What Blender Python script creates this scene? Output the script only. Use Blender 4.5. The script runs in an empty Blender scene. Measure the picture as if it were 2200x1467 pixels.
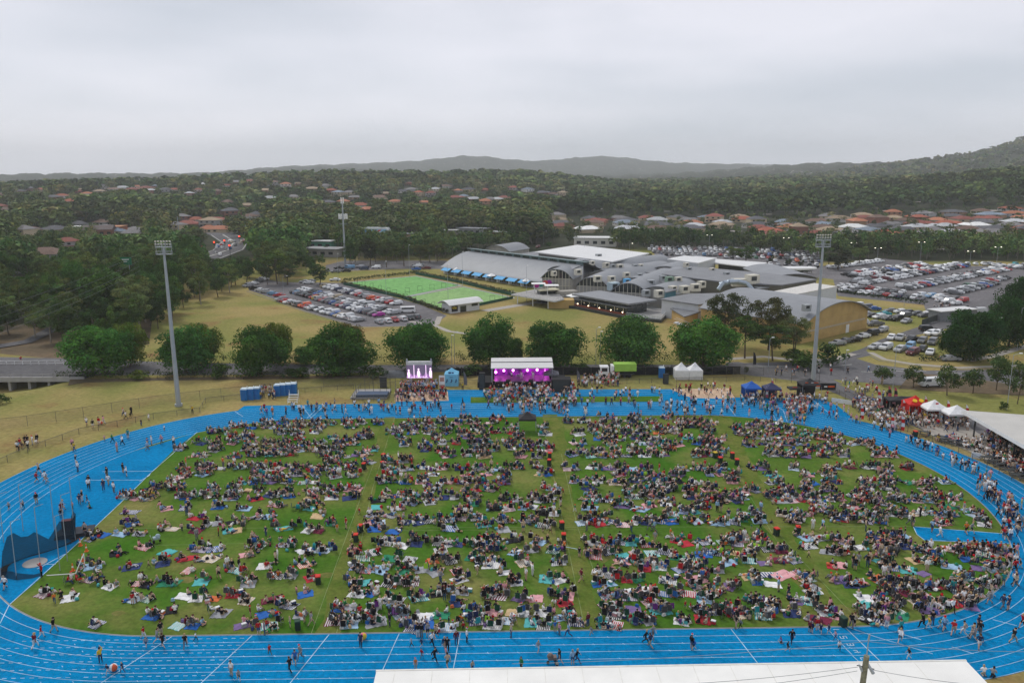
import bpy, math, random
import numpy as np
from mathutils import Vector
R = math.radians
SC = bpy.context.scene
COL = SC.collection
random.seed(7); RNG = np.random.default_rng(7)
# ------------------------------------------------------------------ camera, sky, sun, exposure
CH, FPX, PITCH, ROLL = 46.6, 1730.0, R(12.0), R(.36)
cd = bpy.data.cameras.new('camera'); cam = bpy.data.objects.new('camera', cd); COL.objects.link(cam)
cam.location = (0, 0, CH)
from mathutils import Matrix
cam.rotation_euler = (Matrix.Rotation(R(90)-PITCH, 4, 'X') @ Matrix.Rotation(-ROLL, 4, 'Z')).to_euler()
cd.sensor_width = 36; cd.lens = 36*FPX/2200; cd.clip_start = .5; cd.clip_end = 60000
SC.camera = cam
W = bpy.data.worlds.new('World'); SC.world = W; W.use_nodes = True
nt = W.node_tree; nt.nodes.clear()
N = nt.nodes.new; L = nt.links.new
SUN_EL, SUN_AZ = R(50), R(-35)
sky = N('ShaderNodeTexSky'); sky.sky_type = 'NISHITA'; sky.sun_disc = False; sky.sun_elevation = SUN_EL; sky.sun_rotation = SUN_AZ
skm = N('ShaderNodeVectorMath'); skm.operation = 'SCALE'; skm.inputs['Scale'].default_value = .95
L(sky.outputs[0], skm.inputs[0])
tc = N('ShaderNodeTexCoord'); mp = N('ShaderNodeMapping'); mp.inputs['Scale'].default_value = (1.2, 1.2, 5.5)
mp.inputs['Location'].default_value = (3.1, .4, .35)
L(tc.outputs['Generated'], mp.inputs[0])
nz = N('ShaderNodeTexNoise'); nz.inputs['Scale'].default_value = 1.6; nz.inputs['Detail'].default_value = 5; nz.inputs['Roughness'].default_value = .45
L(mp.outputs[0], nz.inputs['Vector'])
rp = N('ShaderNodeValToRGB'); rp.color_ramp.elements[0].position = .36; rp.color_ramp.elements[1].position = .64
rp.color_ramp.elements[0].color = (4.6, 4.9, 5.5, 1); rp.color_ramp.elements[1].color = (6.6, 6.6, 7.2, 1)
L(nz.outputs[0], rp.inputs[0])
mx = N('ShaderNodeMixRGB'); mx.inputs[0].default_value = .93
L(skm.outputs[0], mx.inputs[1]); L(rp.outputs[0], mx.inputs[2])
bg = N('ShaderNodeBackground'); bg.inputs[1].default_value = .10
sxyz = N('ShaderNodeSeparateXYZ'); L(tc.outputs['Generated'], sxyz.inputs[0]); hr = N('ShaderNodeMapRange'); hr.inputs[1].default_value = .0; hr.inputs[2].default_value = .34; hr.inputs[3].default_value = 1.26; hr.inputs[4].default_value = 1.0; L(sxyz.outputs['Z'], hr.inputs[0])
hs = N('ShaderNodeVectorMath'); hs.operation = 'SCALE'; L(mx.outputs[0], hs.inputs[0]); L(hr.outputs[0], hs.inputs['Scale'])
L(hs.outputs[0], bg.inputs[0]); wo = N('ShaderNodeOutputWorld'); L(bg.outputs[0], wo.inputs[0])
sd = bpy.data.lights.new('sun', 'SUN'); sd.energy = 1.5; sd.angle = R(14); sd.color = (1, .97, .92)
so = bpy.data.objects.new('sun', sd); COL.objects.link(so)
so.rotation_euler = (R(90)-SUN_EL, 0, -SUN_AZ + math.pi)
SC.view_settings.view_transform = 'Standard'; SC.view_settings.look = 'None'; SC.view_settings.exposure = 0.24; SC.view_settings.gamma = 1
SC.view_settings.use_curve_mapping = False
SC.cycles.use_denoising = True
SC.cycles.max_bounces = 6; SC.cycles.volume_bounces = 2; SC.cycles.transparent_max_bounces = 12
SC.cycles.caustics_reflective = False; SC.cycles.caustics_refractive = False
# ------------------------------------------------------------------ photograph <-> place
_c, _s = math.cos(ROLL), math.sin(ROLL); SP, CP = math.sin(PITCH), math.cos(PITCH)
def G(px, py, z=0.0):
    "the place on level z that the photograph (2200 px wide) shows at px, py"
    x = px-1100; y = -(py-733.5); xr = _c*x+_s*y; yr = -_s*x+_c*y
    dy = yr*SP+FPX*CP; dz = yr*CP-FPX*SP; t = (z-CH)/dz
    return (xr*t, dy*t)
def P(x, y, z=0.0):
    Y = y*SP+(z-CH)*CP; D = y*CP-(z-CH)*SP
    if D < 1: return (-9999, -9999)
    X, Y = x/D*FPX, Y/D*FPX
    return (1100+_c*X-_s*Y, 733.5-(_s*X+_c*Y))
def crop(ox, oy, s): return lambda cx, cy: (ox+cx/s, oy+cy/s)
CA = crop(0, 1050, 2.973); CB = crop(730, 1050, 2.973); CC = crop(1460, 1050, 2.973)
def smooth(a, b, t):
    t = np.clip((t-a)/(b-a), 0, 1); return t*t*(3-2*t)
def terr(x, y):
    x = np.asarray(x, float); y = np.asarray(y, float)
    yy = np.maximum(y, 60); az = x/yy*1730+1100; d = np.hypot(x, y); h = 0
    for A, a0, wa, d0, wd in [(30, 760, 360, 1550, 420), (20, 1120, 170, 1750, 330), (17, 150, 420, 1500, 450), (34, 2320, 400, 1350, 380), (8, 1700, 300, 1900, 500),
                              (222, 2400, 215, 3300, 800), (62, 2080, 300, 3100, 800), (55, 1750, 260, 4200, 900),
                              (96, 930, 330, 6600, 1300), (60, 1290, 110, 6900, 900), (45, 1020, 90, 6300, 900), (76, 1500, 420, 7200, 1300), (34, 150, 460, 4500, 700), (40, 620, 200, 5600, 1200), (30, 760, 120, 4300, 800)]:
        h = h + A*np.exp(-((az-a0)/wa)**2)*np.exp(-((d-d0)/wd)**2)
    h = h*smooth(560, 1000, d)
    h = h - 3.0*np.exp(-(((x+124)/19)**2+((y-182)/12)**2)**2)
    return h
def T(x, y): return float(terr(x, y))
# ------------------------------------------------------------------ materials
def srgb(h):
    h = h.lstrip('#'); v = [int(h[i:i+2], 16)/255 for i in (0, 2, 4)]
    return tuple((c/12.92 if c <= .04045 else ((c+.055)/1.055)**2.4) for c in v)
MATS = {}
def base_mat(name, rough=.7, spec=.3):
    m = bpy.data.materials.new(name); m.use_nodes = True; t = m.node_tree
    b = t.nodes['Principled BSDF']; b.inputs['Roughness'].default_value = rough; b.inputs['Specular IOR Level'].default_value = spec
    return m, t, b
def vary(t, src, amt, scale, space='Object', detail=3):
    "multiply a colour socket by noise between 1-amt and 1+amt"
    tc = t.nodes.new('ShaderNodeTexCoord'); n = t.nodes.new('ShaderNodeTexNoise'); n.inputs['Scale'].default_value = scale; n.inputs['Detail'].default_value = detail
    if space == 'World':
        g = t.nodes.new('ShaderNodeNewGeometry'); t.links.new(g.outputs['Position'], n.inputs['Vector'])
    else: t.links.new(tc.outputs[space], n.inputs['Vector'])
    r = t.nodes.new('ShaderNodeMapRange'); r.inputs[1].default_value = .3; r.inputs[2].default_value = .7; r.inputs[3].default_value = 1-amt; r.inputs[4].default_value = 1+amt
    t.links.new(n.outputs[0], r.inputs[0])
    v = t.nodes.new('ShaderNodeVectorMath'); v.operation = 'SCALE'; t.links.new(src, v.inputs[0]); t.links.new(r.outputs[0], v.inputs['Scale'])
    return v.outputs[0]
def mat(name, col, rough=.7, amt=.12, scale=1.5, metal=0, spec=.3, space='World'):
    if name in MATS: return MATS[name]
    m, t, b = base_mat(name, rough, spec)
    if isinstance(col, str): col = srgb(col)
    c = t.nodes.new('ShaderNodeRGB'); c.outputs[0].default_value = (*col, 1)
    t.links.new(vary(t, c.outputs[0], amt, scale, space), b.inputs['Base Color']); b.inputs['Metallic'].default_value = metal
    MATS[name] = m; return m
def mat_obj(name, rough=.85, amt=.12, scale=4, spec=.08, metal=0):
    if name in MATS: return MATS[name]
    m, t, b = base_mat(name, rough, spec); o = t.nodes.new('ShaderNodeObjectInfo')
    t.links.new(vary(t, o.outputs['Color'], amt, scale, 'Object'), b.inputs['Base Color']); b.inputs['Metallic'].default_value = metal
    MATS[name] = m; return m
def mat_attr(name, rough=.9, amt=.12, scale=3, spec=.04):
    if name in MATS: return MATS[name]
    m, t, b = base_mat(name, rough, spec); a = t.nodes.new('ShaderNodeAttribute'); a.attribute_name = 'col'
    t.links.new(vary(t, a.outputs['Color'], amt, scale, 'World'), b.inputs['Base Color'])
    MATS[name] = m; return m
def mat_leaf(name, rough=.75, use_obj=True):
    if name in MATS: return MATS[name]
    m, t, b = base_mat(name, .9, .03); a = t.nodes.new('ShaderNodeAttribute'); a.attribute_name = 'col'
    src = a.outputs['Color']
    if use_obj:
        o = t.nodes.new('ShaderNodeObjectInfo'); mu = t.nodes.new('ShaderNodeVectorMath'); mu.operation = 'MULTIPLY'
        t.links.new(o.outputs['Color'], mu.inputs[0]); t.links.new(src, mu.inputs[1]); src = mu.outputs[0]
    src = vary(t, src, .3, .45, 'World')
    t.links.new(src, b.inputs['Base Color'])
    tr = t.nodes.new('ShaderNodeBsdfTranslucent'); t.links.new(src, tr.inputs[0]); mix = t.nodes.new('ShaderNodeMixShader'); mix.inputs[0].default_value = .25
    out = t.nodes['Material Output']; t.links.new(b.outputs[0], mix.inputs[1]); t.links.new(tr.outputs[0], mix.inputs[2]); t.links.new(mix.outputs[0], out.inputs[0])
    MATS[name] = m; return m
def mat_emit(name, col, s):
    if name in MATS: return MATS[name]
    m, t, b = base_mat(name)
    b.inputs['Base Color'].default_value = (*col, 1); b.inputs['Emission Color'].default_value = (*col, 1); b.inputs['Emission Strength'].default_value = s
    MATS[name] = m; return m
def mat_two(name, ca, cb, s1, s2, lo=.4, hi=.6, rough=.9, third=None, stripes=None):
    "two (or three) colours mixed by world-space noise"
    if name in MATS: return MATS[name]
    m, t, b = base_mat(name, .97, .02); g = t.nodes.new('ShaderNodeNewGeometry')
    def nz(s, d=4, rough=.55):
        n = t.nodes.new('ShaderNodeTexNoise'); n.inputs['Scale'].default_value = s; n.inputs['Detail'].default_value = d; n.inputs['Roughness'].default_value = rough
        t.links.new(g.outputs['Position'], n.inputs['Vector']); return n.outputs[0]
    def mr(src, a, c, lo_=0, hi_=1):
        r = t.nodes.new('ShaderNodeMapRange'); r.inputs[1].default_value = a; r.inputs[2].default_value = c; r.inputs[3].default_value = lo_; r.inputs[4].default_value = hi_
        t.links.new(src, r.inputs[0]); return r.outputs[0]
    def mixc(f, a, c):
        x = t.nodes.new('ShaderNodeMixRGB'); t.links.new(f, x.inputs[0])
        for k, v in ((1, a), (2, c)):
            if isinstance(v, tuple): x.inputs[k].default_value = (*v, 1)
            else: t.links.new(v, x.inputs[k])
        return x.outputs[0]
    c = mixc(mr(nz(s1), lo, hi), ca, cb)
    if third: c = mixc(mr(nz(third[1], 5), third[2], third[3]), c, third[0])
    if stripes:
        sx = t.nodes.new('ShaderNodeSeparateXYZ'); t.links.new(g.outputs['Position'], sx.inputs[0])
        ma = t.nodes.new('ShaderNodeMath'); ma.operation = 'SINE'; mm = t.nodes.new('ShaderNodeMath'); mm.operation = 'MULTIPLY'; mm.inputs[1].default_value = stripes[0]
        t.links.new(sx.outputs['Y'], mm.inputs[0]); t.links.new(mm.outputs[0], ma.inputs[0])
        r = mr(ma.outputs[0], -.4, .4, 1-stripes[1], 1+stripes[1]); v = t.nodes.new('ShaderNodeVectorMath'); v.operation = 'SCALE'; t.links.new(c, v.inputs[0]); t.links.new(r, v.inputs['Scale']); c = v.outputs[0]
    v = t.nodes.new('ShaderNodeVectorMath'); v.operation = 'SCALE'; t.links.new(c, v.inputs[0]); t.links.new(mr(nz(s2, 6, .7), .3, .7, .72, 1.28), v.inputs['Scale'])
    t.links.new(v.outputs[0], b.inputs['Base Color'])
    MATS[name] = m; return m
# ------------------------------------------------------------------ mesh building
class MB:
    def __init__(s): s.v = []; s.f = []; s.m = []
    def add(s, vs, fs, m=0):
        o = len(s.v); s.v += [tuple(p) for p in vs]; s.f += [tuple(i+o for i in f) for f in fs]; s.m += [m]*len(fs); return s
    def box(s, c, d, rz=0, m=0, tilt=0, top=1.0):
        hx, hy, hz = d[0]/2, d[1]/2, d[2]/2; vs = []
        for z, k in ((-hz, 1), (hz, top)):
            for x, y in ((-hx, -hy), (hx, -hy), (hx, hy), (-hx, hy)):
                x, y, zz = x*k, y*k, z
                if tilt: y, zz = y*math.cos(tilt)-zz*math.sin(tilt), y*math.sin(tilt)+zz*math.cos(tilt)
                vs.append((c[0]+x*math.cos(rz)-y*math.sin(rz), c[1]+x*math.sin(rz)+y*math.cos(rz), c[2]+zz))
        return s.add(vs, [(3, 2, 1, 0), (4, 5, 6, 7), (0, 1, 5, 4), (1, 2, 6, 5), (2, 3, 7, 6), (3, 0, 4, 7)], m)
    def rod(s, a, b, r0, r1=None, n=6, m=0):
        a, b = Vector(a), Vector(b); r1 = r0 if r1 is None else r1; d = (b-a)
        if d.length < 1e-6: return s
        d.normalize(); u = d.orthogonal().normalized(); w = d.cross(u); vs = []
        for p, r in ((a, r0), (b, r1)):
            for i in range(n):
                t = 2*math.pi*i/n; vs.append(p+u*(r*math.cos(t))+w*(r*math.sin(t)))
        return s.add(vs, [(i, (i+1) % n, n+(i+1) % n, n+i) for i in range(n)]+[tuple(range(n))[::-1], tuple(range(n, 2*n))], m)
    def path(s, pts, r, n=5, m=0):
        for a, b in zip(pts, pts[1:]): s.rod(a, b, r, r, n, m)
        return s
    def prism(s, poly, z0, z1, m=0, mtop=None):
        n = len(poly); A = sum(poly[i][0]*poly[(i+1) % n][1]-poly[(i+1) % n][0]*poly[i][1] for i in range(n))
        if A < 0: poly = poly[::-1]
        f0 = (lambda q: z0) if not callable(z0) else z0; f1 = (lambda q: z1) if not callable(z1) else z1
        o = len(s.v); s.v += [(p[0], p[1], f0(p)) for p in poly]+[(p[0], p[1], f1(p)) for p in poly]
        for i in range(n): s.f.append((o+i, o+(i+1) % n, o+n+(i+1) % n, o+n+i)); s.m.append(m)
        s.f.append(tuple(range(o+n, o+2*n))); s.m.append(m if mtop is None else mtop)
        s.f.append(tuple(range(o, o+n))[::-1]); s.m.append(m); return s
    def sheet(s, poly, z, m=0):
        n = len(poly); A = sum(poly[i][0]*poly[(i+1) % n][1]-poly[(i+1) % n][0]*poly[i][1] for i in range(n))
        if A < 0: poly = poly[::-1]
        return s.add([(p[0], p[1], z) for p in poly], [tuple(range(n))], m)
    def ball(s, c, r, n=8, k=5, m=0, sq=(1, 1, 1)):
        vs = [(c[0], c[1], c[2]-r*sq[2])]
        for j in range(1, k):
            ph = -math.pi/2+math.pi*j/k
            for i in range(n):
                t = 2*math.pi*i/n; vs.append((c[0]+r*sq[0]*math.cos(ph)*math.cos(t), c[1]+r*sq[1]*math.cos(ph)*math.sin(t), c[2]+r*sq[2]*math.sin(ph)))
        vs.append((c[0], c[1], c[2]+r*sq[2])); f = [(0, 1+(i+1) % n, 1+i) for i in range(n)]
        for j in range(k-2):
            for i in range(n): a = 1+j*n; f.append((a+i, a+(i+1) % n, a+n+(i+1) % n, a+n+i))
        e = len(vs)-1; a = 1+(k-2)*n; f += [(a+i, a+(i+1) % n, e) for i in range(n)]
        return s.add(vs, f, m)
    def mesh(s, name, mats):
        me = bpy.data.meshes.new(name); me.from_pydata(s.v, [], s.f)
        for x in mats: me.materials.append(x)
        me.polygons.foreach_set('material_index', s.m); me.update(); return me
    def build(s, name, mats, parent=None, loc=None, rz=0, color=None):
        if not isinstance(mats, (list, tuple)): mats = [mats]
        o = bpy.data.objects.new(name, s.mesh(name, mats)); COL.objects.link(o)
        if parent: o.parent = parent
        if loc: o.location = loc; o.rotation_euler = (0, 0, rz)
        if color: o.color = (*color, 1)
        return o
    def tpl(s): return Tpl(np.array(s.v), s.f, np.array(s.m))
class Tpl:
    def __init__(s, V, F, part, tint=None):
        s.V = np.asarray(V, float); s.part = np.asarray(part, int); s.tint = tint
        s.sz = np.array([len(f) for f in F]); s.idx = np.concatenate([np.array(f) for f in F]) if len(F) else np.zeros(0, int)
def stuff_mesh(name, items, mt, bare=False):
    "items: (tpl, x, y, z, rz, scale(3 or 1), colours per part) -> one mesh with a colour per face"
    VV, II, SS, CC_ = [], [], [], []; off = 0
    for tp, x, y, z, rz, sc, cols in items:
        c, s = math.cos(rz), math.sin(rz); V = tp.V*np.asarray(sc)
        VV.append(np.stack([V[:, 0]*c-V[:, 1]*s+x, V[:, 0]*s+V[:, 1]*c+y, V[:, 2]+z], 1)); II.append(tp.idx+off); SS.append(tp.sz); off += len(V)
        cc = np.asarray(cols, float)[tp.part]
        if tp.tint is not None: cc = cc*tp.tint
        CC_.append(cc)
    V = np.concatenate(VV); I = np.concatenate(II); S = np.concatenate(SS); C = np.concatenate(CC_)
    me = bpy.data.meshes.new(name); me.vertices.add(len(V)); me.vertices.foreach_set('co', V.ravel().astype(np.float32))
    me.loops.add(len(I)); me.loops.foreach_set('vertex_index', I.astype(np.int32)); me.polygons.add(len(S))
    me.polygons.foreach_set('loop_start', np.concatenate([[0], np.cumsum(S)[:-1]]).astype(np.int32))
    at = me.attributes.new('col', 'FLOAT_COLOR', 'FACE'); at.data.foreach_set('color', np.concatenate([C, np.ones((len(C), 1))], 1).ravel().astype(np.float32))
    me.materials.append(mt); me.update(calc_edges=True)
    if bare: return me
    o = bpy.data.objects.new(name, me); COL.objects.link(o); return o
# ------------------------------------------------------------------ tags
REG = []
def tag(o, label, cat, group=None, at=None):
    o['label'] = label; o['category'] = cat
    if group: o['group'] = group
    p = at or tuple(o.location); REG.append((o, label, p)); return o
def kind(o, k, label=None):
    o['kind'] = k
    if label: o['label'] = label
    return o
def empty(name, loc=(0, 0, 0), rz=0):
    o = bpy.data.objects.new(name, None); COL.objects.link(o); o.location = loc; o.rotation_euler = (0, 0, rz); o.empty_display_size = .3; return o
def copy_tree(o, parent=None):
    c = o.copy(); COL.objects.link(c)
    if parent: c.parent = parent
    for ch in KIDS(o): copy_tree(ch, c)
    return c
def KIDS(o): return list(o.children)
ORD = 'first second third fourth fifth sixth seventh eighth ninth tenth eleventh twelfth thirteenth fourteenth fifteenth sixteenth seventeenth eighteenth nineteenth twentieth'.split()
def ordn(i):
    if i < 20: return ORD[i]
    t = ['twenty', 'thirty', 'forty', 'fifty', 'sixty', 'seventy'][(i+1)//10-2]; u = (i+1) % 10
    return t+('-'+ORD[u-1] if u else 'th')
def finish_labels():
    d = {}
    for o, l, p in REG: d.setdefault(l, []).append((P(*p)[0], o))
    for l, a in d.items():
        if len(a) < 2:
            w = l.split()
            for dr in ('picnic', 'the', 'folding', 'the', 'of', 'in'):
                if len(w) > 16 and dr in w: w.remove(dr)
            a[0][1]['label'] = ' '.join(w[:16]); continue
        a.sort(key=lambda t: t[0]); n = len(a)
        for i, (_, o) in enumerate(a):
            w = l.split()
            for dr in ('picnic', 'the', 'tree', 'folding', 'medium', 'near', 'the', 'of', 'single-storey', 'in'):
                if len(w) <= 13: break
                if dr in w: w.remove(dr)
            o['label'] = ' '.join(w[:13])+', '+('leftmost' if i == 0 else 'rightmost' if i == n-1 else ordn(i)+' from left')
def pick(a, w=None): return random.choices(a, w)[0] if w else random.choice(a)
U = random.uniform
# ------------------------------------------------------------------ the setting
M_ground = mat_two('dry_grass', (.32, .25, .10), (.20, .205, .06), .03, 1.1, .38, .60, third=((.24, .15, .065), .07, .56, .72))
M_forestfloor = mat_two('forest_floor', (.035, .042, .02), (.06, .06, .035), .01, .08, third=((.02, .03, .014), .035, .5, .6))
def terrain():
    az = np.concatenate([np.arange(-80, -40, 1.0), np.arange(-40, 40, .16), np.arange(40, 80.1, 1.0)])
    rr = 60*np.exp(np.arange(0, 500)*.0119); rr = np.concatenate([[0.5, 20, 40], rr[rr < 9300]])
    A, Rr = np.meshgrid(np.radians(az), rr); X = Rr*np.sin(A); Y = Rr*np.cos(A)-110
    Z = terr(X, Y)
    d = np.hypot(X, Y)
    rng = np.random.default_rng(3)
    far = smooth(2300, 2700, d)
    Z = Z+far*(8+rng.uniform(-4.5, 4.5, Z.shape)+3*np.sin(A*190)+2.5*np.sin(A*430+d*.01))*np.where(d < 12000, 1, .3)
    nr, nc = Z.shape; V = np.stack([X, Y, Z], 2).reshape(-1, 3)
    i = np.arange(nr-1)[:, None]*nc+np.arange(nc-1)[None]; F = np.stack([i, i+1, i+nc+1, i+nc], 2).reshape(-1, 4)[:, ::-1]
    me = bpy.data.meshes.new('ground'); me.from_pydata(V.tolist(), [], F.tolist()); me.update()
    # 0 = grass near the grounds, 1 = wooded country
    wood = np.maximum(smooth(455, 500, Y.ravel()), smooth(-125, -150, X.ravel()*1.0)*smooth(215, 260, Y.ravel()))
    wood = np.maximum(wood, smooth(400, 470, Y.ravel())*(X.ravel() < 60))
    wood = np.maximum(wood, smooth(398, 415, Y.ravel())*smooth(105, 120, X.ravel()))
    at = me.attributes.new('wood', 'FLOAT', 'POINT'); at.data.foreach_set('value', wood.astype(np.float32))
    m = M_ground.copy(); m.name = 'ground_cover'; t = m.node_tree
    b = t.nodes['Principled BSDF']; src = b.inputs['Base Color'].links[0].from_socket
    a = t.nodes.new('ShaderNodeAttribute'); a.attribute_name = 'wood'
    g = t.nodes.new('ShaderNodeNewGeometry'); n = t.nodes.new('ShaderNodeTexNoise'); n.inputs['Scale'].default_value = .012; n.inputs['Detail'].default_value = 8; n.inputs['Roughness'].default_value = .75
    t.links.new(g.outputs['Position'], n.inputs['Vector'])
    rr_ = t.nodes.new('ShaderNodeValToRGB'); rr_.color_ramp.elements[0].position = .36; rr_.color_ramp.elements[1].position = .66
    rr_.color_ramp.elements[0].color = (.012, .02, .009, 1); rr_.color_ramp.elements[1].color = (.075, .078, .05, 1); t.links.new(n.outputs[0], rr_.inputs[0])
    # scattered pale roofs and clearings in the far suburbs
    vo = t.nodes.new('ShaderNodeTexVoronoi'); vo.inputs['Scale'].default_value = .02; t.links.new(g.outputs['Position'], vo.inputs['Vector'])
    lt = t.nodes.new('ShaderNodeMath'); lt.operation = 'LESS_THAN'; lt.inputs[1].default_value = .13; t.links.new(vo.outputs['Distance'], lt.inputs[0])
    n2 = t.nodes.new('ShaderNodeTexNoise'); n2.inputs['Scale'].default_value = .0012; t.links.new(g.outputs['Position'], n2.inputs['Vector'])
    gt = t.nodes.new('ShaderNodeMath'); gt.operation = 'GREATER_THAN'; gt.inputs[1].default_value = .5; t.links.new(n2.outputs[0], gt.inputs[0])
    mu = t.nodes.new('ShaderNodeMath'); mu.operation = 'MULTIPLY'; t.links.new(lt.outputs[0], mu.inputs[0]); t.links.new(gt.outputs[0], mu.inputs[1])
    mh = t.nodes.new('ShaderNodeMixRGB'); t.links.new(mu.outputs[0], mh.inputs[0]); t.links.new(rr_.outputs[0], mh.inputs[1]); mh.inputs[2].default_value = (.42, .38, .36, 1)
    x = t.nodes.new('ShaderNodeMixRGB'); t.links.new(a.outputs['Fac'], x.inputs[0]); t.links.new(src, x.inputs[1]); t.links.new(mh.outputs[0], x.inputs[2]); t.links.new(x.outputs[0], b.inputs['Base Color'])
    me.materials.append(m); me.polygons.foreach_set('use_smooth', [True]*len(me.polygons))
    o = bpy.data.objects.new('ground', me); COL.objects.link(o); kind(o, 'structure', 'dry grass ground running out into wooded hills')
terrain()
def struct(name, mb, m, label=None): return kind(mb.build(name, m), 'structure', label)
def pxs(l, z=0): return [G(a, b, z) for a, b in l]
# --- the running track: a compound curve, small bends into a wide one
YAW, U1, U0, RA, RB, HALF = .0132, 34.7, -37.2, 30.5, 44.0, 36.95
CY0 = 75.17+HALF
ANG = math.acos((HALF-RA)/(RB-RA))
LANE = 1.235
def kerb(off=0.0, n=28):
    "closed outline off metres outside the inner kerb"
    pts = []; r1, r2 = RA+off, RB+off; H0 = HALF
    def arc(cx, cy, r, a0, a1, k):
        for i in range(k): a = a0+(a1-a0)*i/(k-1); pts.append((cx+r*math.cos(a), cy+r*math.sin(a)))
    def side(sg, ux):
        c1 = (ux, -(H0-RA)); cx2 = ux+sg*(RA-RB)*math.sin(ANG)
        seq = [(ux, -(H0-RA), r1, -90, -90+math.degrees(ANG)), (cx2, 0, r2, -90+math.degrees(ANG), 90-math.degrees(ANG)), (ux, H0-RA, r1, 90-math.degrees(ANG), 90)]
        out = []
        for cx, cy, r, a0, a1 in seq:
            for i in range(n):
                a = R(a0+(a1-a0)*i/(n-1)); out.append((cx+sg*r*math.cos(a), cy+r*math.sin(a)))
        return out
    rt = side(1, U1); lf = side(-1, U0); pts = rt+lf[::-1]
    cc, ss = math.cos(YAW), math.sin(YAW)
    return [(x*cc-y*ss, CY0+x*ss+y*cc) for x, y in pts]
def TF(u, v):
    "track frame: u along the straights, v metres out from the near inner kerb"
    y = -HALF-v; cc, ss = math.cos(YAW), math.sin(YAW); return (u*cc-y*ss, CY0+u*ss+y*cc)
M_track = mat_two('blue_track', (.0, .205, .45), (.0, .175, .39), .12, 2.2, third=((.0, .135, .30), .22, .55, .9), rough=.95)
M_dark = mat_two('blue_d_area', (.003, .115, .34), (.002, .095, .30), .15, 2.2, rough=.75)
M_line = mat('track_paint', (.42, .56, .66), .7, .35, .6)
M_turf = mat_two('infield_turf', (.048, .135, .012), (.088, .155, .022), .06, 1.6, .4, .62, third=((.20, .19, .06), .08, .47, .70), stripes=(.55, .05))
M_worn = mat_two('worn_turf', (.12, .14, .035), (.20, .18, .06), .5, 1.8, .35, .65)
M_conc = mat('grey_kerb', (.26, .25, .24), .8)
M_asph = mat_two('asphalt', (.16, .155, .16), (.12, .118, .122), .05, 1.0, third=((.2, .19, .185), .2, .55, .8))
M_asph2 = mat_two('car_park_asphalt', (.185, .175, .18), (.14, .135, .14), .06, .9, third=((.23, .215, .21), .25, .55, .8))
M_sand = mat_two('sand', (.58, .42, .30), (.50, .36, .25), .3, 2.0)
M_path = mat('path_concrete', (.36, .33, .29), .85)
M_dirt = mat_two('bare_dirt', (.17, .125, .08), (.11, .09, .06), .08, 1.0)
outer, inner = kerb(8*LANE+.1), kerb(0)
b = MB(); b.add([(p[0], p[1], .02) for p in inner]+[(p[0], p[1], .02) for p in outer], [(i, len(inner)+i, len(inner)+(i+1) % len(inner), (i+1) % len(inner)) for i in range(len(inner))])
struct('running_track', b, M_track, 'blue athletics track round the field')
b = MB(); b.sheet(kerb(-.02), .012); struct('infield', b, M_turf, 'green infield grass inside the blue track')
b = MB()
for side_ in (pxs([(505, 886), (525, 872), (850, 867), (850, 838), (1460, 836), (1475, 852), (1765, 857), (1800, 872), (1835, 900), (1700, 905), (1450, 880), (900, 880)]),):
    b.sheet(side_, .026)
struct('back_track', b, M_track, 'extra blue lanes in front of the stage')
b = MB(); b.sheet(pxs([(1011, 853), (1418, 851), (1418, 863), (1011, 866)]), .034); struct('grass_strip', b, M_turf)
b = MB(); b.sheet(pxs([(848, 842), (962, 841), (964, 861), (848, 863)]), .036); b.sheet(pxs([(1440, 836), (1566, 834), (1578, 854), (1560, 857), (1490, 855), (1470, 850)]), .036); struct('sand_pits', b, M_sand)
DLEFT = [(-8, 1340), (20, 1299), (75, 1252), (158, 1175), (256, 1083), (327, 1013.6), (375, 965), (424, 928), (330, 957), (235, 983), (190, 1008), (136, 1031), (104, 1052), (35, 1110), (-60, 1180), (-60, 1320)]
b = MB(); b.sheet(pxs(DLEFT), .024); struct('throwing_area', b, M_track, 'blue throwing area inside the left bend')
b = MB(); b.sheet(pxs([(1962, 1131), (2155, 1146), (2172, 1168), (1988, 1161), (1972, 1150)]), .024); struct('jump_area', b, M_track)
# worn walkways and field markings on the grass
AIS = [((836, 896), (705, 1362)), ((1184, 890), (1262, 1350)), ((1545, 893), (1785, 1345))]
b = MB()
for (a, c), w in zip(AIS, (2.6, 3.4, 3.6)):
    A, B_ = Vector(G(*a)), Vector(G(*c)); d = (B_-A).normalized(); n = Vector((-d.y, d.x)); k = 26; L1, R1 = [], []
    for i in range(k+1):
        p = A.lerp(B_, i/k); L1.append(p+n*(w*.5*U(.6, 1.3))); R1.append(p-n*(w*.5*U(.6, 1.3)))
    b.add([(p.x, p.y, .022) for p in L1+R1], [(i, i+1, k+2+i, k+1+i) for i in range(k)][::1])
struct('worn_walkways', b, mat_two('walkway_turf', (.085, .135, .020), (.15, .165, .04), .3, 1.8, .35, .65))
def blob(cx, cy, rx, ry, z, n=18, j=.25):
    x0, y0 = G(cx, cy); return [(x0+rx*math.cos(t)*U(1-j, 1+j), y0+ry*math.sin(t)*U(1-j, 1+j)) for t in [2*math.pi*i/n for i in range(n)]]
b = MB()
for a in ((1815, 1322, 2.6, 1.9), (395, 1246, 1.2, .8), (255, 1317, .8, .5), (1290, 1195, 1.2, 1.5), (700, 1235, .9, .7), (560, 958, 3.5, 2.2)): b.sheet(blob(*a, 0), .0205)
struct('bare_patches', b, M_worn)
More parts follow.
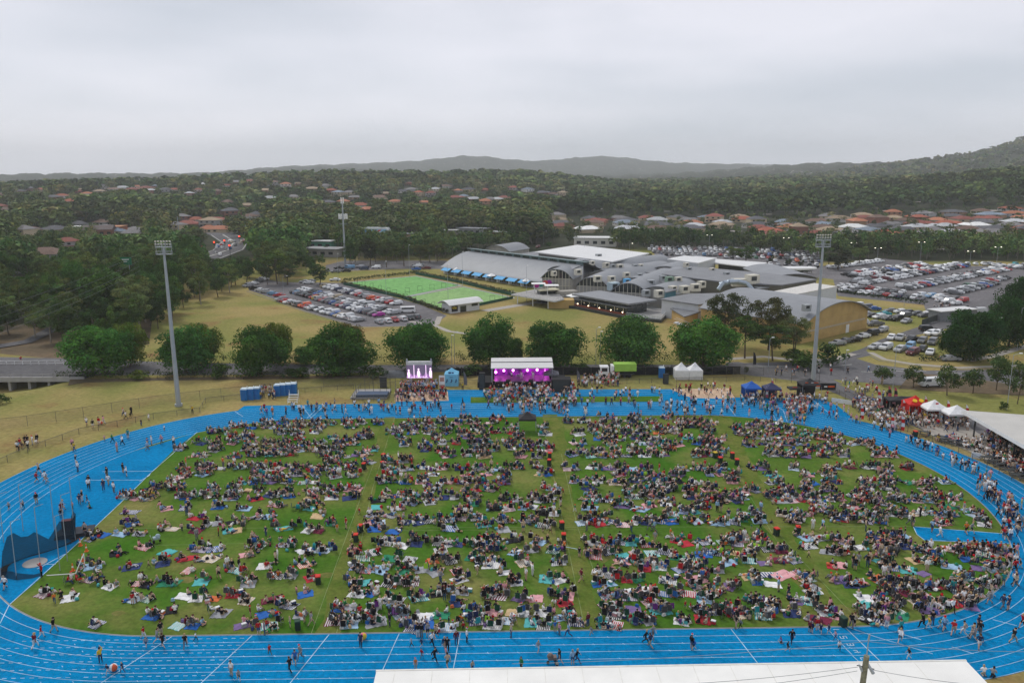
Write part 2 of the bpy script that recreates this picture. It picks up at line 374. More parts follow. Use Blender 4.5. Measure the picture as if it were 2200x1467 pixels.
def ribbon(b, pts, w, z, m=0):
    n = len(pts); vs = []
    for i, p in enumerate(pts):
        a = Vector(pts[max(i-1, 0)]); c = Vector(pts[min(i+1, n-1)]); d = (c-a); d = d.normalized() if d.length else Vector((1, 0)); q = Vector((-d.y, d.x))*w/2
        vs += [(p[0]+q.x, p[1]+q.y, z), (p[0]-q.x, p[1]-q.y, z)]
    b.add(vs, [(2*i+1, 2*i+3, 2*i+2, 2*i) for i in range(n-1)], m)
b = MB()
def dense(pl, step=1.5):
    out = []
    for a, c in zip(pl, pl[1:]):
        k = max(1, int(math.dist(a, c)/step)); out += [(a[0]+(c[0]-a[0])*i/k, a[1]+(c[1]-a[1])*i/k) for i in range(k)]
    return out+[pl[-1]]
for i in range(9):
    o_ = kerb(i*LANE+(.04 if i else .02)); ribbon(b, o_+[o_[0]], .05 if i else .07, .031)
def tline(u, v0, v1, w=.07, du=0): ribbon(b, [TF(u, v0), TF(u+du, v1)], w, .0325)
tline(33.9, 0, 9.8, .09, 1.5); ribbon(b, [TF(34.2, 0), TF(36.2, 1.8), TF(40.5, 4.9)], .07, .0325)
for u, du in ((-35.6, -4.6), (-27.4, -3.0), (-19.5, -2.4), (-12.3, -1.3), (-6, -.6), (22, 1.5)):
    tline(u, .05, 9.8, .075, du)
for i in range(8):
    for k in range(-44, 34, 3): tline(k+.7*((i*37) % 5)-1, i*LANE+LANE-.08, i*LANE+LANE+.12, .05, .2)
for i in range(8):
    y = (i+.45)*LANE
    for k in range(38):
        u = -16-k*.85-4
        if U(0, 1) < .93 and k > 9: ribbon(b, [TF(u, y), TF(u+.42, y)], .06, .0325)
for i in range(8):
    for k, (uu, l) in enumerate(((38, 1), (42+i*1.2, 1))):
        pass
for px_ in ([(505, 884), (522, 895)], [(620, 871), (655, 880), (668, 897)], [(688, 872), (660, 898)], [(696, 872), (668, 898)], [(1555, 860), (1580, 893)], [(1625, 861), (1656, 880), (1667, 903)], [(1650, 861), (1683, 882), (1691, 906)], [(1745, 858), (1782, 888)],
            [(220, 1013), (325, 1012)], [(185, 1031.5), (305, 1031)], [(327, 1012), (320, 1022), (300, 1034)], [(1962, 1131), (1970, 1148), (1986, 1160)], [(1963, 1131), (2155, 1146)], [(1988, 1160), (2170, 1168)], [(0, 1339), (20, 1299), (158, 1175), (256, 1083), (327, 1013), (424, 928)]):
    ribbon(b, dense(pxs(px_)), .09, .0335)
for y_ in (842, 846, 850): ribbon(b, dense(pxs([(964, y_), (1440, y_-4)])), .06, .0335)
for y_ in (868.5, 872.5, 876.5): ribbon(b, dense(pxs([(850, y_+2), (1500, y_-7), (1770, y_-6)])), .06, .0335)
for (a, c) in (((1190, 1170), (1244, 1180)), ((80, 1222), (140, 1190)), ((95, 1212), (120, 1212))): ribbon(b, pxs([a, c]), .1, .0335)
# faint lines of the playing fields
b2 = MB()
for a in ([(848, 896), (800, 1050), (757, 1250), (722, 1362)], [(805, 990), (752, 1130), (668, 1362)], [(1167, 912), (1205, 1100), (1256, 1348)], [(1206, 975), (1240, 1130), (1300, 1290)], [(1608, 1060), (1680, 1180), (1795, 1336)], [(1655, 1125), (1720, 1200), (1850, 1338)],
          [(395, 994), (760, 997)], [(245, 1135), (2000, 1130)], [(760, 1140), (1260, 1137)], [(330, 1171), (640, 1165)]):
    ribbon(b2, dense(pxs(a)), .055, .0235)
struct('field_markings', b2, mat('faded_paint', (.20, .25, .10), .8, .4, .3))
NUM = {'1': [(0, 0, 0, 1)], '2': [(0, 1, .5, 1), (.5, 1, .5, .5), (.5, .5, 0, .5), (0, .5, 0, 0), (0, 0, .5, 0)], '3': [(0, 1, .5, 1), (.5, 1, .5, 0), (.5, 0, 0, 0), (0, .5, .5, .5)],
       '4': [(0, 1, 0, .45), (0, .45, .55, .45), (.4, 1, .4, 0)], '5': [(.5, 1, 0, 1), (0, 1, 0, .5), (0, .5, .5, .5), (.5, .5, .5, 0), (.5, 0, 0, 0)], '6': [(.5, 1, 0, 1), (0, 1, 0, 0), (0, 0, .5, 0), (.5, 0, .5, .5), (.5, .5, 0, .5)], '7': [(0, 1, .5, 1), (.5, 1, .2, 0)], '8': [(0, 0, 0, 1), (0, 1, .5, 1), (.5, 1, .5, 0), (.5, 0, 0, 0), (0, .5, .5, .5)]}
for i in range(8):
    for x0, y0, x1, y1 in NUM[str(i+1)]:   # numbers read along the lane, tops towards the straight
        u0 = 33.4+.16*i; f = lambda a, c: TF(u0-.9+.62*(1-c), (i+.36)*LANE+a*.8)
        ribbon(b, [f(x0, y0), f(x1, y1)], .085, .0335)
    tline(31.9+.16*i, i*LANE+.1, (i+1)*LANE-.1, .06, .2)
for k in range(14):
    u, i = U(38, 56), 0
for (u, v, du, dv) in ((39, 1.3, 1.6, 1.2), (45, .5, 2.2, 1.1), (43, 3.8, 1.5, 1.2), (50, -1, 1.8, 1.2)):
    ribbon(b, [TF(u, v), TF(u+du, v+dv)], .07, .0335)
struct('track_lines', b, M_line, 'white lane lines and lane numbers on the blue track')
b = MB(); kk = kerb(-.12); kin = kerb(.0); n_ = len(kk)
b.add([(p[0], p[1], .075) for p in kk]+[(p[0], p[1], .075) for p in kin]+[(p[0], p[1], 0) for p in kk]+[(p[0], p[1], 0) for p in kin],
      sum([[(i, n_+i, n_+(i+1) % n_, (i+1) % n_), (2*n_+i, i, (i+1) % n_, 2*n_+(i+1) % n_), (n_+i, 3*n_+i, 3*n_+(i+1) % n_, n_+(i+1) % n_)] for i in range(n_) if not (kk[i][0] < -44 and kk[i][1] > 84 and kk[i][1] < 146)], []))
struct('track_kerb', b, M_conc)
# surrounds
b = MB(); b.sheet(pxs([(-40, 766), (140, 770), (420, 780), (800, 784), (800, 800), (620, 805), (130, 806), (-40, 812)]), .01)
b.sheet(pxs([(800, 784), (1300, 783), (1560, 784), (1560, 800), (1300, 797), (800, 800)]), .014)
b.sheet(pxs([(1560, 778), (1700, 775), (1790, 768), (1850, 750), (1890, 730), (1980, 700), (2060, 668), (2150, 635), (2190, 650), (2110, 690), (2030, 718), (1960, 745), (1840, 770), (1880, 783), (1990, 796), (2200, 793), (2320, 800), (2320, 850), (2200, 838), (2080, 838), (1900, 826), (1790, 815), (1740, 822), (1560, 800)]), .018)
b.sheet(pxs([(1740, 822), (1790, 815), (1830, 835), (1900, 862), (2000, 876), (2060, 884), (2260, 925), (2320, 1000), (2320, 1080), (2200, 1030), (2120, 985), (2010, 935), (1900, 890), (1830, 860)]), .009)
struct('road', b, M_asph, 'grey asphalt road and loop beyond the track')
b = MB(); b.sheet(pxs([(530, 606), (565, 600), (610, 606), (740, 608), (905, 655), (960, 678), (930, 700), (770, 702), (655, 668), (560, 632), (535, 624)]), .016)
b.sheet(pxs([(1740, 575), (1900, 555), (2010, 570), (2300, 575), (2300, 640), (2160, 640), (2090, 668), (2000, 700), (1985, 655), (1800, 636), (1790, 600), (1700, 590)]), .016)
b.sheet(pxs([(1390, 530), (1560, 530), (1760, 535), (1760, 575), (1700, 592), (1560, 570), (1420, 560)]), .016)
b.sheet(pxs([(700, 584), (850, 578), (960, 578), (960, 560), (740, 560), (700, 570)]), .016)
struct('car_parks', b, M_asph2, 'grey car parks round the club buildings')
b = MB(); b.sheet(pxs([(1790, 636), (1985, 655), (1990, 672), (1950, 678), (1790, 655)]), .02)
b.sheet(pxs([(1860, 752), (1900, 735), (2040, 705), (2110, 760), (2060, 790), (1960, 785), (1880, 772)]), .024)
b.sheet(pxs([(1560, 772), (1620, 768), (1700, 766), (1790, 762), (1780, 772), (1700, 777), (1600, 780)]), .024)
b.sheet(pxs([(1800, 825), (1900, 834), (2080, 845), (2300, 856), (2300, 915), (2080, 880), (1960, 868), (1860, 850)]), .022)
struct('verges', b, M_ground)
b = MB(); ribbon(b, dense(pxs([(1560, 772), (1640, 766), (1720, 775), (1790, 772), (1835, 760)]), 3), 2.2, .03)
ribbon(b, dense(pxs([(880, 690), (935, 700), (965, 712), (1010, 718), (1040, 722)]), 3), 1.8, .03); ribbon(b, dense(pxs([(945, 680), (938, 697), (925, 700)]), 2), 1.8, .034)
ribbon(b, dense(pxs([(2080, 775), (2130, 766), (2200, 745), (2280, 720)]), 3), 2.2, .03)
ribbon(b, dense(pxs([(1040, 668), (1150, 650), (1240, 655)]), 3), 4, .03)
b.sheet(pxs([(1880, 850), (2000, 878), (2060, 900), (2100, 930), (2300, 1010), (2300, 1070), (2200, 1028), (2080, 968), (2000, 935)]), .028)
ribbon(b, dense(pxs([(1870, 757), (1900, 772), (1960, 782), (2060, 790), (2200, 785)]), 3), 1.6, .034)
struct('paths', b, M_path, 'pale concrete footpaths')
b = MB(); 
for l in ([(1868, 764), (1890, 775), (1960, 786), (2060, 794), (2200, 790)], [(1560, 781), (1700, 782), (1800, 775), (1850, 760)], [(530, 626), (655, 670), (770, 704), (925, 700)]):
    pl = dense(pxs(l), 3); n = len(pl)
    ribbon(b, pl, .3, .13); ribbon(b, [(p[0], p[1]-.15) for p in pl], .02, .07)
struct('road_kerb', b, M_conc)
b = MB(); b.sheet(pxs([(0, 760), (0, 700), (200, 690), (330, 665), (320, 740), (130, 772)]), .008); b.sheet(pxs([(1960, 800), (2100, 815), (2200, 830), (2200, 850), (2040, 842), (1930, 835)]), .03)
b.sheet(pxs([(146, 828), (150, 815), (330, 812), (560, 808), (800, 806), (790, 812), (330, 818), (180, 822)]), .02); struct('bare_ground', b, M_dirt)
b = MB()
for a, c in (((1600, 788), (1690, 787)), ((1720, 788), (1745, 788)), ((1790, 787), (1830, 783)), ((1890, 793), (1940, 798)), ((1900, 790), (1990, 797)), ((2010, 800), (2080, 803)), ((2000, 694), (2040, 684)), ((2075, 668), (2110, 661)), ((0, 791), (130, 790)), ((1850, 798), (1880, 800))):
    ribbon(b, pxs([a, c]), .3, .032)
struct('road_markings', b, mat('road_paint', (.45, .45, .42), .8))
# bowling greens
M_green = mat_two('bowling_turf', (.18, .38, .13), (.20, .41, .145), .1, .5); M_green2 = mat_two('bowling_turf_near', (.23, .38, .15), (.26, .41, .165), .1, .5)
g1 = pxs([(744, 608), (893, 594), (985, 613), (867, 637)]); g2 = pxs([(870, 640), (995, 617), (1098, 640), (962, 668)])
b = MB(); b.sheet(g1, .03); struct('bowling_green', b, M_green, 'bright green bowling lawn, the farther of two')
b = MB(); b.sheet(g2, .03); struct('bowling_green', b, M_green2, 'bright green bowling lawn, the nearer of two')
b = MB(); cx_, cy_ = sum(p[0] for p in g1)/4, sum(p[1] for p in g1)/4
for g in (g1, g2):
    cx_, cy_ = sum(p[0] for p in g)/4, sum(p[1] for p in g)/4
    b.sheet([(cx_+(p[0]-cx_)*1.09, cy_+(p[1]-cy_)*1.09) for p in g], .02)
    q = [(cx_+(p[0]-cx_)*1.015, cy_+(p[1]-cy_)*1.015) for p in g]
struct('green_surround', b, mat('pale_paving', (.34, .35, .33), .8))
b = MB()
for g in (g1, g2):
    cx_, cy_ = sum(p[0] for p in g)/4, sum(p[1] for p in g)/4
    q = [(cx_+(p[0]-cx_)*1.012, cy_+(p[1]-cy_)*1.012) for p in g]; ribbon(b, q+[q[0]], .45, .036)
struct('green_ditch', b, mat('dark_ditch', (.035, .05, .05), .8))
# highway in the woods to the left
b = MB()
def rib3(pts, w, m=0, dz=.25):
    for i in range(len(pts)-1):
        a, c = Vector(pts[i]), Vector(pts[i+1]); d = (c-a).normalized(); q = Vector((-d.y, d.x))*w/2
        if i: q0 = pq
        else: q0 = q
        b.add([(a.x+q0.x, a.y+q0.y, T(*a)+dz), (a.x-q0.x, a.y-q0.y, T(*a)+dz), (c.x-q.x, c.y-q.y, T(*c)+dz), (c.x+q.x, c.y+q.y, T(*c)+dz)], [(3, 2, 1, 0)], m); pq = q
HWY = pxs([(250, 612), (320, 592), (380, 575), (440, 556), (490, 538), (505, 520), (480, 505), (448, 492)])
rib3(HWY, 19); rib3(pxs([(-30, 750), (60, 735), (130, 700), (170, 665)]), 5)
rib3([(-640, 1250), (-700, 1500), (-780, 1800)], 16, dz=1.5)
struct('highway', b, M_asph, 'grey divided highway curving through the woods')
b = MB()
for off in (-8.5, 0, .6, 8.5):
    pl = []
    for i, p in enumerate(HWY):
        a = Vector(HWY[max(i-1, 0)]); c = Vector(HWY[min(i+1, len(HWY)-1)]); d = (c-a).normalized(); pl.append((p[0]-d.y*off, p[1]+d.x*off))
    ribbon(b, dense(pl, 8), .5, .3)
struct('highway_lines', b, mat('highway_paint', (.42, .42, .38), .8))
# ------------------------------------------------------------------ trees
M_leaf = mat_leaf('leaves'); M_bark = mat_obj('bark', .9, .25, 2); M_mass = mat_attr('forest_leaves', .9, .15, .12)
def leaf_quads(rng, centres, radii, per, size, flat=.75, up=.25, tint=.35, warm=.15):
    "leaf sprays: small bent quads spread through each clump, each with its own tint"
    k = len(centres); C = np.repeat(centres, per, 0); Rr = np.repeat(radii, per)[:, None]
    d = rng.normal(size=(k*per, 3)); d /= np.linalg.norm(d, axis=1, keepdims=True); rad = rng.uniform(.55, 1.05, (k*per, 1))**.7
    d[:, 2] = np.abs(d[:, 2])*np.where(rng.random(k*per) < .72, 1, -1)
    P_ = C+d*rad*Rr*np.array([1, 1, flat])
    nrm = d+rng.normal(size=d.shape)*.55+np.array([0, 0, up]); nrm /= np.linalg.norm(nrm, axis=1, keepdims=True)
    t = np.cross(nrm, rng.normal(size=d.shape)); t /= np.linalg.norm(t, axis=1, keepdims=True); b = np.cross(nrm, t)
    s = size*rng.uniform(.6, 1.35, (k*per, 1)); a = s*rng.uniform(.55, 1, (k*per, 1))
    V = np.stack([P_-t*s*.5, P_-b*a*.5+nrm*s*.12, P_+t*s*.5, P_+b*a*.5+nrm*s*.12], 1).reshape(-1, 3)
    F = np.arange(len(V)).reshape(-1, 4)
    ct = np.repeat(rng.uniform(1-tint, 1+tint, k), per)*rng.uniform(.75, 1.3, k*per)
    wm = np.repeat(rng.uniform(-warm, warm, k), per)+rng.uniform(-.08, .08, k*per)
    tt = np.stack([ct*(1+wm), ct, ct*(1-wm)], 1)
    return V, F, tt
def clump_points(rng, n, w, h, z0, shape):
    "clump centres through the crown, mostly near its surface"
    out = []
    while len(out) < n:
        p = rng.uniform(-1, 1, 3); q = p.copy()
        r = np.linalg.norm(p)
        if r > 1 or r < .35: continue
        if shape == 'cone' and np.hypot(p[0], p[1]) > (1-p[2])*.62: continue
        if shape == 'dome' and p[2] < -.8: continue
        if shape == 'open' and rng.random() < .3 and p[2] < .1: continue
        out.append((p[0]*w/2, p[1]*w/2, z0+(p[2]+1)*h/2))
    return np.array(out)
def tree_tpl(seed, H, Wd, trunk, n, per, leaf, shape='dome', flat=.75, cl=1.0, limbs=6, rt=.28, tint=.35, ntrunk=1):
    rng = np.random.default_rng(seed); hc = H-trunk
    C = clump_points(rng, n, Wd*.86, hc*.9, trunk, shape)
    C[:, 0] *= 1+.12*math.sin(seed); rad = rng.uniform(.10, .19, n)*Wd*cl
    V, F, tt = leaf_quads(rng, C, rad, per, leaf, flat, tint=tint)
    wb = MB(); tops = []
    for k in range(ntrunk):
        bx, by = (0, 0) if ntrunk == 1 else (rng.uniform(-.6, .6), rng.uniform(-.6, .6)); lean = rng.uniform(-.4, .4, 2)
        p0 = (bx, by, -.4); p1 = (bx+lean[0], by+lean[1], trunk*.9+.3); p2 = (bx+lean[0]*2, by+lean[1]*2, trunk+hc*.55)
        wb.rod(p0, p1, rt, rt*.72, 7); wb.rod(p1, p2, rt*.72, rt*.3, 6); tops.append((p1, p2))
    idx = rng.choice(n, min(limbs, n), replace=False)
    for j in idx:
        p1, p2 = tops[rng.integers(len(tops))]; f = rng.uniform(0, .8); a = tuple(p1[q]+(p2[q]-p1[q])*f for q in range(3)); c = tuple(C[j])
        mid = tuple((a[q]+c[q])/2+(0, 0, -.25)[q] for q in range(3)); wb.rod(a, mid, rt*.4, rt*.24, 5); wb.rod(mid, c, rt*.24, rt*.07, 4)
    return (V, F, tt), wb
def crown_mesh(name, V, F, tt):
    me = stuff_mesh(name, [(Tpl(V, F, np.zeros(len(F)), tt), 0, 0, 0, 0, 1, [(1, 1, 1)])], M_leaf, bare=True); return me
class Tree:
    def __init__(s, name, *a, **k):
        (V, F, tt), wb = tree_tpl(*a, **k); s.name = name; s.H = a[1]; s.W = a[2]
        s.cm = crown_mesh('crown', V, F, tt); s.wm = wb.mesh('trunk', [M_bark])
    def put(s, x, y, h, col, label, cat='tree', group=None, w=None, bark=(.12, .09, .065), rz=None, z=None):
        e = bpy.data.objects.new(s.name, None); COL.objects.link(e); zz = T(x, y) if z is None else z; e.location = (x, y, zz)
        e.rotation_euler = (0, 0, U(0, 6.28) if rz is None else rz); k = h/s.H*.98; kw = k if w is None else w/s.W*.84; e.scale = (kw, kw, k)
        for n, m, c in (('crown', s.cm, col), ('trunk', s.wm, bark)):
            o = bpy.data.objects.new(n, m); COL.objects.link(o); o.parent = e; o.color = (*c, 1)
        tag(e, label, cat, group, at=(x, y, zz+h*.6)); return e
FIG = [Tree('fig_tree', 10+i, 12.5, 13.5, .3, 85, 150, .44, 'dome', .85, 1.0, 7, .4) for i in range(4)]
EUC = [Tree('gum_tree', 30+i, 16, 10, 5.5, 36, 100, .5, 'open', .62, .95, 12, .26, tint=.3) for i in range(5)]
CAS = [Tree('casuarina_tree', 50+i, 14, 7.5, 2.5, 36, 95, .46, 'dome', 1.0, 1.0, 8, .22) for i in range(4)]
SML = [Tree('small_tree', 70+i, 6, 5.2, 1.5, 30, 50, .36, 'dome', .8, 1.05, 9, .13) for i in range(3)]
BUSH = [Tree('shrub', 90+i, 2.5, 3.4, .1, 16, 45, .3, 'dome', .8, 1.3, 3, .05) for i in range(3)]
CON = [Tree('conifer_tree', 95, 9, 4, .6, 34, 45, .5, 'cone', .9, 1.2, 4, .15)]
SPREAD = [Tree('spreading_gum_tree', 97+i, 17, 19, 5, 50, 150, .48, 'open', .5, .75, 16, .42, tint=.3, ntrunk=2) for i in range(2)]
D_FIG = (.058, .145, .026); D_OLV = (.13, .18, .028); D_EUC = (.125, .165, .052); D_CAS = (.062, .11, .028); D_LIM = (.10, .155, .028); D_DRY = (.13, .11, .04)
def jit(c, a=.18):
    k = U(1-a, 1+a); return (c[0]*k*U(.92, 1.08), c[1]*k, c[2]*k*U(.9, 1.1))
# the row of figs along the road behind the stage
row = [(195, 816, 152, 104), (385, 812, 128, 100), (548, 815, 128, 100), (722, 816, 148, 104), (893, 808, 134, 106), (1056, 797, 128, 97), (1194, 801, 130, 103), (1358, 800, 138, 98), (1525, 800, 146, 112)]
where = ['at the bridge end', 'behind the left floodlight pole', 'second right of the left floodlight pole', 'left of the big screen', 'directly behind the big screen', 'between big screen and stage', 'directly behind the stage', 'behind the green tipper truck', 'beside the white peaked tents']
for i, (px, py, w, h) in enumerate(row):
    x, y = G(px, py); y += 5; d = math.hypot(y, CH); s = d/1730
    FIG[i % 4].put(x, y, h*s*U(1.04, 1.2), jit(D_FIG, .22), 'big dark green rounded fig tree '+where[i], group='fig trees along the road', w=w*s*1.2)
for px, py, w, h, c, l in [(268, 793, 95, 95, D_OLV, 'lighter olive tree half behind the fig at the bridge end'), (430, 790, 95, 88, D_OLV, 'lighter yellow-green tree behind the left floodlight pole'), (592, 786, 80, 90, D_OLV, 'lighter olive tree rising behind the second fig from the floodlight'),
                        (742, 775, 95, 75, D_DRY, 'olive brown tree rising behind the fig left of the screen'), (918, 778, 80, 75, D_OLV, 'loose olive tree behind the big screen fig'), (1165, 770, 70, 66, D_OLV, 'thin olive tree behind the stage figs'), (1350, 770, 80, 72, D_OLV, 'yellowish olive tree behind the truck fig'),
                        (1478, 778, 60, 70, D_OLV, 'olive tree on the left side of the tent fig'), (650, 790, 60, 40, D_FIG, 'low dark tree between two figs left of screen'), (1110, 782, 40, 50, D_FIG, 'small dark tree in the gap left of the stage fig')]:
    x, y = G(px, py); y += 3; s = math.hypot(y, CH)/1730; FIG[(px) % 4].put(x, y, h*s*1.12, jit(c, .1), l, w=w*s)
# tall gums by the brick hall, bushes, the two big figs on the right
for px, py, w, h, t, c, l in [(1560, 745, 120, 125, SPREAD[0], (.075, .085, .035), 'spreading gum with bare limbs in front of the white club wing'), (1650, 752, 110, 118, SPREAD[1], (.085, .095, .04), 'tall airy gum in front of the long grey roof'), (1705, 762, 90, 88, SPREAD[0], D_EUC, 'dark leafy gum beside the yellow brick hall'),
                            (1600, 770, 95, 95, EUC[1], D_CAS, 'dark dense gum behind the tent fig'), (1660, 775, 90, 80, EUC[3], D_CAS, 'dark bushy gum above the footpath bend'),
                            (2090, 775, 150, 120, FIG[0], (.026, .070, .015), 'huge dark fig tree at the road corner on the right'), (2165, 745, 130, 110, FIG[1], (.026, .070, .015), 'huge dark fig tree behind the road corner fig'), (2190, 690, 110, 100, FIG[2], (.026, .072, .015), 'dark fig tree highest at the right edge'), (2240, 720, 110, 100, FIG[3], (.026, .070, .015), 'dark fig tree cut by the right edge'), (2040, 765, 60, 70, FIG[2], (.03, .075, .016), 'left shoulder fig of the road corner group')]:
    x, y = G(px, py); s = math.hypot(y, CH)/1730; t.put(x, y, h*s*1.05, jit(c, .06), l, w=w*s)
for px, py, w, h, l in [(1895, 825, 58, 42, 'thin small tree nearest the road bend'), (1963, 832, 60, 46, 'round small tree with bare trunk by the red tent'), (2035, 850, 62, 66, 'bushy small tree beside the white van'), (2090, 845, 60, 58, 'dark small tree right of the white van'), (2140, 838, 60, 66, 'upright olive tree near the yellow jackets'), (2185, 868, 55, 92, 'slender pale tree at the right edge by the club roof'), (2150, 800, 50, 40, 'pale green street tree by the right footpath')]:
    x, y = G(px, py); s = math.hypot(y, CH)/1730; SML[px % 3].put(x, y, h*s*1.05, jit((.075, .115, .035), .1), l, group='small trees beside the road', w=w*s)
for px, py, w, h, l in [(1730, 790, 90, 32, 'wide bush at the foot of the right floodlight'), (1785, 785, 75, 38, 'round bush between floodlight and road'), (1705, 782, 60, 30, 'low bush left of the right floodlight'), (1603, 800, 14, 12, 'small round bush beside the bicycles'), (1010, 806, 60, 20, 'low scrub left of the stage'), (1250, 803, 60, 20, 'low scrub right of the stage tent'), (640, 812, 70, 20, 'scrub between the second and third fig'), (470, 812, 60, 28, 'reddish scrub beside the second fig'), (810, 812, 60, 22, 'palm-like scrub left of the screen'), (300, 815, 50, 16, 'low olive scrub by the first fig'), (2155, 880, 22, 16, 'small dark shrub on the right lawn'), (5, 868, 40, 20, 'bright green bush at the left edge')]:
    x, y = G(px, py); s = math.hypot(y, CH)/1730; BUSH[px % 3].put(x, y, h*s*1.2, jit(D_OLV if 'olive' in l or 'reed' in l else (.045, .085, .02), .15), l, cat='bush', w=w*s)
# --- where far things must stay in sight (photo outlines); a tree that would cover them is not planted
OPEN = [[(318, 760), (330, 730), (545, 614), (540, 600), (640, 602), (690, 585), (745, 572), (860, 572), (940, 568), (955, 555), (1010, 532), (1140, 532), (1240, 524), (1400, 540), (1420, 530), (1650, 545), (1700, 560), (1960, 566), (2200, 578), (2300, 700), (2300, 1400), (-100, 1400), (-100, 845), (130, 812), (200, 760)],
        [(438, 486), (480, 498), (545, 515), (540, 545), (460, 552), (430, 520)], [(345, 585), (400, 572), (400, 590), (345, 600)], [(0, 770), (130, 770), (130, 840), (0, 840)],
        [(1235, 508), (1325, 508), (1325, 530), (1235, 530)],
        [(1130, 522), (1230, 520), (1230, 532), (1130, 532)]]
def inpoly(x, y, pl):
    c = False; j = len(pl)-1
    for i in range(len(pl)):
        if (pl[i][1] > y) != (pl[j][1] > y) and x < (pl[j][0]-pl[i][0])*(y-pl[i][1])/(pl[j][1]-pl[i][1])+pl[i][0]: c = not c
        j = i
    return c
KEEP = []   # (px, py, r, distance) of houses
def covers(x, y, h, w, hs=True):
    z = T(x, y); d = math.hypot(x, y)
    q = [P(x+sx*w*.42, y, z+h*f) for sx, f in ((0, .98), (-1, .75), (1, .75), (0, .5), (0, .1))]
    if q[0][0] < -150 or q[0][0] > 2350: return False
    for pl in OPEN:
        for a in q:
            if inpoly(a[0], a[1], pl): return True
    hw = (q[2][0]-q[1][0])/2*.8; top = q[0][1]; bot = P(x, y, z)[1]
    for hx, hy, r, hd in (KEEP if hs else ()):
        if hd > d-12 and abs(hx-q[0][0]) < hw+r*.75 and top-2 < hy < bot+2: return True
    return False
# --- houses
M_wall = mat_obj('house_wall', .85, .1, .5); M_roof = mat_obj('roof_tiles', .75, .18, 1.2); M_win = mat('window_glass', (.02, .025, .03), .15, .1, 1, spec=.6)
def hip(b, l, w, z, rise, over=.6, m=0, gable=False):
    l2, w2 = l/2+over, w/2+over; r = max(0, l2-w2) if not gable else l2
    vs = [(-l2, -w2, z), (l2, -w2, z), (l2, w2, z), (-l2, w2, z), (-r, 0, z+rise), (r, 0, z+rise)]
    b.add(vs, [(0, 1, 5, 4), (2, 3, 4, 5), (1, 2, 5), (3, 0, 4), (3, 2, 1, 0)], m)
def house_tpl(k):
    l, w, h = [(17, 12, 2.7), (14, 11, 5.4), (20, 13, 2.7), (12, 9, 2.6)][k]; wb = MB(); rb = MB()
    wb.box((0, 0, h/2), (l, w, h)); hip(rb, l, w, h, 2.4, m=0)
    if k in (0, 2): wb.box((l*.3, -w/2-2, h/2), (6, 4.2, h)); rb.add([(l*.3-3.6, -w/2-4.7, h+.02), (l*.3+3.6, -w/2-4.7, h+.02), (l*.3+3.6, -w/2+2, h+.02), (l*.3-3.6, -w/2+2, h+.02), (l*.3, -w/2-1.5, h+1.7), (l*.3, 0, h+1.7)], [(0, 1, 4), (1, 2, 5, 4), (3, 0, 4, 5)])
    if k == 1: rb.box((0, -w/2-1.6, 2.8), (l*.6, 3.2, .25))
    if k == 3: rb.box((l/2+1.6, 1, 2.4), (3.4, 5, .2))
    for x in (-l*.36, -l*.12, l*.12): wb.box((x, -w/2-.03, h*.55 if h < 4 else 1.4), (1.8, .08, 1.1), m=1)
    if h > 4:
        for x in (-l*.33, 0, l*.33): wb.box((x, -w/2-.03, 4.1), (1.7, .08, 1.1), m=1)
    for y in (-w*.2, w*.25): wb.box((l/2+.03, y, 1.5), (.08, 1.6, 1.1), m=1); wb.box((-l/2-.03, y, 1.5), (.08, 1.6, 1.1), m=1)
    return wb, rb
HT = [house_tpl(k) for k in range(4)]; HM = [(a.mesh('wall', [M_wall, M_win]), c.mesh('roof', [M_roof])) for a, c in HT]
RC = {'terracotta red': (.33, .105, .065), 'brick orange': (.40, .165, .095), 'dark grey': (.11, .11, .12), 'mid grey': (.21, .20, .20), 'brown': (.17, .11, .085), 'dull red': (.25, .085, .065), 'pale grey': (.45, .46, .47), 'white': (.72, .72, .70), 'bluish grey': (.20, .24, .29), 'green': (.08, .22, .16), 'sandy brown': (.33, .25, .17)}
WC = [('cream', (.55, .45, .31)), ('tan brick', (.35, .22, .14)), ('white', (.65, .63, .6)), ('red brick', (.25, .11, .08)), ('grey', (.4, .4, .4))]
def house(x, y, k, roof, wall, rz, label, sc=1.0, group=None, cat='house'):
    z = T(x, y); e = empty('house', (x, y, z), rz); e.scale = (sc, sc, sc)
    for n, m, c in (('wall', HM[k][0], wall), ('roof', HM[k][1], RC[roof])):
        o = bpy.data.objects.new(n, m); COL.objects.link(o); o.parent = e; j = U(.85, 1.15); o.color = (c[0]*j, c[1]*j, c[2]*j, 1)
    tag(e, label, cat, group); q = P(x, y, z+3*sc); KEEP.append((q[0], q[1], 8*sc/math.hypot(x, y)*1730, math.hypot(x, y))); return e
zs = lambda px: 'behind the club roofs' if px < 1400 else 'behind the far car park' if px < 1760 else 'right of the right floodlight' if px < 1980 else 'near the right edge'
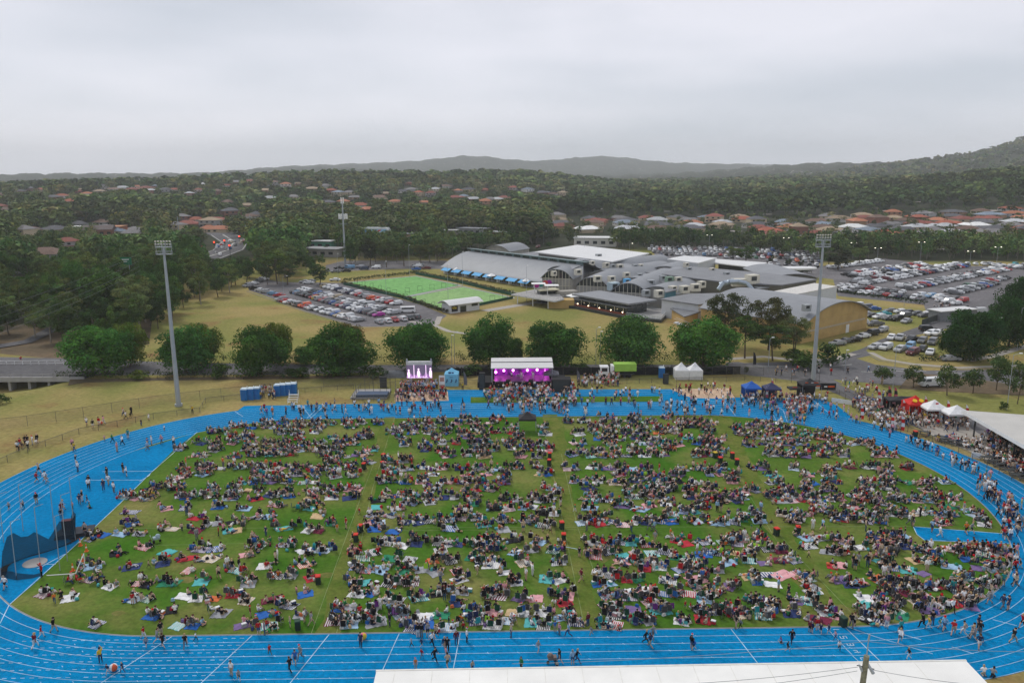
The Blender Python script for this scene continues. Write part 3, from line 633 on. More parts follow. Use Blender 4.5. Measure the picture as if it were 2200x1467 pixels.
for r_, (d, st) in enumerate([(560, 27), (590, 27), (620, 27), (652, 27), (688, 28), (724, 29), (762, 30)]):
    x = -10 if d > 640 else 60
    while x < .66*d:
        px = 1100+1730*x/d
        if px > (1190 if d > 600 else 1560 if d > 570 else 1650) and not (1600 < px < 1730 and d > 690) and U(0, 1) < .93:
            if d < 600 and px < 1800: rn = pick(['brick orange', 'terracotta red', 'sandy brown', 'dull red', 'dark grey'])
            else: rn = pick(list(RC), [9, 9, 22, 17, 12, 7, 8, 5, 6, 0, 9])
            wn, wc = pick(WC, [5, 3, 2, 2, 1]); k = pick([0, 1, 2], [4, 2, 3])
            house(x+U(-2, 2), d+U(-4, 4), k, rn, wc, R(U(-35, 25))+pick([0, 0, math.pi/2, math.pi]), f'{"two-storey" if k == 1 else "single-storey"} {wn} house with {rn} roof, {["front", "front", "second", "third", "middle", "back", "rearmost"][r_]} street {zs(px)}', U(.88, 1.05), 'suburban houses behind the car park')
        x += st-3+U(-2, 4)
# houses scattered on the hill and plain to the left; photo position of the roof and its distance
LH = [(600, 372, 1300), (625, 374, 1250), (745, 411, 1010), (795, 425, 900), (835, 402, 1150), (870, 397, 1200), (915, 408, 1020), (940, 395, 1220), (1045, 410, 1010), (1020, 402, 1100), (1000, 398, 1150), (980, 400, 1120), (960, 385, 1330), (1045, 388, 1300), (1105, 388, 1320), (1135, 389, 1300), (1165, 389, 1290), (1190, 391, 1280), (1210, 392, 1280), (885, 380, 1350), (890, 393, 1240), (820, 410, 1080), (770, 407, 1080),
      (780, 418, 950), (760, 400, 1150), (855, 412, 1020), (930, 400, 1150), (1070, 402, 1120), (1085, 400, 1150), (1010, 388, 1280), (988, 390, 1260), (905, 400, 1160), (710, 410, 1000), (720, 398, 1150), (735, 402, 1120), (710, 390, 1250), (540, 412, 950), (545, 432, 800), (560, 430, 820), (490, 425, 850), (505, 433, 820), (460, 450, 700), (470, 440, 740), (455, 460, 640), (478, 462, 640), (430, 445, 760), (400, 440, 760), (410, 455, 700), (385, 462, 650),
      (300, 395, 1250), (280, 392, 1300), (260, 396, 1250), (310, 388, 1350), (330, 392, 1280), (340, 400, 1180), (230, 398, 1200), (350, 385, 1400), (370, 400, 1180), (390, 396, 1230), (420, 402, 1120), (440, 398, 1180), (450, 385, 1400), (480, 400, 1150), (150, 405, 1100), (130, 408, 1080), (190, 395, 1250), (185, 396, 1200), (500, 390, 1300), (520, 385, 1400), (550, 380, 1450), (240, 390, 1350), (165, 415, 1000), (205, 402, 1150),
      (240, 455, 660), (275, 462, 640), (255, 470, 620), (290, 472, 600), (230, 448, 720), (300, 462, 640), (180, 452, 700), (60, 472, 600), (80, 465, 640), (130, 464, 640), (15, 425, 900), (30, 427, 880), (100, 520, 450), (150, 500, 500), (1055, 402, 1120), (650, 385, 1300), (680, 395, 1200), (640, 404, 1080), (590, 405, 1060), (580, 395, 1180), (500, 412, 1000), (85, 390, 1350), (60, 395, 1250), (110, 392, 1300), (20, 400, 1150)]
for px, py, d in LH:
    x = (px-1100)/1730*d; y = d; rn = pick(list(RC), [10, 10, 14, 10, 14, 14, 7, 8, 6, 3, 8]); wn, wc = pick(WC); k = pick([0, 1, 2, 3])
    if (px, py) in ((625, 374), (745, 411), (795, 425), (915, 408), (1045, 410)): rn = 'brick orange'
    z = 'on the wooded hillside' if px > 690 and d > 900 else 'beside the highway' if d < 860 and px > 370 else 'on the distant left slope' if d > 900 else 'in the left woods'
    house(x, y, k, rn, wc, R(U(-40, 40)), f'{"two-storey" if k == 1 else "small" if k == 3 else "long"} {wn} house with {rn} roof {z}', U(.95, 1.25), 'houses '+z)
# larger far buildings
def shed(px, py, d, l, w, h, rz, wall, roofc, label, cat='building', rise=0):
    x = (px-1100)/1730*d; z = T(x, d); e = empty('building', (x, d, z), rz); b = MB(); b.box((0, 0, h/2), (l, w, h)); 
    for i in range(int(l/5)): b.box((-l/2+3+i*5, -w/2-.03, h*.5), (2.6, .1, h*.35), m=1)
    b.build('wall', [M_wall, M_win], e, color=wall); b = MB()
    if rise: hip(b, l, w, h+.02, rise, gable=True)
    else: b.box((0, 0, h+.2), (l+1, w+1, .36))
    b.build('roof', M_roof, e, color=roofc); tag(e, label, cat); q = P(x, d, z+h*.5); KEEP.append((q[0], q[1], l*.6/d*1730, d)); return e
shed(195, 448, 640, 26, 16, 5, .3, (.5, .5, .5), (.62, .62, .60), 'large white flat-roofed building among the left roofs'); shed(243, 450, 625, 22, 14, 6, .1, (.45, .17, .09), (.5, .24, .13), 'orange brick building beside the white flat roof')
shed(222, 466, 610, 20, 13, 5, .2, (.25, .12, .08), (.13, .105, .1), 'brown roofed hall below the orange building', rise=3); shed(695, 503, 500, 15, 9, 4.5, -.2, (.08, .3, .2), (.6, .62, .6), 'green and white service station canopy in the trees')
shed(700, 520, 455, 22, 12, 4.2, -.3, (.35, .33, .31), (.3, .3, .3), 'grey roofed building left of the phone mast'); shed(1280, 516, 505, 26, 12, 5.2, -.15, (.6, .58, .52), (.68, .68, .66), 'long white two-storey building behind the club'); shed(1075, 495, 580, 12, 8, 3.5, -.3, (.25, .1, .07), (.6, .6, .6), 'small shed with white roof and red brick wall')
shed(1020, 487, 610, 24, 10, 4, -.5, (.3, .3, .3), (.25, .26, .28), 'dark grey sloping-roof building in the woods'); shed(968, 486, 600, 12, 8, 3.5, -.2, (.22, .2, .17), (.5, .5, .48), 'small brown building left of the dark roof'); shed(38, 552, 385, 14, 8, 4, .2, (.5, .5, .48), (.42, .43, .42), 'grey building at the left edge of the woods')
shed(885, 498, 560, 14, 8, 4, 0, (.5, .3, .25), (.3, .3, .32), 'low building right of the arched sign')
"""arched showroom with a blue and red sign"""
x, y = (808-1100)/1730*540, 540; e = empty('showroom', (x, y, 0), -.08); b = MB(); b.box((0, 0, 2.5), (26, 12, 5)); b.build('wall', [M_wall], e, color=(.2, .2, .21))
b = MB(); b.box((-2, -3, 5.2), (34, 14, .4)); b.build('canopy', [M_wall], e, color=(.5, .52, .54)); b = MB(); n = 12; L_ = 10.5
pr = [(-L_, 5.4)]+[(-L_+2.2*(1-math.cos(math.pi/2*i/6)), 5.4+4.6*math.sin(math.pi/2*i/6)) for i in range(1, 7)]+[(L_-2.2*(1-math.sin(math.pi/2*(i)/6)), 5.4+4.6*math.cos(math.pi/2*i/6)) for i in range(0, 6)]+[(L_, 5.4)]
b.add([(p[0], -4, p[1]) for p in pr]+[(p[0], 4, p[1]) for p in pr], [tuple(range(len(pr)))]+[tuple(range(len(pr), 2*len(pr)))[::-1]]+[(i+1, i, i+len(pr), i+1+len(pr)) for i in range(len(pr)-1)]); b.build('arched_roof', [M_wall], e, color=(.6, .62, .63))
b = MB(); b.box((0, -4.08, 7.2), (18, .1, 3.2)); b.add([(-9, -4.15, 6.4), (9, -4.15, 6.4), (9, -4.15, 7), (1, -4.15, 7.6), (-3, -4.15, 6.9), (-9, -4.15, 7)], [(0, 1, 2, 3, 4, 5)], 1); b.add([(0, -4.2, 6.2), (2, -4.2, 6.2), (6, -4.2, 8.6), (4, -4.2, 8.6)], [(0, 1, 2, 3)], 2)
b.build('sign', [mat('sign_blue', (.25, .5, .72)), mat('sign_white', (.75, .75, .78)), mat('sign_red', (.65, .06, .04))], e)
tag(e, 'arched showroom with pale blue, white and red sign panel in the woods', 'building'); KEEP.append((808, 490, 45, 540))

# --- planting
TREES = []
def plant(xa, xb, ya, yb, sp, hr, wr, cols, zone, cond=None, test=True, hs=True):
    y = ya
    while y < yb:
        x = xa
        while x < xb:
            px, py = x+U(-.45, .45)*sp, y+U(-.45, .45)*sp; x += sp
            if py < 30 or abs(px/py) > .72: continue
            if cond and not cond(px, py): continue
            h = U(*hr); w = h*U(*wr)
            for kk_ in (1, .72, .5):
                if not (test and covers(px, py, h*kk_, w*kk_, hs)): break
            else: continue
            h, w = h*kk_, w*kk_
            TREES.append((px, py, h, w, pick(cols), zone))
        y += sp
plant(-330, -92, 225, 470, 8.0, (10, 19), (.6, .9), [('cas', D_CAS), ('euc', D_EUC), ('euc', (.12, .165, .045)), ('cas', (.07, .13, .03)), ('fig', (.075, .15, .03))], 'left wood', lambda x, y: (x < -109 if y < 332 else x < -92 if y < 400 else x < -80) and not (y < 252 and x < -122) and y > 230)
plant(-175, -103, 192, 260, 8, (9, 14), (.55, .8), [('cas', (.045, .085, .022)), ('euc', D_EUC), ('cas', D_CAS)], 'bridge grove', lambda x, y: y > 214-(x+105)*.12)
plant(-330, 10, 400, 560, 10, (11, 18), (.55, .85), [('euc', D_EUC), ('euc', (.12, .15, .045)), ('cas', D_CAS)], 'wood behind the greens', lambda x, y: y > 412 and not (x > -20 and y < 440))
plant(-75, 40, 424, 520, 8, (8.5, 11.5), (.7, 1.0), [('euc', D_EUC), ('cas', D_CAS), ('euc', (.12, .15, .045))], 'wood behind the greens', lambda x, y: y > 424+(x+75)*.35, hs=False)
plant(20, 340, 440, 560, 8.5, (8.5, 12.5), (.65, .95), [('euc', D_EUC), ('cas', D_CAS), ('euc', (.08, .11, .035)), ('cas', (.045, .075, .026))], 'tree belt behind the car park', lambda x, y: (478 < y < 530 if x < 140 else 470-(x-140)*.17 < y < 505-(x-140)*.17), hs=False)
plant(110, 380, 372, 460, 8, (9, 13), (.6, .9), [('cas', D_CAS), ('euc', (.06, .07, .028)), ('euc', D_EUC)], 'tree belt behind the car park', lambda x, y: (abs(y-(438-(x-125)*.16)) < 12 and x < 175) or (y > 425-(x-150)*.16 and y < 470))
for px, py, h, w, k, c, l in [(596, 610, 78, 70, 'euc', D_LIM, 'tall fresh green gum at the car park entrance'), (618, 612, 50, 60, 'euc', (.07, .10, .03), 'low spreading gum at the car park entrance'), (687, 612, 48, 55, 'cas', (.05, .09, .022), 'round green tree at the head of the left car park'), (415, 560, 75, 85, 'euc', (.10, .115, .055), 'pale broad gum beside the highway'), (575, 612, 45, 40, 'euc', (.07, .10, .03), 'small gum beside the highway-side cars'),
                            (795, 570, 62, 50, 'cas', (.04, .05, .025), 'dark brownish tree behind the left green'), (830, 575, 66, 55, 'euc', (.08, .10, .03), 'olive tree behind the far green'), (868, 572, 64, 55, 'euc', (.07, .10, .025), 'bright olive tree above the far green'), (905, 572, 55, 50, 'euc', (.09, .11, .03), 'yellow-olive tree left of the long hall'), (940, 562, 50, 50, 'euc', (.07, .09, .03), 'olive tree touching the long hall roof'), (755, 572, 60, 40, 'cas', D_CAS, 'dark tree beside the phone mast'),
                            (1122, 522, 42, 45, 'euc', (.06, .09, .03), 'palm-like tree by the rear driveway'), (1178, 533, 14, 20, 'cas', D_CAS, 'small dark shrub tree beside the rear driveway'), (1394, 568, 26, 22, 'cas', (.03, .055, .015), 'dark round tree at the white roof corner'), (1656, 568, 24, 14, 'cas', (.035, .06, .02), 'dark cone shaped tree by the white canopy'), (1694, 572, 18, 16, 'cas', (.04, .065, .02), 'small tree left of the oval canopy'), (1720, 575, 20, 16, 'cas', (.04, .065, .02), 'small tree touching the oval canopy'),
                            (1602, 566, 42, 50, 'cas', D_CAS, 'dark tree inside the far car park'), (1575, 562, 36, 46, 'euc', D_EUC, 'left tree inside the far car park'), (1800, 580, 50, 60, 'cas', (.04, .05, .022), 'broad dark tree right of the right floodlight'), (1780, 572, 44, 46, 'cas', D_CAS, 'tree just behind the right floodlight'), (1845, 570, 45, 50, 'euc', D_EUC, 'grey-green tree at the car park corner'), (2185, 655, 45, 40, 'fig', (.03, .075, .016), 'dark fig beside the far car park exit')]:
    x, y = G(px, py); s = math.hypot(y, CH)/1730; t = {'euc': EUC, 'cas': CAS, 'fig': FIG}[k]; t[px % len(t)].put(x, y, h*s*1.03, jit(c, .06), l, w=w*s)
# beyond the first belts: woods on the plain and on the hills, thinned where suburbs stand
def spread(n, d0, d1, hr, cols, zone, cond=None, pxr=(-120, 2330), hs=True):
    for _ in range(n):
        d = math.sqrt(U(d0*d0, d1*d1)); px = U(*pxr); x = (px-1100)/1730*d; y = d
        if cond and not cond(px, d): continue
        h = U(*hr); w = h*U(.75, 1.4)
        for kk_ in (1, .7, .5):
            if not covers(x, y, h*kk_, w*kk_, hs): break
        else: continue
        h, w = h*kk_, w*kk_
        TREES.append((x, y, h, w, pick(cols), zone))
GC = [('euc', D_EUC), ('euc', (.08, .12, .036)), ('cas', D_CAS), ('euc', (.14, .165, .052)), ('cas', (.068, .105, .03)), ('euc', (.155, .17, .07))]
spread(6000, 480, 900, (12, 20), GC, 'plain left', lambda p, d: p < 1180 and not (p > 700 and d < 520))
spread(900, 530, 840, (3.5, 7), GC+[('cas', (.07, .12, .03))], 'suburb gardens', lambda p, d: p > 1180, hs=False)
spread(1900, 800, 1150, (14, 21), [('euc', (.06, .09, .028)), ('euc', (.08, .11, .03)), ('cas', (.05, .08, .024))], 'hill foot right', lambda p, d: p > 1150 and d > 790+max(0, 1500-p)*.1)
spread(6500, 900, 1400, (12, 19), GC, 'mid hill', lambda p, d: p < 1200)
spread(2600, 1150, 1700, (14, 21), GC+[('euc', (.075, .115, .03))], 'right hill', lambda p, d: p > 1100)
spread(3200, 1400, 2700, (14, 21), GC, 'far woods')
spread(1500, 1400, 2000, (12, 19), GC, 'ridge')
TREES.sort(key=lambda t: t[0]**2+t[1]**2)
COLN = lambda c: 'pale green' if c[1] > .16 else 'olive green' if c[0] > .10 else 'mid green' if c[0] > .068 else 'dark green'
NIND = 225; near = [t for t in TREES if -40 < P(t[0], t[1], t[2]*.7)[0] < 2240][:NIND]; ns = set(id(t) for t in near)
for i, t in enumerate(near):
    x, y, h, w, (k, c), zn = t; tt = {'euc': EUC, 'cas': CAS, 'fig': FIG}[k]; q = tt[random.randrange(len(tt))]; d = math.hypot(x, y)
    size = 'tall' if h > 14.5 else 'low' if h < 11 else 'middle-height'
    row_ = 'front edge' if d < 262 else 'middle' if d < 320 else 'depth' if d < 390 else 'far side'
    spc = {'euc': 'gum tree with pale trunk', 'cas': 'bushy casuarina', 'fig': 'broad leafy tree'}[k]
    zs = {'left wood': 'left wood', 'bridge grove': 'bridge grove', 'wood behind the greens': 'wood behind greens', 'tree belt behind the car park': 'car park tree belt'}.get(zn, zn)
    q.put(x, y, h, jit(c, .28), f'{size} {COLN(c)} {spc}, {row_} of {zs}', group='trees of the '+zs, w=w, bark=(.26, .23, .19) if k == 'euc' else (.1, .08, .06))
def lod(seed, n, per, leaf, tr=False):
    (V, F, tt), wb = tree_tpl(seed, 14, 11, 3.2, n, per, leaf, 'dome', .8, 1.3, 0, .25, tint=.12); return V, F, tt, wb
LT = []
def mk(seed, n, per, leaf, trunk=True):
    V, F, tt, wb = lod(seed, n, per, leaf); Fl = [tuple(f) for f in F]; pt = [0]*len(Fl); tl = tt
    if trunk:
        o = len(V); V = np.concatenate([V, np.array(wb.v)]); Fl += [tuple(i+o for i in f) for f in wb.f]; pt += [1]*len(wb.f); tl = np.concatenate([tt, np.ones((len(wb.f), 3))])
    return Tpl(V, Fl, pt, tl)
L1 = [mk(200+i, 17, 14, 1.55) for i in range(4)]; L2 = [mk(220+i, 10, 8, 2.7, False) for i in range(4)]; L3 = [mk(240+i, 7, 6, 4.2, False) for i in range(4)]
it1, it2 = [], []
for t in TREES:
    if id(t) in ns: continue
    x, y, h, w, (k, c), zn = t; d = math.hypot(x, y)
    tp = random.choice(L1 if d < 780 else L2 if d < 1300 else L3); c = jit(c, .28); g_ = 1+.3*math.sin(x/70+1)*math.cos(d/55)+.15*math.sin(x/23+d/31); c = (c[0]*g_*(1+.12*math.sin(d/90)), c[1]*g_, c[2]*g_); sc = (w/11, w/11, h/14)
    (it1 if y > 860 else it2).append((tp, x, y, T(x, y), U(0, 6.28), sc, [c, (.2, .17, .14)]))
kind(stuff_mesh('forest', it1, M_mass), 'stuff', 'far grey-green forest covering the hills'); kind(stuff_mesh('woodland', it2, M_mass), 'stuff', 'woodland on the plain behind the near trees')
print('trees', len(TREES), 'stuff', len(it1), len(it2))



# ------------------------------------------------------------------ built things
M_steel = mat('galvanised_steel', (.36, .39, .42), .45, .08, .6, metal=.3); M_white = mat('white_paint', (.8, .8, .78), .5, .06, .8); M_black = mat('black_fabric', (.012, .012, .014), .8, .2); M_dk = mat('dark_metal', (.04, .045, .045), .5)
M_rgrey = mat('grey_roofing', (.235, .245, .26), .5, .07, .25); M_rgrey2 = mat('mid_grey_roofing', (.18, .185, .195), .5, .12, .3); M_rwhite = mat('white_roofing', (.66, .66, .65), .5, .05, .2); M_yel = mat('yellow_brick', (.50, .34, .13), .85, .1, .4)
M_glass = mat('dark_glass', (.02, .028, .03), .12, .1, 1, spec=.7); M_conc2 = mat('concrete', (.33, .32, .31), .85, .14, .5); M_teal = mat('teal_paint', (.06, .17, .22), .6); M_cream = mat('cream_panel', (.62, .59, .50), .6); M_olive = mat('olive_cladding', (.13, .125, .10), .7)
M_wallw = mat('white_cladding', (.58, .59, .60), .6, .05, .4); M_brick = mat('red_brown_timber', (.22, .055, .03), .7); M_wire = mat('fence_wire', (.10, .095, .08), .6); M_skyblue = mat('blue_canvas', (.10, .38, .68), .7, .08)
def part(b, n, m, e, c=None): return b.build(n, m, e, color=c)
# floodlight masts
def flood(px, py, h, label):
    x, y = G(px, py); e = empty('floodlight_mast', (x, y, 0), 0)
    b = MB(); b.rod((0, 0, 0), (0, 0, .5), .75, .75, 14, 0); b.rod((0, 0, .5), (0, 0, h*.5), .5, .38, 14); b.rod((0, 0, h*.5), (0, 0, h), .38, .22, 14); part(b, 'pole', M_steel, e)
    b = MB()
    for z in (h-1.3, h+.1): 
        b.box((0, 0, z), (3.0, .8, .06))
        for yy in (-.4, .4): b.rod((-1.5, yy, z+.6), (1.5, yy, z+.6), .03, n=4)
        for k in range(7): b.rod((-1.5+.5*k, -.4, z), (-1.5+.5*k, -.4, z+.6), .025, n=4); b.rod((-1.5+.5*k, .4, z), (-1.5+.5*k, .4, z+.6), .025, n=4)
    for k in (-1.5, -.4, .4, 1.5): b.rod((k, 0, h-1.3), (k, 0, h+1.3), .05, n=4)
    b.rod((-1.5, 0, h+1.25), (1.5, 0, h+1.25), .05, n=4); part(b, 'platform', M_steel, e)
    for k in range(6):
        for z in (h+1.25, h+.7):
            b = MB(); b.box((0, 0, 0), (.55, .32, .42), tilt=.5, top=.8); o = part(b, 'lamp', M_cream, e); o.scale = (.55, .55, .55); o.location = (-1.4+.56*k, -.3, z)
            o = None
    tag(e, label, 'floodlight', 'stadium floodlight masts', at=(x, y, h*.6))
flood(384, 872, 32.2, 'tall grey floodlight mast standing by the left bend of the track'); flood(1746, 828, 31.6, 'tall grey floodlight mast standing behind the black gazebo on the right')
# fences: rails plus posts
M_mesh, t_, b_ = base_mat('chain_mesh', .6); b_.inputs['Base Color'].default_value = (.16, .14, .11, 1); b_.inputs['Alpha'].default_value = .22; MATS['mesh'] = M_mesh
def fence(px, h, gap, label, m=None, meshy=True, r=.035, mid=False, solid=None):
    pl = pxs(px); x0, y0 = pl[0]; e = empty('fence', (x0, y0, 0)); q = [(p[0]-x0, p[1]-y0) for p in pl]; m = m or M_wire
    b = MB()
    for a, c in zip(q, q[1:]):
        b.rod((*a, h), (*c, h), r, n=5)
        if mid: b.rod((*a, h*.5), (*c, h*.5), r*.8, n=4)
    part(b, 'rail', m, e)
    b = MB()
    for a, c in zip(q, q[1:]): b.add([(*a, .05), (*c, .05), (*c, h), (*a, h)], [(0, 1, 2, 3)])
    if meshy: part(b, 'mesh', M_mesh if not solid else solid, e)
    pts = dense(q, gap); pm = MB().rod((0, 0, 0), (0, 0, h+.05), r*1.25, n=6).mesh('post', [m])
    for p in pts[:95]:
        o = bpy.data.objects.new('post', pm); COL.objects.link(o); o.parent = e; o.location = (*p, 0)
    tag(e, label, 'fence', at=(x0, y0, h)); return e
fence([(-30, 1013), (60, 973), (170, 933), (330, 900), (430, 887), (442, 866), (520, 857), (620, 846), (760, 836)], 1.15, 3.0, 'low brown mesh fence following the left outside edge of the track')
fence([(-20, 925), (60, 916), (180, 897), (300, 877), (384, 865), (520, 850), (640, 838), (750, 830), (850, 826)], 2.1, 4.0, 'tall thin mesh fence crossing the dry grass on the left', r=.028)
fence([(1240, 828), (1400, 823), (1560, 820), (1600, 818), (1700, 822), (1760, 828), (1790, 840), (1830, 868), (1862, 892), (1925, 918), (2030, 960), (2120, 1005), (2230, 1060)], 1.15, 2.6, 'low pipe and mesh fence along the right outside of the track')
fence([(970, 826), (1030, 826)], 1.1, 3, 'short low fence between the light blue tent and the stage'); fence([(850, 829), (965, 826)], 1.15, 2.5, 'low fence in front of the big screen trailer')
fence([(1575, 808), (1600, 806), (1640, 806), (1700, 812), (1760, 820)], 2.0, 3.5, 'tall gate fence along the road behind the blue gazebo', r=.03)
fence([(1980, 700), (2010, 690), (2080, 668)], 1.9, 2.4, 'dark mesh fence beside the access road on the right', solid=mat('fence_cloth', (.05, .06, .055), .9))
M_hedge = mat_two('hedge_leaves', (.022, .045, .016), (.04, .06, .02), 1.5, 5.0)
def hedge(px, w, h, label, m=None, step=.9, name='hedge'):
    pl = dense(pxs(px), step); rng = np.random.default_rng(int(px[0][0])); C = []
    for p in pl:
        for k in range(3): C.append((p[0]+rng.uniform(-w/2, w/2), p[1]+rng.uniform(-w/2, w/2), rng.uniform(.25, .8)*h))
    C = np.array(C); V, F, tt = leaf_quads(rng, C, np.full(len(C), h*.42), 16, .34)
    o = stuff_mesh(name, [(Tpl(V, F, np.zeros(len(F)), tt), 0, 0, 0, 0, 1, [(1, 1, 1)])], M_leaf, bare=False); o.color = (*(m or (.03, .055, .018)), 1); tag(o, label, 'hedge', at=(*pl[len(pl)//2], 0)); return o
hedge([(735, 610), (865, 640), (960, 674)], 1.5, 1.4, 'brownish hedge between the left car park and bowling greens', (.075, .07, .03)); hedge([(893, 588), (985, 606), (1105, 635)], 1.6, 1.6, 'clipped hedge with reddish flowers beside the long hall lawn', (.05, .055, .03)); hedge([(740, 605), (893, 588)], 1, 1.5, 'row of small green shrubs behind the far green', (.03, .06, .02))
hedge([(1797, 628), (1990, 655)], 1.3, 1.4, 'dark clipped hedge along the far car park bank'); hedge([(1980, 775), (2070, 775), (2160, 755)], 1.5, 1.5, 'dark low hedge under the road corner fig')
hedge([(1600, 570), (1690, 582), (1740, 588)], 1.6, 1.4, 'flower hedge beside the white roof entrance', (.05, .06, .02))
# low dark scrub and screen along the road behind the stage
hedge([(130, 812), (330, 812), (560, 812), (800, 808)], 2.0, 1.8, 'long strip of dark scrub under the left figs', (.045, .07, .022), step=1.6); hedge([(250, 783), (420, 781), (640, 782), (830, 781)], 3.0, 2.6, 'tall dark undergrowth behind the left figs', (.04, .075, .02), step=1.3); hedge([(830, 781), (1000, 780), (1280, 780), (1560, 779)], 3.0, 3.0, 'tall dark undergrowth behind the stage figs', (.04, .07, .02), step=1.3); hedge([(970, 806), (1070, 804), (1200, 803), (1300, 803), (1420, 804), (1560, 803)], 2.2, 2.0, 'long strip of dark scrub behind stage and truck', (.03, .045, .018), step=1.5)
fence([(960, 808), (1120, 806), (1330, 806), (1500, 806), (1590, 804)], 1.9, 3, 'black cloth screen fence behind the stage', solid=M_black)
# bowling green fences and hoops
fence([(738, 612), (862, 641), (960, 672), (1102, 642)], 1.0, 3.5, 'green fence round the nearer bowling green', m=mat('green_fence', (.02, .10, .06), .6), solid=mat('green_shade_cloth', (.02, .085, .05), .9))
fence([(893, 590), (985, 608), (1106, 637)], 1.2, 3, 'green cloth fence on the hall side of the greens', m=MATS['green_fence'], solid=MATS['green_shade_cloth'])
M_dkf = mat('dark_frame', (.03, .04, .035), .6); hp = MB().rod((-.9, 0, 0), (-.9, 0, 2.1), .05, n=4).rod((.9, 0, 0), (.9, 0, 2.1), .05, n=4).rod((-.9, 0, 2.1), (.9, 0, 2.1), .06, n=4).rod((-.9, 0, .5), (.9, 0, .5), .05, n=4).mesh('bench_shelter', [M_dkf])
def row_of(pts, mesh, name, label, cat, group, rz=0):
    for p in pts:
        o = bpy.data.objects.new(name, mesh); COL.objects.link(o); o.location = (*p, 0); o.rotation_euler = (0, 0, rz); tag(o, label, cat, group)
def along(a, c, n): A, C = G(*a), G(*c); return [(A[0]+(C[0]-A[0])*i/(n-1), A[1]+(C[1]-A[1])*i/(n-1)) for i in range(n)]
row_of(along((848, 634), (978, 615), 6), hp, 'bench_shelter', 'dark bench frame between the two bowling greens', 'frame', 'bench frames at the greens', -.1)
row_of(along((872, 644), (952, 668), 5), hp, 'bench_shelter', 'dark bench frame on the car park side of the near green', 'frame', 'bench frames at the greens', 1.0); row_of(along((1000, 660), (1085, 642), 4), hp, 'bench_shelter', 'dark bench frame on the kiosk side of the near green', 'frame', 'bench frames at the greens', -.1); row_of(along((765, 610), (835, 630), 5), hp, 'bench_shelter', 'dark bench frame on the car park side of the far green', 'frame', 'bench frames at the greens', 1.0)
def lamp_post(px, py, h, label, arm=1.2, double=False, z=0, lit=False, group='lamp posts', r=.07):
    x, y = G(px, py); e = empty('lamp_post', (x, y, z)); b = MB().rod((0, 0, 0), (0, 0, h), r, r*.7, 6); part(b, 'pole', M_steel, e)
    for s in ((1, -1) if double else (1,)):
        if arm: part(MB().rod((0, 0, h), (s*arm, 0, h+.35), .04, n=4), 'arm', M_steel, e)
        part(MB().box((s*(arm+.2), 0, h+.36), (.62, .3, .16), top=.8), 'lamp', mat_emit('lamp_glow', (1, .93, .75), 2.5) if lit else M_white, e)
    tag(e, label, 'lamp post', group, at=(x, y, h)); return e
for a in [(389, 860)]: pass
for px, py, h, l, ar, dd, lit in [(830, 637, 13, 'thin tall light pole at the corner between the greens', .2, False, 0), (880, 595, 14, 'thin tall light pole behind the far green', .2, False, 0), (727, 607, 12, 'thin light pole at the head of the car park', .2, False, 0), (963, 655, 14, 'thin light pole in front of the near green', .2, False, 0), (994, 616, 14, 'thin light pole beside the long hall lawn', .2, False, 0), (1131, 650, 13, 'thin light pole in front of the roof terrace', .2, False, 0), (1255, 570, 14, 'thin mast on the white roof', .1, False, 0),
                              (610, 640, 8, 'curved street lamp in the left car park', 1.4, False, 0), (977, 785, 8, 'thin lamp post right of the big screen fig', .5, False, 0), (971, 788, 7.5, 'bare pole beside the lamp right of the big screen', .1, False, 0), (1280, 784, 9, 'lamp post between the two stage figs', .6, False, 0), (1289, 784, 8, 'bare pole beside the lamp between the figs', .1, False, 0), (1650, 800, 8, 'lamp post beside the gum trees above the footpath', .5, False, 0), (1942, 660, 8, 'lamp post in the access road car park', 1.0, True, 0),
                              (1523, 540, 9, 'double lamp post in the far left part of the car park', 1.2, True, 1), (1687, 548, 9, 'double lamp post behind the club roofs', 1.2, True, 1), (1832, 556, 8, 'double lamp post right of the floodlight', 1.2, True, 1), (1883, 575, 9, 'lit double lamp post in the big car park', 1.2, True, 1), (1976, 565, 10, 'lit double lamp post among the middle rows of cars', 1.2, True, 1), (2082, 578, 8, 'lit lamp post in the middle of the big car park', 1.2, True, 1), (2140, 573, 9, 'lit double lamp post near the right edge car rows', 1.2, True, 1),
                              (2125, 760, 9, 'curved street lamp over the right footpath', 2.0, False, 0), (2185, 752, 11, 'tall street lamp at the right edge', 2.0, False, 0), (1917, 845, 10, 'street lamp behind the flag banners', .8, False, 0), (2163, 880, 11, 'tall street lamp on the right lawn', 1.2, False, 0), (1352, 562, 9, 'lamp post in front of the tree belt', 1.2, False, 1), (1168, 525, 8, 'street lamp on the rear driveway', 1.5, False, 0), (1815, 800, 5, 'blue signed pole at the road edge', .1, False, 0)]:
    lamp_post(px, py, h, l, ar, dd, 0, lit)
# phone mast
x, y = G(742, 572); e = empty('phone_mast', (x, y, 0)); part(MB().rod((0, 0, 0), (0, 0, 32), .55, .3, 10), 'pole', M_steel, e); b = MB()
for z in (24.5, 21): b.rod((-2.2, 0, z), (2.2, 0, z), .08, n=4); b.rod((0, -2.2, z), (0, 2.2, z), .08, n=4)
part(b, 'crossarm', M_steel, e)
for k in range(6): t = k*math.pi/3; part(MB().box((2*math.cos(t), 2*math.sin(t), 24.7), (.5, .4, 2.6), rz=t), 'antenna', M_white, e)
for k in (-.5, .5): part(MB().box((k, 0, 32.5), (.5, .4, 3)), 'antenna', M_white, e)
tag(e, 'tall grey phone mast with white antennas behind the greens', 'mast', at=(x, y, 25))
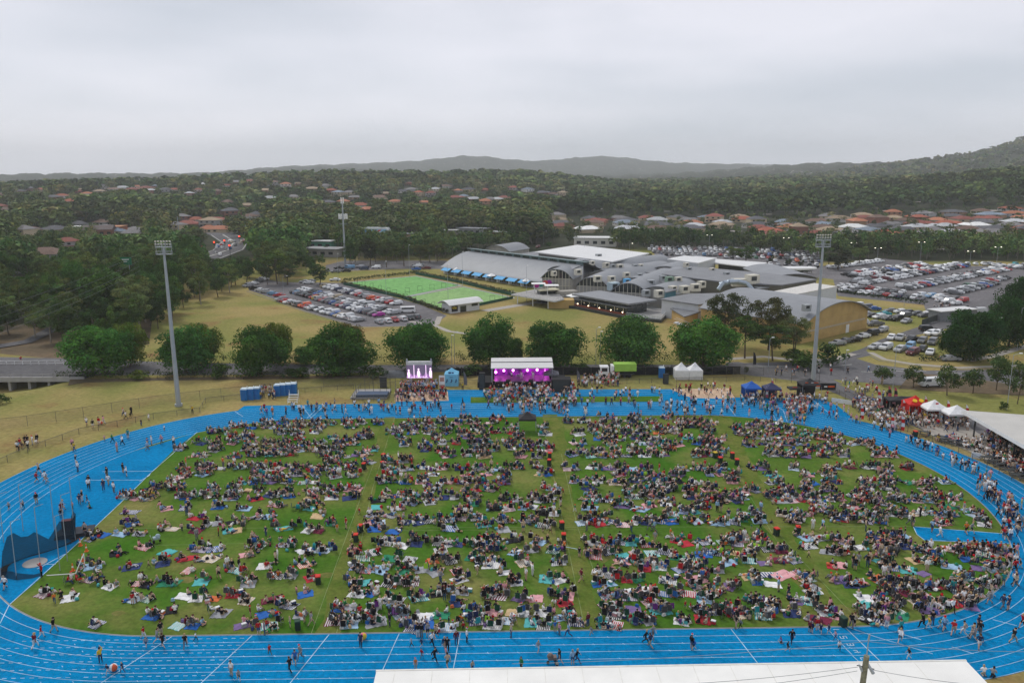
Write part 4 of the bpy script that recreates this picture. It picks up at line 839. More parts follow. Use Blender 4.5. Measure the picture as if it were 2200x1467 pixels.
# --- barrel roofed halls
def barrel(A, B_, w, hw, rise, label, roof=None, wall=None, glaz=None, name='hall', over=.8, arc=1.0, end2=True, cat='building', asym=0):
    "axis from A to B (ground points); gable at A"
    ax = Vector((B_[0]-A[0], B_[1]-A[1])); Ln = ax.length; rz = math.atan2(ax.y, ax.x); e = empty(name, (A[0], A[1], 0), rz); roof = roof or M_rgrey; wall = wall or M_conc2
    n = 14; half = w/2; ph = 2*math.atan(rise/half); Rr = half/math.sin(ph) if ph > .01 else 1e6
    prof = [(-half+w*i/n, hw+math.sqrt(max(0, Rr*Rr-(-half+w*i/n)**2))-(Rr-rise)) for i in range(n+1)]
    part(MB().box((Ln/2, 0, hw/2), (Ln, w-.1, hw)), 'wall', wall, e)
    for xx, rv in ((.05, -1), (Ln-.05, 1)): part(MB().add([(xx, y, z) for y, z in prof], [tuple(range(n+1))[::rv]]), 'gable', glaz or wall, e)
    b = MB(); pr = [(-half-over*.5, hw-.1)]+prof[1:-1]+[(half+over*.5, hw-.1)]; v = []
    for xx in (-over, Ln+over*.3):
        for dz in (.28, .02): v += [(xx, y, z+dz) for y, z in pr]
    m_ = n+1; f = []
    for i in range(n): f += [(i, i+1, 2*m_+i+1, 2*m_+i)[::-1], (m_+i, 3*m_+i, 3*m_+i+1, m_+i+1)[::-1], (i, m_+i, m_+i+1, i+1)[::-1], (2*m_+i, 2*m_+i+1, 3*m_+i+1, 3*m_+i)[::-1]]
    f += [(0, 2*m_, 3*m_, m_), (n, m_+n, 3*m_+n, 2*m_+n)]; b.add(v, f); part(b, 'roof', roof, e)
    if glaz:
        b = MB()
        for k in range(1, 9):
            yy = -half+w*k/9; zz = hw+math.sqrt(max(0, Rr*Rr-yy*yy))-(Rr-rise); b.box((-.06, yy, zz/2+.3), (.12, .16, max(.2, zz-.6)))
        for z in (hw*.45, hw+.1): b.box((-.09, 0, z), (.12, w*.92, .16))
        part(b, 'window_frame', M_cream, e)
    tag(e, label, cat, at=((A[0]+B_[0])/2, (A[1]+B_[1])/2, hw)); return e
def bz(pa, za, pb, zb, w, hw, rise, label, **k): return barrel(G(*pa, za), G(*pb, zb), w, hw, rise, label, **k)
# the long hall: half-vault rising to a clerestory
A, B_ = Vector(G(953, 587)), Vector(G(1167, 622)); ax = (B_-A).normalized(); nn = Vector((-ax.y, ax.x)); nn = nn if nn.y > 0 else -nn
Ln = (B_-A).length+2; rz = math.atan2(ax.y, ax.x); e = empty('long_hall', (A.x, A.y, 0), rz); D = 15.5
b = MB().box((Ln/2, D/2, 1.65), (Ln, D, 3.3)); part(b, 'wall', M_wallw, e)
pf = [(D*t, 3.5+5.7*math.sin(t*math.pi/2*.93)**.95) for t in [i/10 for i in range(11)]]; pf = [(-1.3, 3.05)]+pf
b = MB(); k = len(pf); b.add([(-1, y, z) for y, z in pf]+[(Ln+5, y, z) for y, z in pf], [(i, i+1, k+i+1, k+i)[::-1] for i in range(k-1)])
b.add([(-1, y, z-.3) for y, z in pf]+[(Ln+5, y, z-.3) for y, z in pf], [(i, i+1, k+i+1, k+i) for i in range(k-1)]); b.add([(-1, y, z) for y, z in pf]+[(-1, y, z-.3) for y, z in pf], [(i, k+i, k+i+1, i+1) for i in range(k-1)]); b.add([(-1, -1.3, 3.05), (Ln+5, -1.3, 3.05), (Ln+5, -1.3, 2.75), (-1, -1.3, 2.75)], [(3, 2, 1, 0)]); part(b, 'roof', M_rgrey, e)
b = MB(); b.add([(0, y, z-.3) for y, z in pf[1:]]+[(0, D, 0), (0, 0, 0)], [tuple(range(k+1))]); part(b, 'gable', M_wallw, e)
b = MB().box((Ln/2+2, D+.6, 9.5), (Ln+4, .5, 1.4)); part(b, 'clerestory', mat('clerestory_frame', (.16, .24, .25), .5), e)
for q in range(12):
    b = MB()
    for j in range(6): b.box((3.4+q*5.9+j*.72, D+.3, 9.55), (.42, .14, 1.0))
    part(b, 'window', M_glass, e)
part(MB().box((Ln/2+2, D+1.2, 10.3), (Ln+7, 4.2, .2), tilt=-.1), 'clerestory_roof', mat('teal_grey_roof', (.20, .27, .27), .5), e)
b = MB()
for s in (0, 1): b.add([(-1+s*.01, D+1, 10), (Ln+5, D+1, 10), (Ln+5, D+15, 5), (-1, D+15, 5)], [(0, 1, 2, 3)] if not s else [])
part(b, 'rear_roof', M_rgrey2, e); b = MB(); b.add([(Ln+4.8, y, z-.3) for y, z in pf[1:]]+[(Ln+4.8, D, 0), (Ln+4.8, 0, 0)], [tuple(range(k+1))[::-1]]); part(b, 'gable', M_wallw, e); part(MB().box((Ln/2, D+7, 2.5), (Ln, 14, 5)), 'rear_wall', M_conc2, e)
for q in range(8):
    x0 = 2.5+q*7.9
    b = MB().add([(x0, -1.4, 3.0), (x0+5.9, -1.4, 3.0), (x0+5.9, -3.4, 1.95), (x0, -3.4, 1.95), (x0, -1.4, 2.92), (x0+5.9, -1.4, 2.92), (x0+5.9, -3.4, 1.87), (x0, -3.4, 1.87)], [(3, 2, 1, 0), (4, 5, 6, 7), (2, 3, 7, 6), (0, 1, 5, 4), (1, 2, 6, 5), (3, 0, 4, 7)]); part(b, 'awning', M_skyblue, e)
    b = MB()
    for j in range(5): b.box((x0+.7+j*1.15, -.05, 1.35), (.9, .1, 2.3))
    part(b, 'door', M_glass, e); part(MB().box((x0-1.0, -.3, 1.5), (.8, .6, 3.0)), 'column', M_white, e)
tag(e, 'long curved grey roofed hall with blue awnings and clerestory windows', 'building', at=(A.x+20, A.y-20, 5))
def um(px, py, w, label, h=2.7, col=None):
    x, y = G(px, py); e = empty('umbrella', (x, y, 0), U(0, .6)); part(MB().rod((0, 0, 0), (0, 0, h+.5), .06, n=6), 'pole', M_white, e)
    b = MB(); v = [(0, 0, h+1.0)]+[(w*a, w*c, h) for a, c in ((-.5, -.5), (0, -.42), (.5, -.5), (.42, 0), (.5, .5), (0, .42), (-.5, .5), (-.42, 0))]; b.add(v, [(0, i, i % 8+1) for i in range(1, 9)]); b.add([(p[0], p[1], p[2]-.06) for p in v], [(i, 0, i % 8+1) for i in range(1, 9)]); part(b, 'canopy', col or M_white, e); tag(e, label, 'umbrella', 'white shade umbrellas')
um(981, 592, 3.6, 'white square umbrella by the far end of the long hall'); um(1057, 606, 4, 'white square umbrella on the lawn below the blue awnings'); um(1131, 618, 3.4, 'white umbrella beside the painted terrace wall'); um(1233, 652, 4.5, 'left white umbrella beside the dark dining room'); um(1231, 646, 4.5, 'white umbrella just behind the dining room umbrella'); um(1374, 673, 4.8, 'white umbrella on the glass-railed deck', 3.2)
# other vaults of the club, gable ends looking to the lower left
bz((1200, 596), 4, (1262, 574), 4, 11, 5.5, 3.0, 'grey vault roof behind the arched white dormer'); bz((1197, 626), 0, (1262, 596), 0, 12.5, 5, 3.6, 'left vault hall with tall glazed arch end', glaz=M_glass); bz((1272, 640), 0, (1345, 606), 0, 12.5, 4.2, 3.4, 'middle vault hall with glazed arch end', glaz=M_glass); bz((1352, 655), 0, (1430, 618), 0, 13.5, 4.2, 3.4, 'right vault hall with glazed arch end', glaz=M_glass)
bz((1265, 580), 5, (1420, 566), 5, 15, 5.5, 3.2, 'long low vault roof beside the big white roof'); bz((1300, 606), 3, (1420, 585), 3, 16, 5, 2.6, 'wide vault roof in the middle of the club'); bz((1365, 622), 3, (1460, 598), 3, 14, 4.8, 2.6, 'vault roof with blue plant box beside it'); bz((1430, 590), 4, (1500, 566), 4, 14, 5, 2.4, 'vault roof near the white flat canopy')
bz((1415, 640), 3, (1500, 612), 3, 13, 4.5, 2.4, 'vault roof above the white staff wing')
def flat(corners, z, th, label, roof=None, wall=None, name='building', lower=0, inset=.6, wallh=None, extra=None):
    "roof outline given in the photograph at height z"
    pl = [G(a, c, z) for a, c in corners]; cx, cy = sum(p[0] for p in pl)/len(pl), sum(p[1] for p in pl)/len(pl); e = empty(name, (cx, cy, 0)); q = [(p[0]-cx, p[1]-cy) for p in pl]
    part(MB().prism(q, z-th, z), 'roof', roof or M_rwhite, e); s = lambda p: (p[0]*(1-inset/max(1, math.hypot(*p))), p[1]*(1-inset/max(1, math.hypot(*p)))); part(MB().prism([s(p) for p in q], 0, z-th), 'wall', wall or M_conc2, e)
    tag(e, label, 'building', at=(cx, cy, z)); return e, q
e, q = flat([(1148, 541), (1240, 526), (1395, 544), (1315, 562)], 9, .5, 'large low-pitched white roof behind the long hall', wall=mat('grey_shed_wall', (.22, .22, .22), .7), inset=2)
flat([(1120, 545), (1150, 540), (1165, 548), (1135, 553)], 7, .4, 'small dark grey roof left of the white roof', roof=M_rgrey2); bz((1068, 540), 4, (1110, 533), 4, 16, 4, 3, 'small curved roof behind the clerestory')
flat([(1434, 556), (1470, 549), (1540, 554), (1500, 565)], 8, .5, 'white flat roof block left of the white canopy', wall=M_wallw); flat([(1530, 564), (1536, 556), (1648, 564), (1626, 575)], 6, .4, 'long white flat canopy roof beside the far cars', inset=3, wall=M_dk)
flat([(1385, 584), (1480, 572), (1640, 586), (1755, 600), (1680, 612), (1560, 606)], 7.5, .4, 'broad flat grey roof over the middle of the club', roof=M_rgrey2, wall=M_olive)
bz((1705, 622), 2, (1640, 598), 2, 17, 6.2, 1.6, 'low grey vault with olive end wall', wall=M_olive); flat([(1610, 612), (1650, 608), (1668, 614), (1630, 620)], 6.5, .4, 'small grey roof with olive wall beside the ducts', roof=M_rgrey, wall=M_olive)
# white box wing facing the lawn, with dark glass below
e, q = flat([(1418, 642), (1478, 631), (1600, 628), (1640, 640), (1500, 654)], 6.0, .3, 'white walled staff wing below the plant roofs', roof=M_rgrey2, wall=M_wallw)
e, q = flat([(1630, 632), (1690, 636), (1799, 615), (1750, 608)], 8.2, .3, 'long white box wing with cream roof and dark glass below', roof=mat('cream_roof', (.60, .58, .54), .7), wall=M_wallw, inset=.15); w1, w2 = Vector(q[1]), Vector(q[2]); part(MB().prism([tuple(w1.lerp(w2, .45)+Vector((-.05, -.12))), tuple(w1.lerp(w2, .97)+Vector((-.05, -.12))), tuple(w1.lerp(w2, .97)), tuple(w1.lerp(w2, .45))], 0, 3.2), 'window', M_glass, e)
e, q = flat([(1440, 662), (1480, 655), (1510, 668), (1470, 680)], 3.6, .3, 'low yellow brick service building with grey roof', roof=M_rgrey2, wall=M_yel)
# yellow brick hall with shallow vault
C0, C1 = Vector(G(1733, 741)), Vector(G(1849, 702)); gm = (C0+C1)/2; w_ = (C1-C0).length; dr = (C1-C0).normalized(); ba = Vector((-dr.y, dr.x)); gA = gm; gB = gm+Vector((-.62, .78)).normalized()*34
e = barrel((gm.x, gm.y), (gB.x, gB.y), w_*.98, 5.4, 4.2, 'yellow brick hall with shallow curved grey roof', wall=M_yel, over=1.2, roof=M_rgrey); 
part(MB().box((-.06, -w_*.18, 1.2), (.1, 1.6, 2.4)), 'door', M_white, e); part(MB().box((-.05, 0, 3.0), (.08, w_*.9, .5)), 'brick_band', mat('pale_band', (.48, .40, .28), .8), e); part(MB().box((8, w_/2+1.2, 2.6), (14, 2.4, .3)), 'side_canopy', M_rgrey2, e)
# dining room: dark glass with red-brown parapet
a0, a1 = Vector(G(1237, 662)), Vector(G(1345, 683)); dx = (a1-a0); Ld = dx.length; e = empty('dining_room', (a0.x, a0.y, 0), math.atan2(dx.y, dx.x))
part(MB().box((Ld/2, 5.5, 2.1), (Ld-1, 9, 3.6)), 'wall', M_glass, e); part(MB().box((Ld/2, -.4, .75), (Ld, .5, 1.5)), 'parapet', M_brick, e); part(MB().box((Ld/2, 6, 4.6), (Ld+3, 13, .5)), 'roof', M_rgrey, e); part(MB().box((Ld/2, 1.2, 3.25), (Ld+1, 3.6, .25)), 'lower_roof', M_rgrey2, e)
for k in range(6): part(MB().box((2+k*Ld/6, .75, 2), (.22, .12, 2.6)), 'mullion', M_cream, e)
for k in range(5): part(MB().ball((1.5+k*Ld/4.5, -.5, 1.75), .16, 6, 4), 'lamp', mat_emit('warm_lamp', (1, .8, .5), 8), e)
tag(e, 'dark glazed dining room with red-brown parapet and grey roof', 'building', at=(a0.x+10, a0.y, 3))
# deck with glass rail, ramp bridge, retaining wall
b = MB(); q = pxs([(1170, 650), (1190, 658), (1236, 664), (1345, 686), (1420, 694), (1432, 682), (1440, 668), (1345, 655), (1240, 640), (1180, 640)]); cx, cy = q[0]; e = empty('terrace', (cx, cy, 0)); part(MB().prism([(p[0]-cx, p[1]-cy) for p in q], 0, .9), 'deck', M_dk, e)
part(MB().prism([(p[0]-cx, p[1]-cy) for p in pxs([(1345, 684), (1420, 692), (1432, 681), (1440, 669), (1348, 668)])], .9, .96), 'paving', M_conc2, e)
M_rail, t_, b_ = base_mat('rail_glass', .1); b_.inputs['Base Color'].default_value = (.4, .5, .5, 1); b_.inputs['Alpha'].default_value = .35
def railing(px, z, h, e, cx, cy, mt=None):
    pl = dense(pxs(px), 1.6); b = MB()
    for p, r_ in zip(pl, pl[1:]): b.rod((p[0]-cx, p[1]-cy, z+h), (r_[0]-cx, r_[1]-cy, z+h), .035, n=4)
    for p in pl: b.rod((p[0]-cx, p[1]-cy, z), (p[0]-cx, p[1]-cy, z+h), .03, n=4)
    part(b, 'railing', M_white if mt is None else mt, e); b = MB()
    for p, r_ in zip(pl, pl[1:]): b.add([(p[0]-cx, p[1]-cy, z+.1), (r_[0]-cx, r_[1]-cy, z+.1), (r_[0]-cx, r_[1]-cy, z+h-.05), (p[0]-cx, p[1]-cy, z+h-.05)], [(0, 1, 2, 3)])
    part(b, 'glass_panel', M_rail, e)
railing([(1345, 685), (1420, 693), (1432, 681)], .95, 1.1, e, cx, cy); tag(e, 'dark edged terrace with glass railing round the dining room', 'terrace')
q = [G(a, c, 3.2) for a, c in [(1098, 632), (1192, 647), (1212, 642), (1200, 630), (1165, 618)]]; cx, cy = q[0]; e = empty('roof_terrace', (cx, cy, 0)); part(MB().prism([(p[0]-cx, p[1]-cy) for p in q], 2.8, 3.2, 0, 1), 'deck', [M_wallw, M_conc2], e)
for a in ((1112, 634), (1145, 639), (1178, 644)): g_ = G(*a, 3.2); part(MB().rod((g_[0]-cx, g_[1]-cy+1, 0), (g_[0]-cx, g_[1]-cy+1, 2.8), .18, n=6), 'column', M_white, e)
pl = dense([(p[0]-cx, p[1]-cy) for p in q[:3]], 1.5); b = MB()
for p, r_ in zip(pl, pl[1:]): b.rod((*p, 4.3), (*r_, 4.3), .04, n=4); b.rod((*p, 3.2), (*p, 4.3), .035, n=4)
part(b, 'railing', M_white, e)
for g_, cc in (((1153, 622), (.35, .02, .2)), ((1162, 620), (.03, .25, .2)), ((1172, 617), (.5, .05, .05)), ((1180, 616), (.3, .03, .3))):
    p = G(*g_, 3.2); part(MB().ball((p[0]-cx, p[1]-cy+1.5, 4.6), 1.1, 8, 6, sq=(1, .15, .9)), 'mural_patch', M_wall, e, cc)
for p, r_ in (((1148, 630), (1145, 640)), ((1176, 634), (1180, 648))):
    g_ = G(*p, 3.2); part(MB().rod((g_[0]-cx, g_[1]-cy, 3.2), (g_[0]-cx, g_[1]-cy, 6.6), .1, n=5).box((g_[0]-cx+1.5, g_[1]-cy+1, 6.6), (5, 4, .12)), 'pergola', M_white, e)
part(MB().box((q[2][0]-cx-1, q[2][1]-cy+2, 1.4), (9, 5, 2.8)), 'wall', M_yel, e)
tag(e, 'white railed upper terrace with colourful wall and pergola', 'terrace')
cb = G(1215, 648); e = empty('garden_room', (cb[0], cb[1], 0), .3); part(MB().box((0, 0, 2), (8, 4, 4)), 'wall', mat('concrete_wall', (.33, .31, .27), .8), e); part(MB().box((-6.5, 1, 4.6), (7.5, 5, .3)), 'canopy', mat('cream_canopy', (.50, .47, .34), .7), e); part(MB().box((-6.5, 1.6, 2.3), (6.5, 3.6, 4.5)), 'window', M_glass, e); tag(e, 'beige concrete garden room with cream canopy beside the terrace', 'building')
# plant units on the roofs
k_ = 0
for px, py, z, s, c, l in [(1190, 584, 8, 2.0, 0, 'cream'), (1242, 582, 8, 2.6, 0, 'cream'), (1284, 596, 8, 2.6, 0, 'cream'), (1314, 596, 8, 2.4, 0, 'cream'), (1346, 588, 7, 2.4, 0, 'cream'), (1252, 560, 9, 2.2, 1, 'grey'), (1272, 562, 9, 2.0, 0, 'cream'), (1302, 567, 9, 2.4, 0, 'cream'), (1316, 569, 9, 2.0, 1, 'grey'), (1331, 571, 8.5, 2.6, 0, 'cream'), (1364, 570, 8, 2.2, 1, 'grey'), (1376, 569, 8, 2, 0, 'cream'), (1286, 548, 9.4, 2.4, 1, 'grey'), (1318, 614, 6, 3.6, 2, 'pale blue'),
                       (1347, 601, 8, 2.2, 3, 'blue'), (1374, 589, 8, 2, 1, 'grey'), (1398, 605, 7, 2.6, 1, 'grey'), (1424, 594, 8, 2.2, 1, 'grey'), (1438, 598, 8, 2.6, 4, 'green'), (1457, 598, 8, 2.4, 0, 'cream'), (1388, 626, 6.5, 2.4, 1, 'grey'), (1416, 628, 6.5, 2.8, 0, 'cream'), (1445, 618, 7, 2.6, 0, 'cream'), (1470, 619, 7, 3, 0, 'cream'), (1494, 615, 7, 3, 0, 'cream'), (1507, 608, 7.5, 2.6, 0, 'cream'), (1480, 576, 8, 2, 1, 'grey'), (1561, 586, 8, 2, 1, 'grey'), (1616, 599, 9, 4, 0, 'cream'), (1733, 656, 10, 2, 1, 'grey'), (1660, 644, 9, 2, 1, 'grey'), (1474, 566, 9, 2, 0, 'cream'), (1530, 577, 8, 2, 0, 'cream')]:
    x, y = G(px, py, z); e = empty('air_conditioner', (x, y, z-1), U(.2, .7)); mt = [M_cream, mat('unit_grey', (.33, .35, .36), .5), mat('unit_pale_blue', (.40, .50, .55), .5), M_skyblue, mat('unit_green', (.2, .3, .22), .6)][c]; h = s*.62
    part(MB().box((0, 0, h/2-.3), (s, s*.8, h+.6)), 'casing', mt, e); part(MB().box((-s*.1, -s*.4-.04, h*.5), (s*.55, .08, h*.6)), 'grille', M_dk, e); tag(e, f'{l} rooftop air conditioning unit on the club roofs', 'air conditioner', 'rooftop plant units')
x, y = G(1585, 606, 8); e = empty('duct', (x, y, 6)); b = MB().path([(-6, 1, 1), (-3, 0, 2), (0, 0, 2.2), (3, -1, 1.6), (5, -3, -1)], .8, 8).path([(-7, -1, -.5), (-5, 0, 1.8), (-1, 1.5, 2.4)], .7, 8); part(b, 'pipe', mat('duct_metal', (.36, .42, .48), .4, metal=.5), e); part(MB().box((2, 2, 1.6), (7, 3, 2.6)), 'casing', M_cream, e); tag(e, 'big bent metal ducts with cream unit behind the gum trees', 'duct')
flat([(1425, 616), (1448, 612), (1455, 622), (1430, 628)], 6.8, .3, 'small teal sided plant room on the club', roof=M_rgrey2, wall=M_teal)
# entrance canopy (oval), kiosk, service stairs
x, y = G(1705, 578, 4); e = empty('oval_canopy', (x, y, 0)); part(MB().prism([(10*math.cos(t), 4.5*math.sin(t)) for t in [i*math.pi/12 for i in range(24)]], 4, 4.7), 'roof', M_rwhite, e)
for k in (-3, -1, 1): part(MB().rod((k, -1, 0), (k, -1, 4), .35, n=8), 'column', M_conc2, e)
tag(e, 'white oval entrance canopy on thick columns', 'canopy')
A = G(968, 674); e = empty('kiosk', (A[0], A[1], 0), math.atan2(G(1040, 664)[1]-A[1], G(1040, 664)[0]-A[0])); part(MB().box((6, 2.5, 1.5), (12, 5, 3)), 'wall', M_wallw, e)
pf = [(-3.6+7.2*i/8, 3.0+1.2*math.sin(math.pi*i/8)) for i in range(9)]; b = MB(); k = 9
b.add([(-1.2, y+2.5, z) for y, z in pf]+[(13, y+2.5, z) for y, z in pf]+[(-1.2, y+2.5, z-.2) for y, z in pf]+[(13, y+2.5, z-.2) for y, z in pf], [(i, k+i, k+i+1, i+1) for i in range(8)]+[(i, i+1, 2*k+i+1, 2*k+i) for i in range(8)]+[(2*k+i, 2*k+i+1, 3*k+i+1, 3*k+i) for i in range(8)]+[(k, 0, 2*k, 3*k)]); part(b, 'roof', M_rwhite, e)
part(MB().box((5.2, -.05, 1.1), (2.4, .1, 2.0)), 'door', M_glass, e); part(MB().box((10, -.05, 2), (2.6, .1, .8)), 'window', M_glass, e)
s_ = part(MB().box((1.7, -.06, 1.5), (2.4, .12, 1.9)), 'sign', M_black, e); b = MB()
for xx, zz, ww, hh in ((.9, 1.9, .5, .35), (1.5, 2.0, .4, .45), (2.1, 1.85, .55, .35), (1.7, 1.45, 1.5, .12)): b.box((xx, -.14, zz), (ww, .04, hh))
part(b, 'emblem', mat('sign_yellow', (.7, .55, .04), .6), s_); tag(e, 'small white kiosk with curved roof and black and yellow sign', 'kiosk')
x, y = G(1480, 712); e = empty('staircase', (x, y, 0), -.6); b = MB()
for k in range(8): b.box((-4+k, 0, 2.2-k*.28), (1.02, 1.8, .28))
for s in (-.9, .9): b.rod((-4.5, s, 3.5), (3.5, s, 1.3), .05, n=4)
part(b, 'flight', M_wallw, e); tag(e, 'white service stair beside the yellow brick store', 'staircase')
x, y = G(2045, 685); e = empty('shed', (x, y, 0), .3); part(MB().box((0, 0, 1.5), (14, 5, 3)), 'wall', mat('shed_grey', (.2, .21, .22), .7), e); part(MB().box((0, 0, 3.1), (14.6, 5.6, .25)), 'roof', M_rwhite, e); tag(e, 'low grey shed with pale flat roof beside the fig trees', 'building')
# bridge over the creek
x, y = G(-30, 812); e = empty('bridge', (x-16, y, 0)); L_ = G(130, 812)[0]-x+22
part(MB().box((L_/2, 5.2, .2), (L_, 12.5, .5)), 'deck', M_asph, e); part(MB().box((L_/2, -1.3, -.05), (L_, .5, 1.1)), 'girder', M_conc2, e)
for k in range(7): part(MB().box((8+k*4.6, .2, -1.6), (.6, 2.2, 2.6)), 'pier', M_conc2, e)
b = MB(); b.rod((0, 11.2, 1.45), (L_, 11.2, 1.45), .07, n=5); b.rod((0, 11.2, .8), (L_, 11.2, .8), .05, n=5)
for k in range(int(L_/2)): b.rod((k*2, 11.2, .4), (k*2, 11.2, 1.45), .06, n=5)
part(b, 'railing', M_white, e); b = MB(); b.rod((0, -1.2, 1.1), (L_, -1.2, 1.1), .07, n=5)
for k in range(int(L_/2.5)): b.rod((k*2.5, -1.2, .4), (k*2.5, -1.2, 1.1), .06, n=5)
part(b, 'guard_rail', M_conc2, e); tag(e, 'concrete road bridge with white railing over the creek', 'bridge', at=(x+10, y, 0))
# road sign, traffic lights and power poles by the highway
x, y = G(276, 640); e = empty('road_sign', (x, y, 0)); part(MB().rod((-1.6, 0, 0), (-1.6, 0, 14), .12, n=5).rod((1.6, 0, 0), (1.6, 0, 14), .12, n=5), 'pole', M_steel, e); s_ = part(MB().box((0, 0, 14), (5.2, .2, 2.9)), 'panel', mat('sign_green', (.01, .16, .07), .6), e); part(MB().box((0, -.13, 14.6), (3.4, .05, .3)).box((-.4, -.13, 13.8), (2.8, .05, .3)), 'lettering', M_white, s_); tag(e, 'green highway direction sign above the left woods', 'sign', at=(x, y, 14))
for px, py, l in [(435, 552, 'traffic light lit red left of the highway'), (462, 542, 'traffic light lit red in the highway median'), (484, 538, 'traffic light lit red nearest the highway bend'), (516, 528, 'traffic light lit red at the right highway kerb'), (495, 550, 'traffic light lit red low on the highway right side')]:
    x, y = G(px, py); e = empty('traffic_light', (x, y, 0)); part(MB().rod((0, 0, 0), (0, 0, 5), .12, n=5), 'pole', M_dk, e); part(MB().box((0, 0, 5.6), (.9, .5, 1.9)), 'signal_head', M_dk, e); part(MB().ball((0, -.35, 6.0), .42, 8, 6), 'lamp', mat_emit('red_lamp', (1, .05, .02), 4), e); tag(e, l, 'traffic light', 'red traffic lights', at=(x, y, 5))
for px, py, h, l in [(541, 525, 19, 'tall concrete power pole right of the highway'), (530, 530, 14, 'shorter power pole beside the highway'), (386, 520, 17, 'power pole left of the highway bend'), (343, 600, 16, 'wooden power pole by the highway cutting'), (337, 603, 15, 'second wooden pole by the highway cutting'), (277, 480, 18, 'thin power pole among the far left roofs'), (140, 475, 20, 'thin power pole on the far left')]:
    x, y = G(px, py); e = empty('power_pole', (x, y, 0)); part(MB().rod((0, 0, 0), (0, 0, h), .25, .16, 6), 'pole', M_steel if 'wood' not in l else mat('old_timber', (.15, .12, .09), .9), e); part(MB().box((0, 0, h-1), (3, .15, .15)), 'crossarm', M_conc2, e); tag(e, l, 'power pole', 'power poles', at=(x, y, h))
# power lines strung above the left woods
for k, (a, c) in enumerate([((-60, 700), (300, 560)), ((-60, 680), (300, 545)), ((-60, 722), (300, 572)), ((-60, 738), (300, 582))]):
    A, C = G(*a, 19-k), G(*c, 17-k*.6); b = MB(); n = 14; A = Vector((*A, 19-k)); C = Vector((*C, 17-k*.6)); pts = [A.lerp(C, i/n)-Vector((0, 0, 3.0*4*(i/n)*(1-i/n)*.3)) for i in range(n+1)]; b.path(pts, .024, 4); o = b.build('power_line', mat('cable', (.16, .17, .18), .6)); tag(o, ['upper', 'uppermost', 'third', 'lowest'][k]+' power line sagging over the left woods', 'power line', at=tuple(A.lerp(C, .5)))
# --- foreground: grandstand roof and timber pole
q = [G(a, c, 10) for a, c in [(809, 1440), (2075, 1418)]]; e = empty('grandstand', (q[0][0], q[0][1], 0), math.atan2(q[1][1]-q[0][1], q[1][0]-q[0][0])); Lg = math.dist(*q)
b = MB(); b.box((Lg/2, -7, 9.86), (Lg, 14, .28)); part(b, 'roof', mat('stand_roof', (.80, .79, .75), .55, .07, .35), e); b = MB()
for k in range(int(Lg/2.8)): b.box((1.4+k*2.8, -7, 10.008), (.04, 13.9, .02))
b.box((Lg/2, .02, 9.78), (Lg+.1, .16, .5)); part(b, 'roof_trim', mat('stand_trim', (.70, .69, .64), .6), e)
for k in range(8):
    part(MB().rod((1+k*(Lg-2)/7, -12, 0), (1+k*(Lg-2)/7, -12, 9.7), .18, n=8).rod((1+k*(Lg-2)/7, -12, 8.2), (1+k*(Lg-2)/7, -.5, 9.6), .12, n=6), 'column', M_steel, e)
b = MB()
for k in range(9): b.box((Lg/2, -1-k*.9, 1.0+k*.4), (Lg, .92, .4)); b.box((Lg/2, -1.2-k*.9, 1.28+k*.4), (Lg-1, .4, .12), m=1)
b.box((Lg/2, -10.5, 3), (Lg, 3, 6)); part(b, 'seating', [M_conc2, mat('seat_blue', (.02, .08, .3), .5)], e); tag(e, 'long white flat grandstand roof at the bottom edge', 'grandstand', at=(q[0][0]+20, q[0][1], 10))
z_ = 19.6; x, y = G(1862, 1408, z_); e = empty('power_pole', (x, y, 0)); b = MB(); b.rod((-.9, .1, 0), (-.32, .04, z_*.6), .24, .2, 12); b.rod((-.32, .04, z_*.6), (0, 0, z_), .2, .155, 12); part(b, 'pole', mat('weathered_timber', (.22, .215, .15), .9, .3, 6), e)
part(MB().rod((0, 0, z_), (.02, 0, z_+1.0), .035, .02, 6).rod((.02, 0, z_+1), (.05, 0, z_+1.35), .06, .045, 6), 'spike', M_steel, e)
part(MB().rod((.1, 0, z_-.5), (.42, -.1, z_-1.05), .07, .1, 8), 'insulator', mat('insulator_grey', (.42, .46, .5), .4), e); part(MB().rod((-.18, 0, z_-.95), (-.42, -.05, z_-.5), .08, .05, 8), 'insulator', MATS['insulator_grey'], e); part(MB().rod((-.5, 0, z_-.6), (.5, 0, z_-.85), .03, n=5), 'bracket', M_dk, e); tag(e, 'weathered timber power pole with insulators before the white grandstand roof', 'power pole', at=(x, y, z_))
ix = Vector((x, y, z_))
for k, (a, za, c, zc) in enumerate([(ix+Vector((-.45, 0, -.7)), 0, (1300, 1475), 17.5), (ix+Vector((-.45, 0, -.95)), 0, (1300, 1500), 17.0), (ix+Vector((.45, 0, -.9)), 0, (2260, 1480), 17.5), (ix+Vector((.03, 0, .9)), 0, (2300, 1398), 17.5), (ix+Vector((-.03, 0, .9)), 0, (1100, 1425), 16)]):
    C = Vector((*G(*c, zc), zc)); b = MB(); n = 10; b.path([a.lerp(C, i/n)-Vector((0, 0, .25*4*(i/n)*(1-i/n))) for i in range(n+1)], .014, 5); o = b.build('power_line', mat('thin_cable', (.25, .26, .27), .6)); tag(o, ['upper left cable', 'lower left cable', 'cable to the lower right', 'top cable to the right over the track', 'top cable to the left over the track'][k]+' from the timber pole', 'cable', at=tuple(a.lerp(C, .5)))
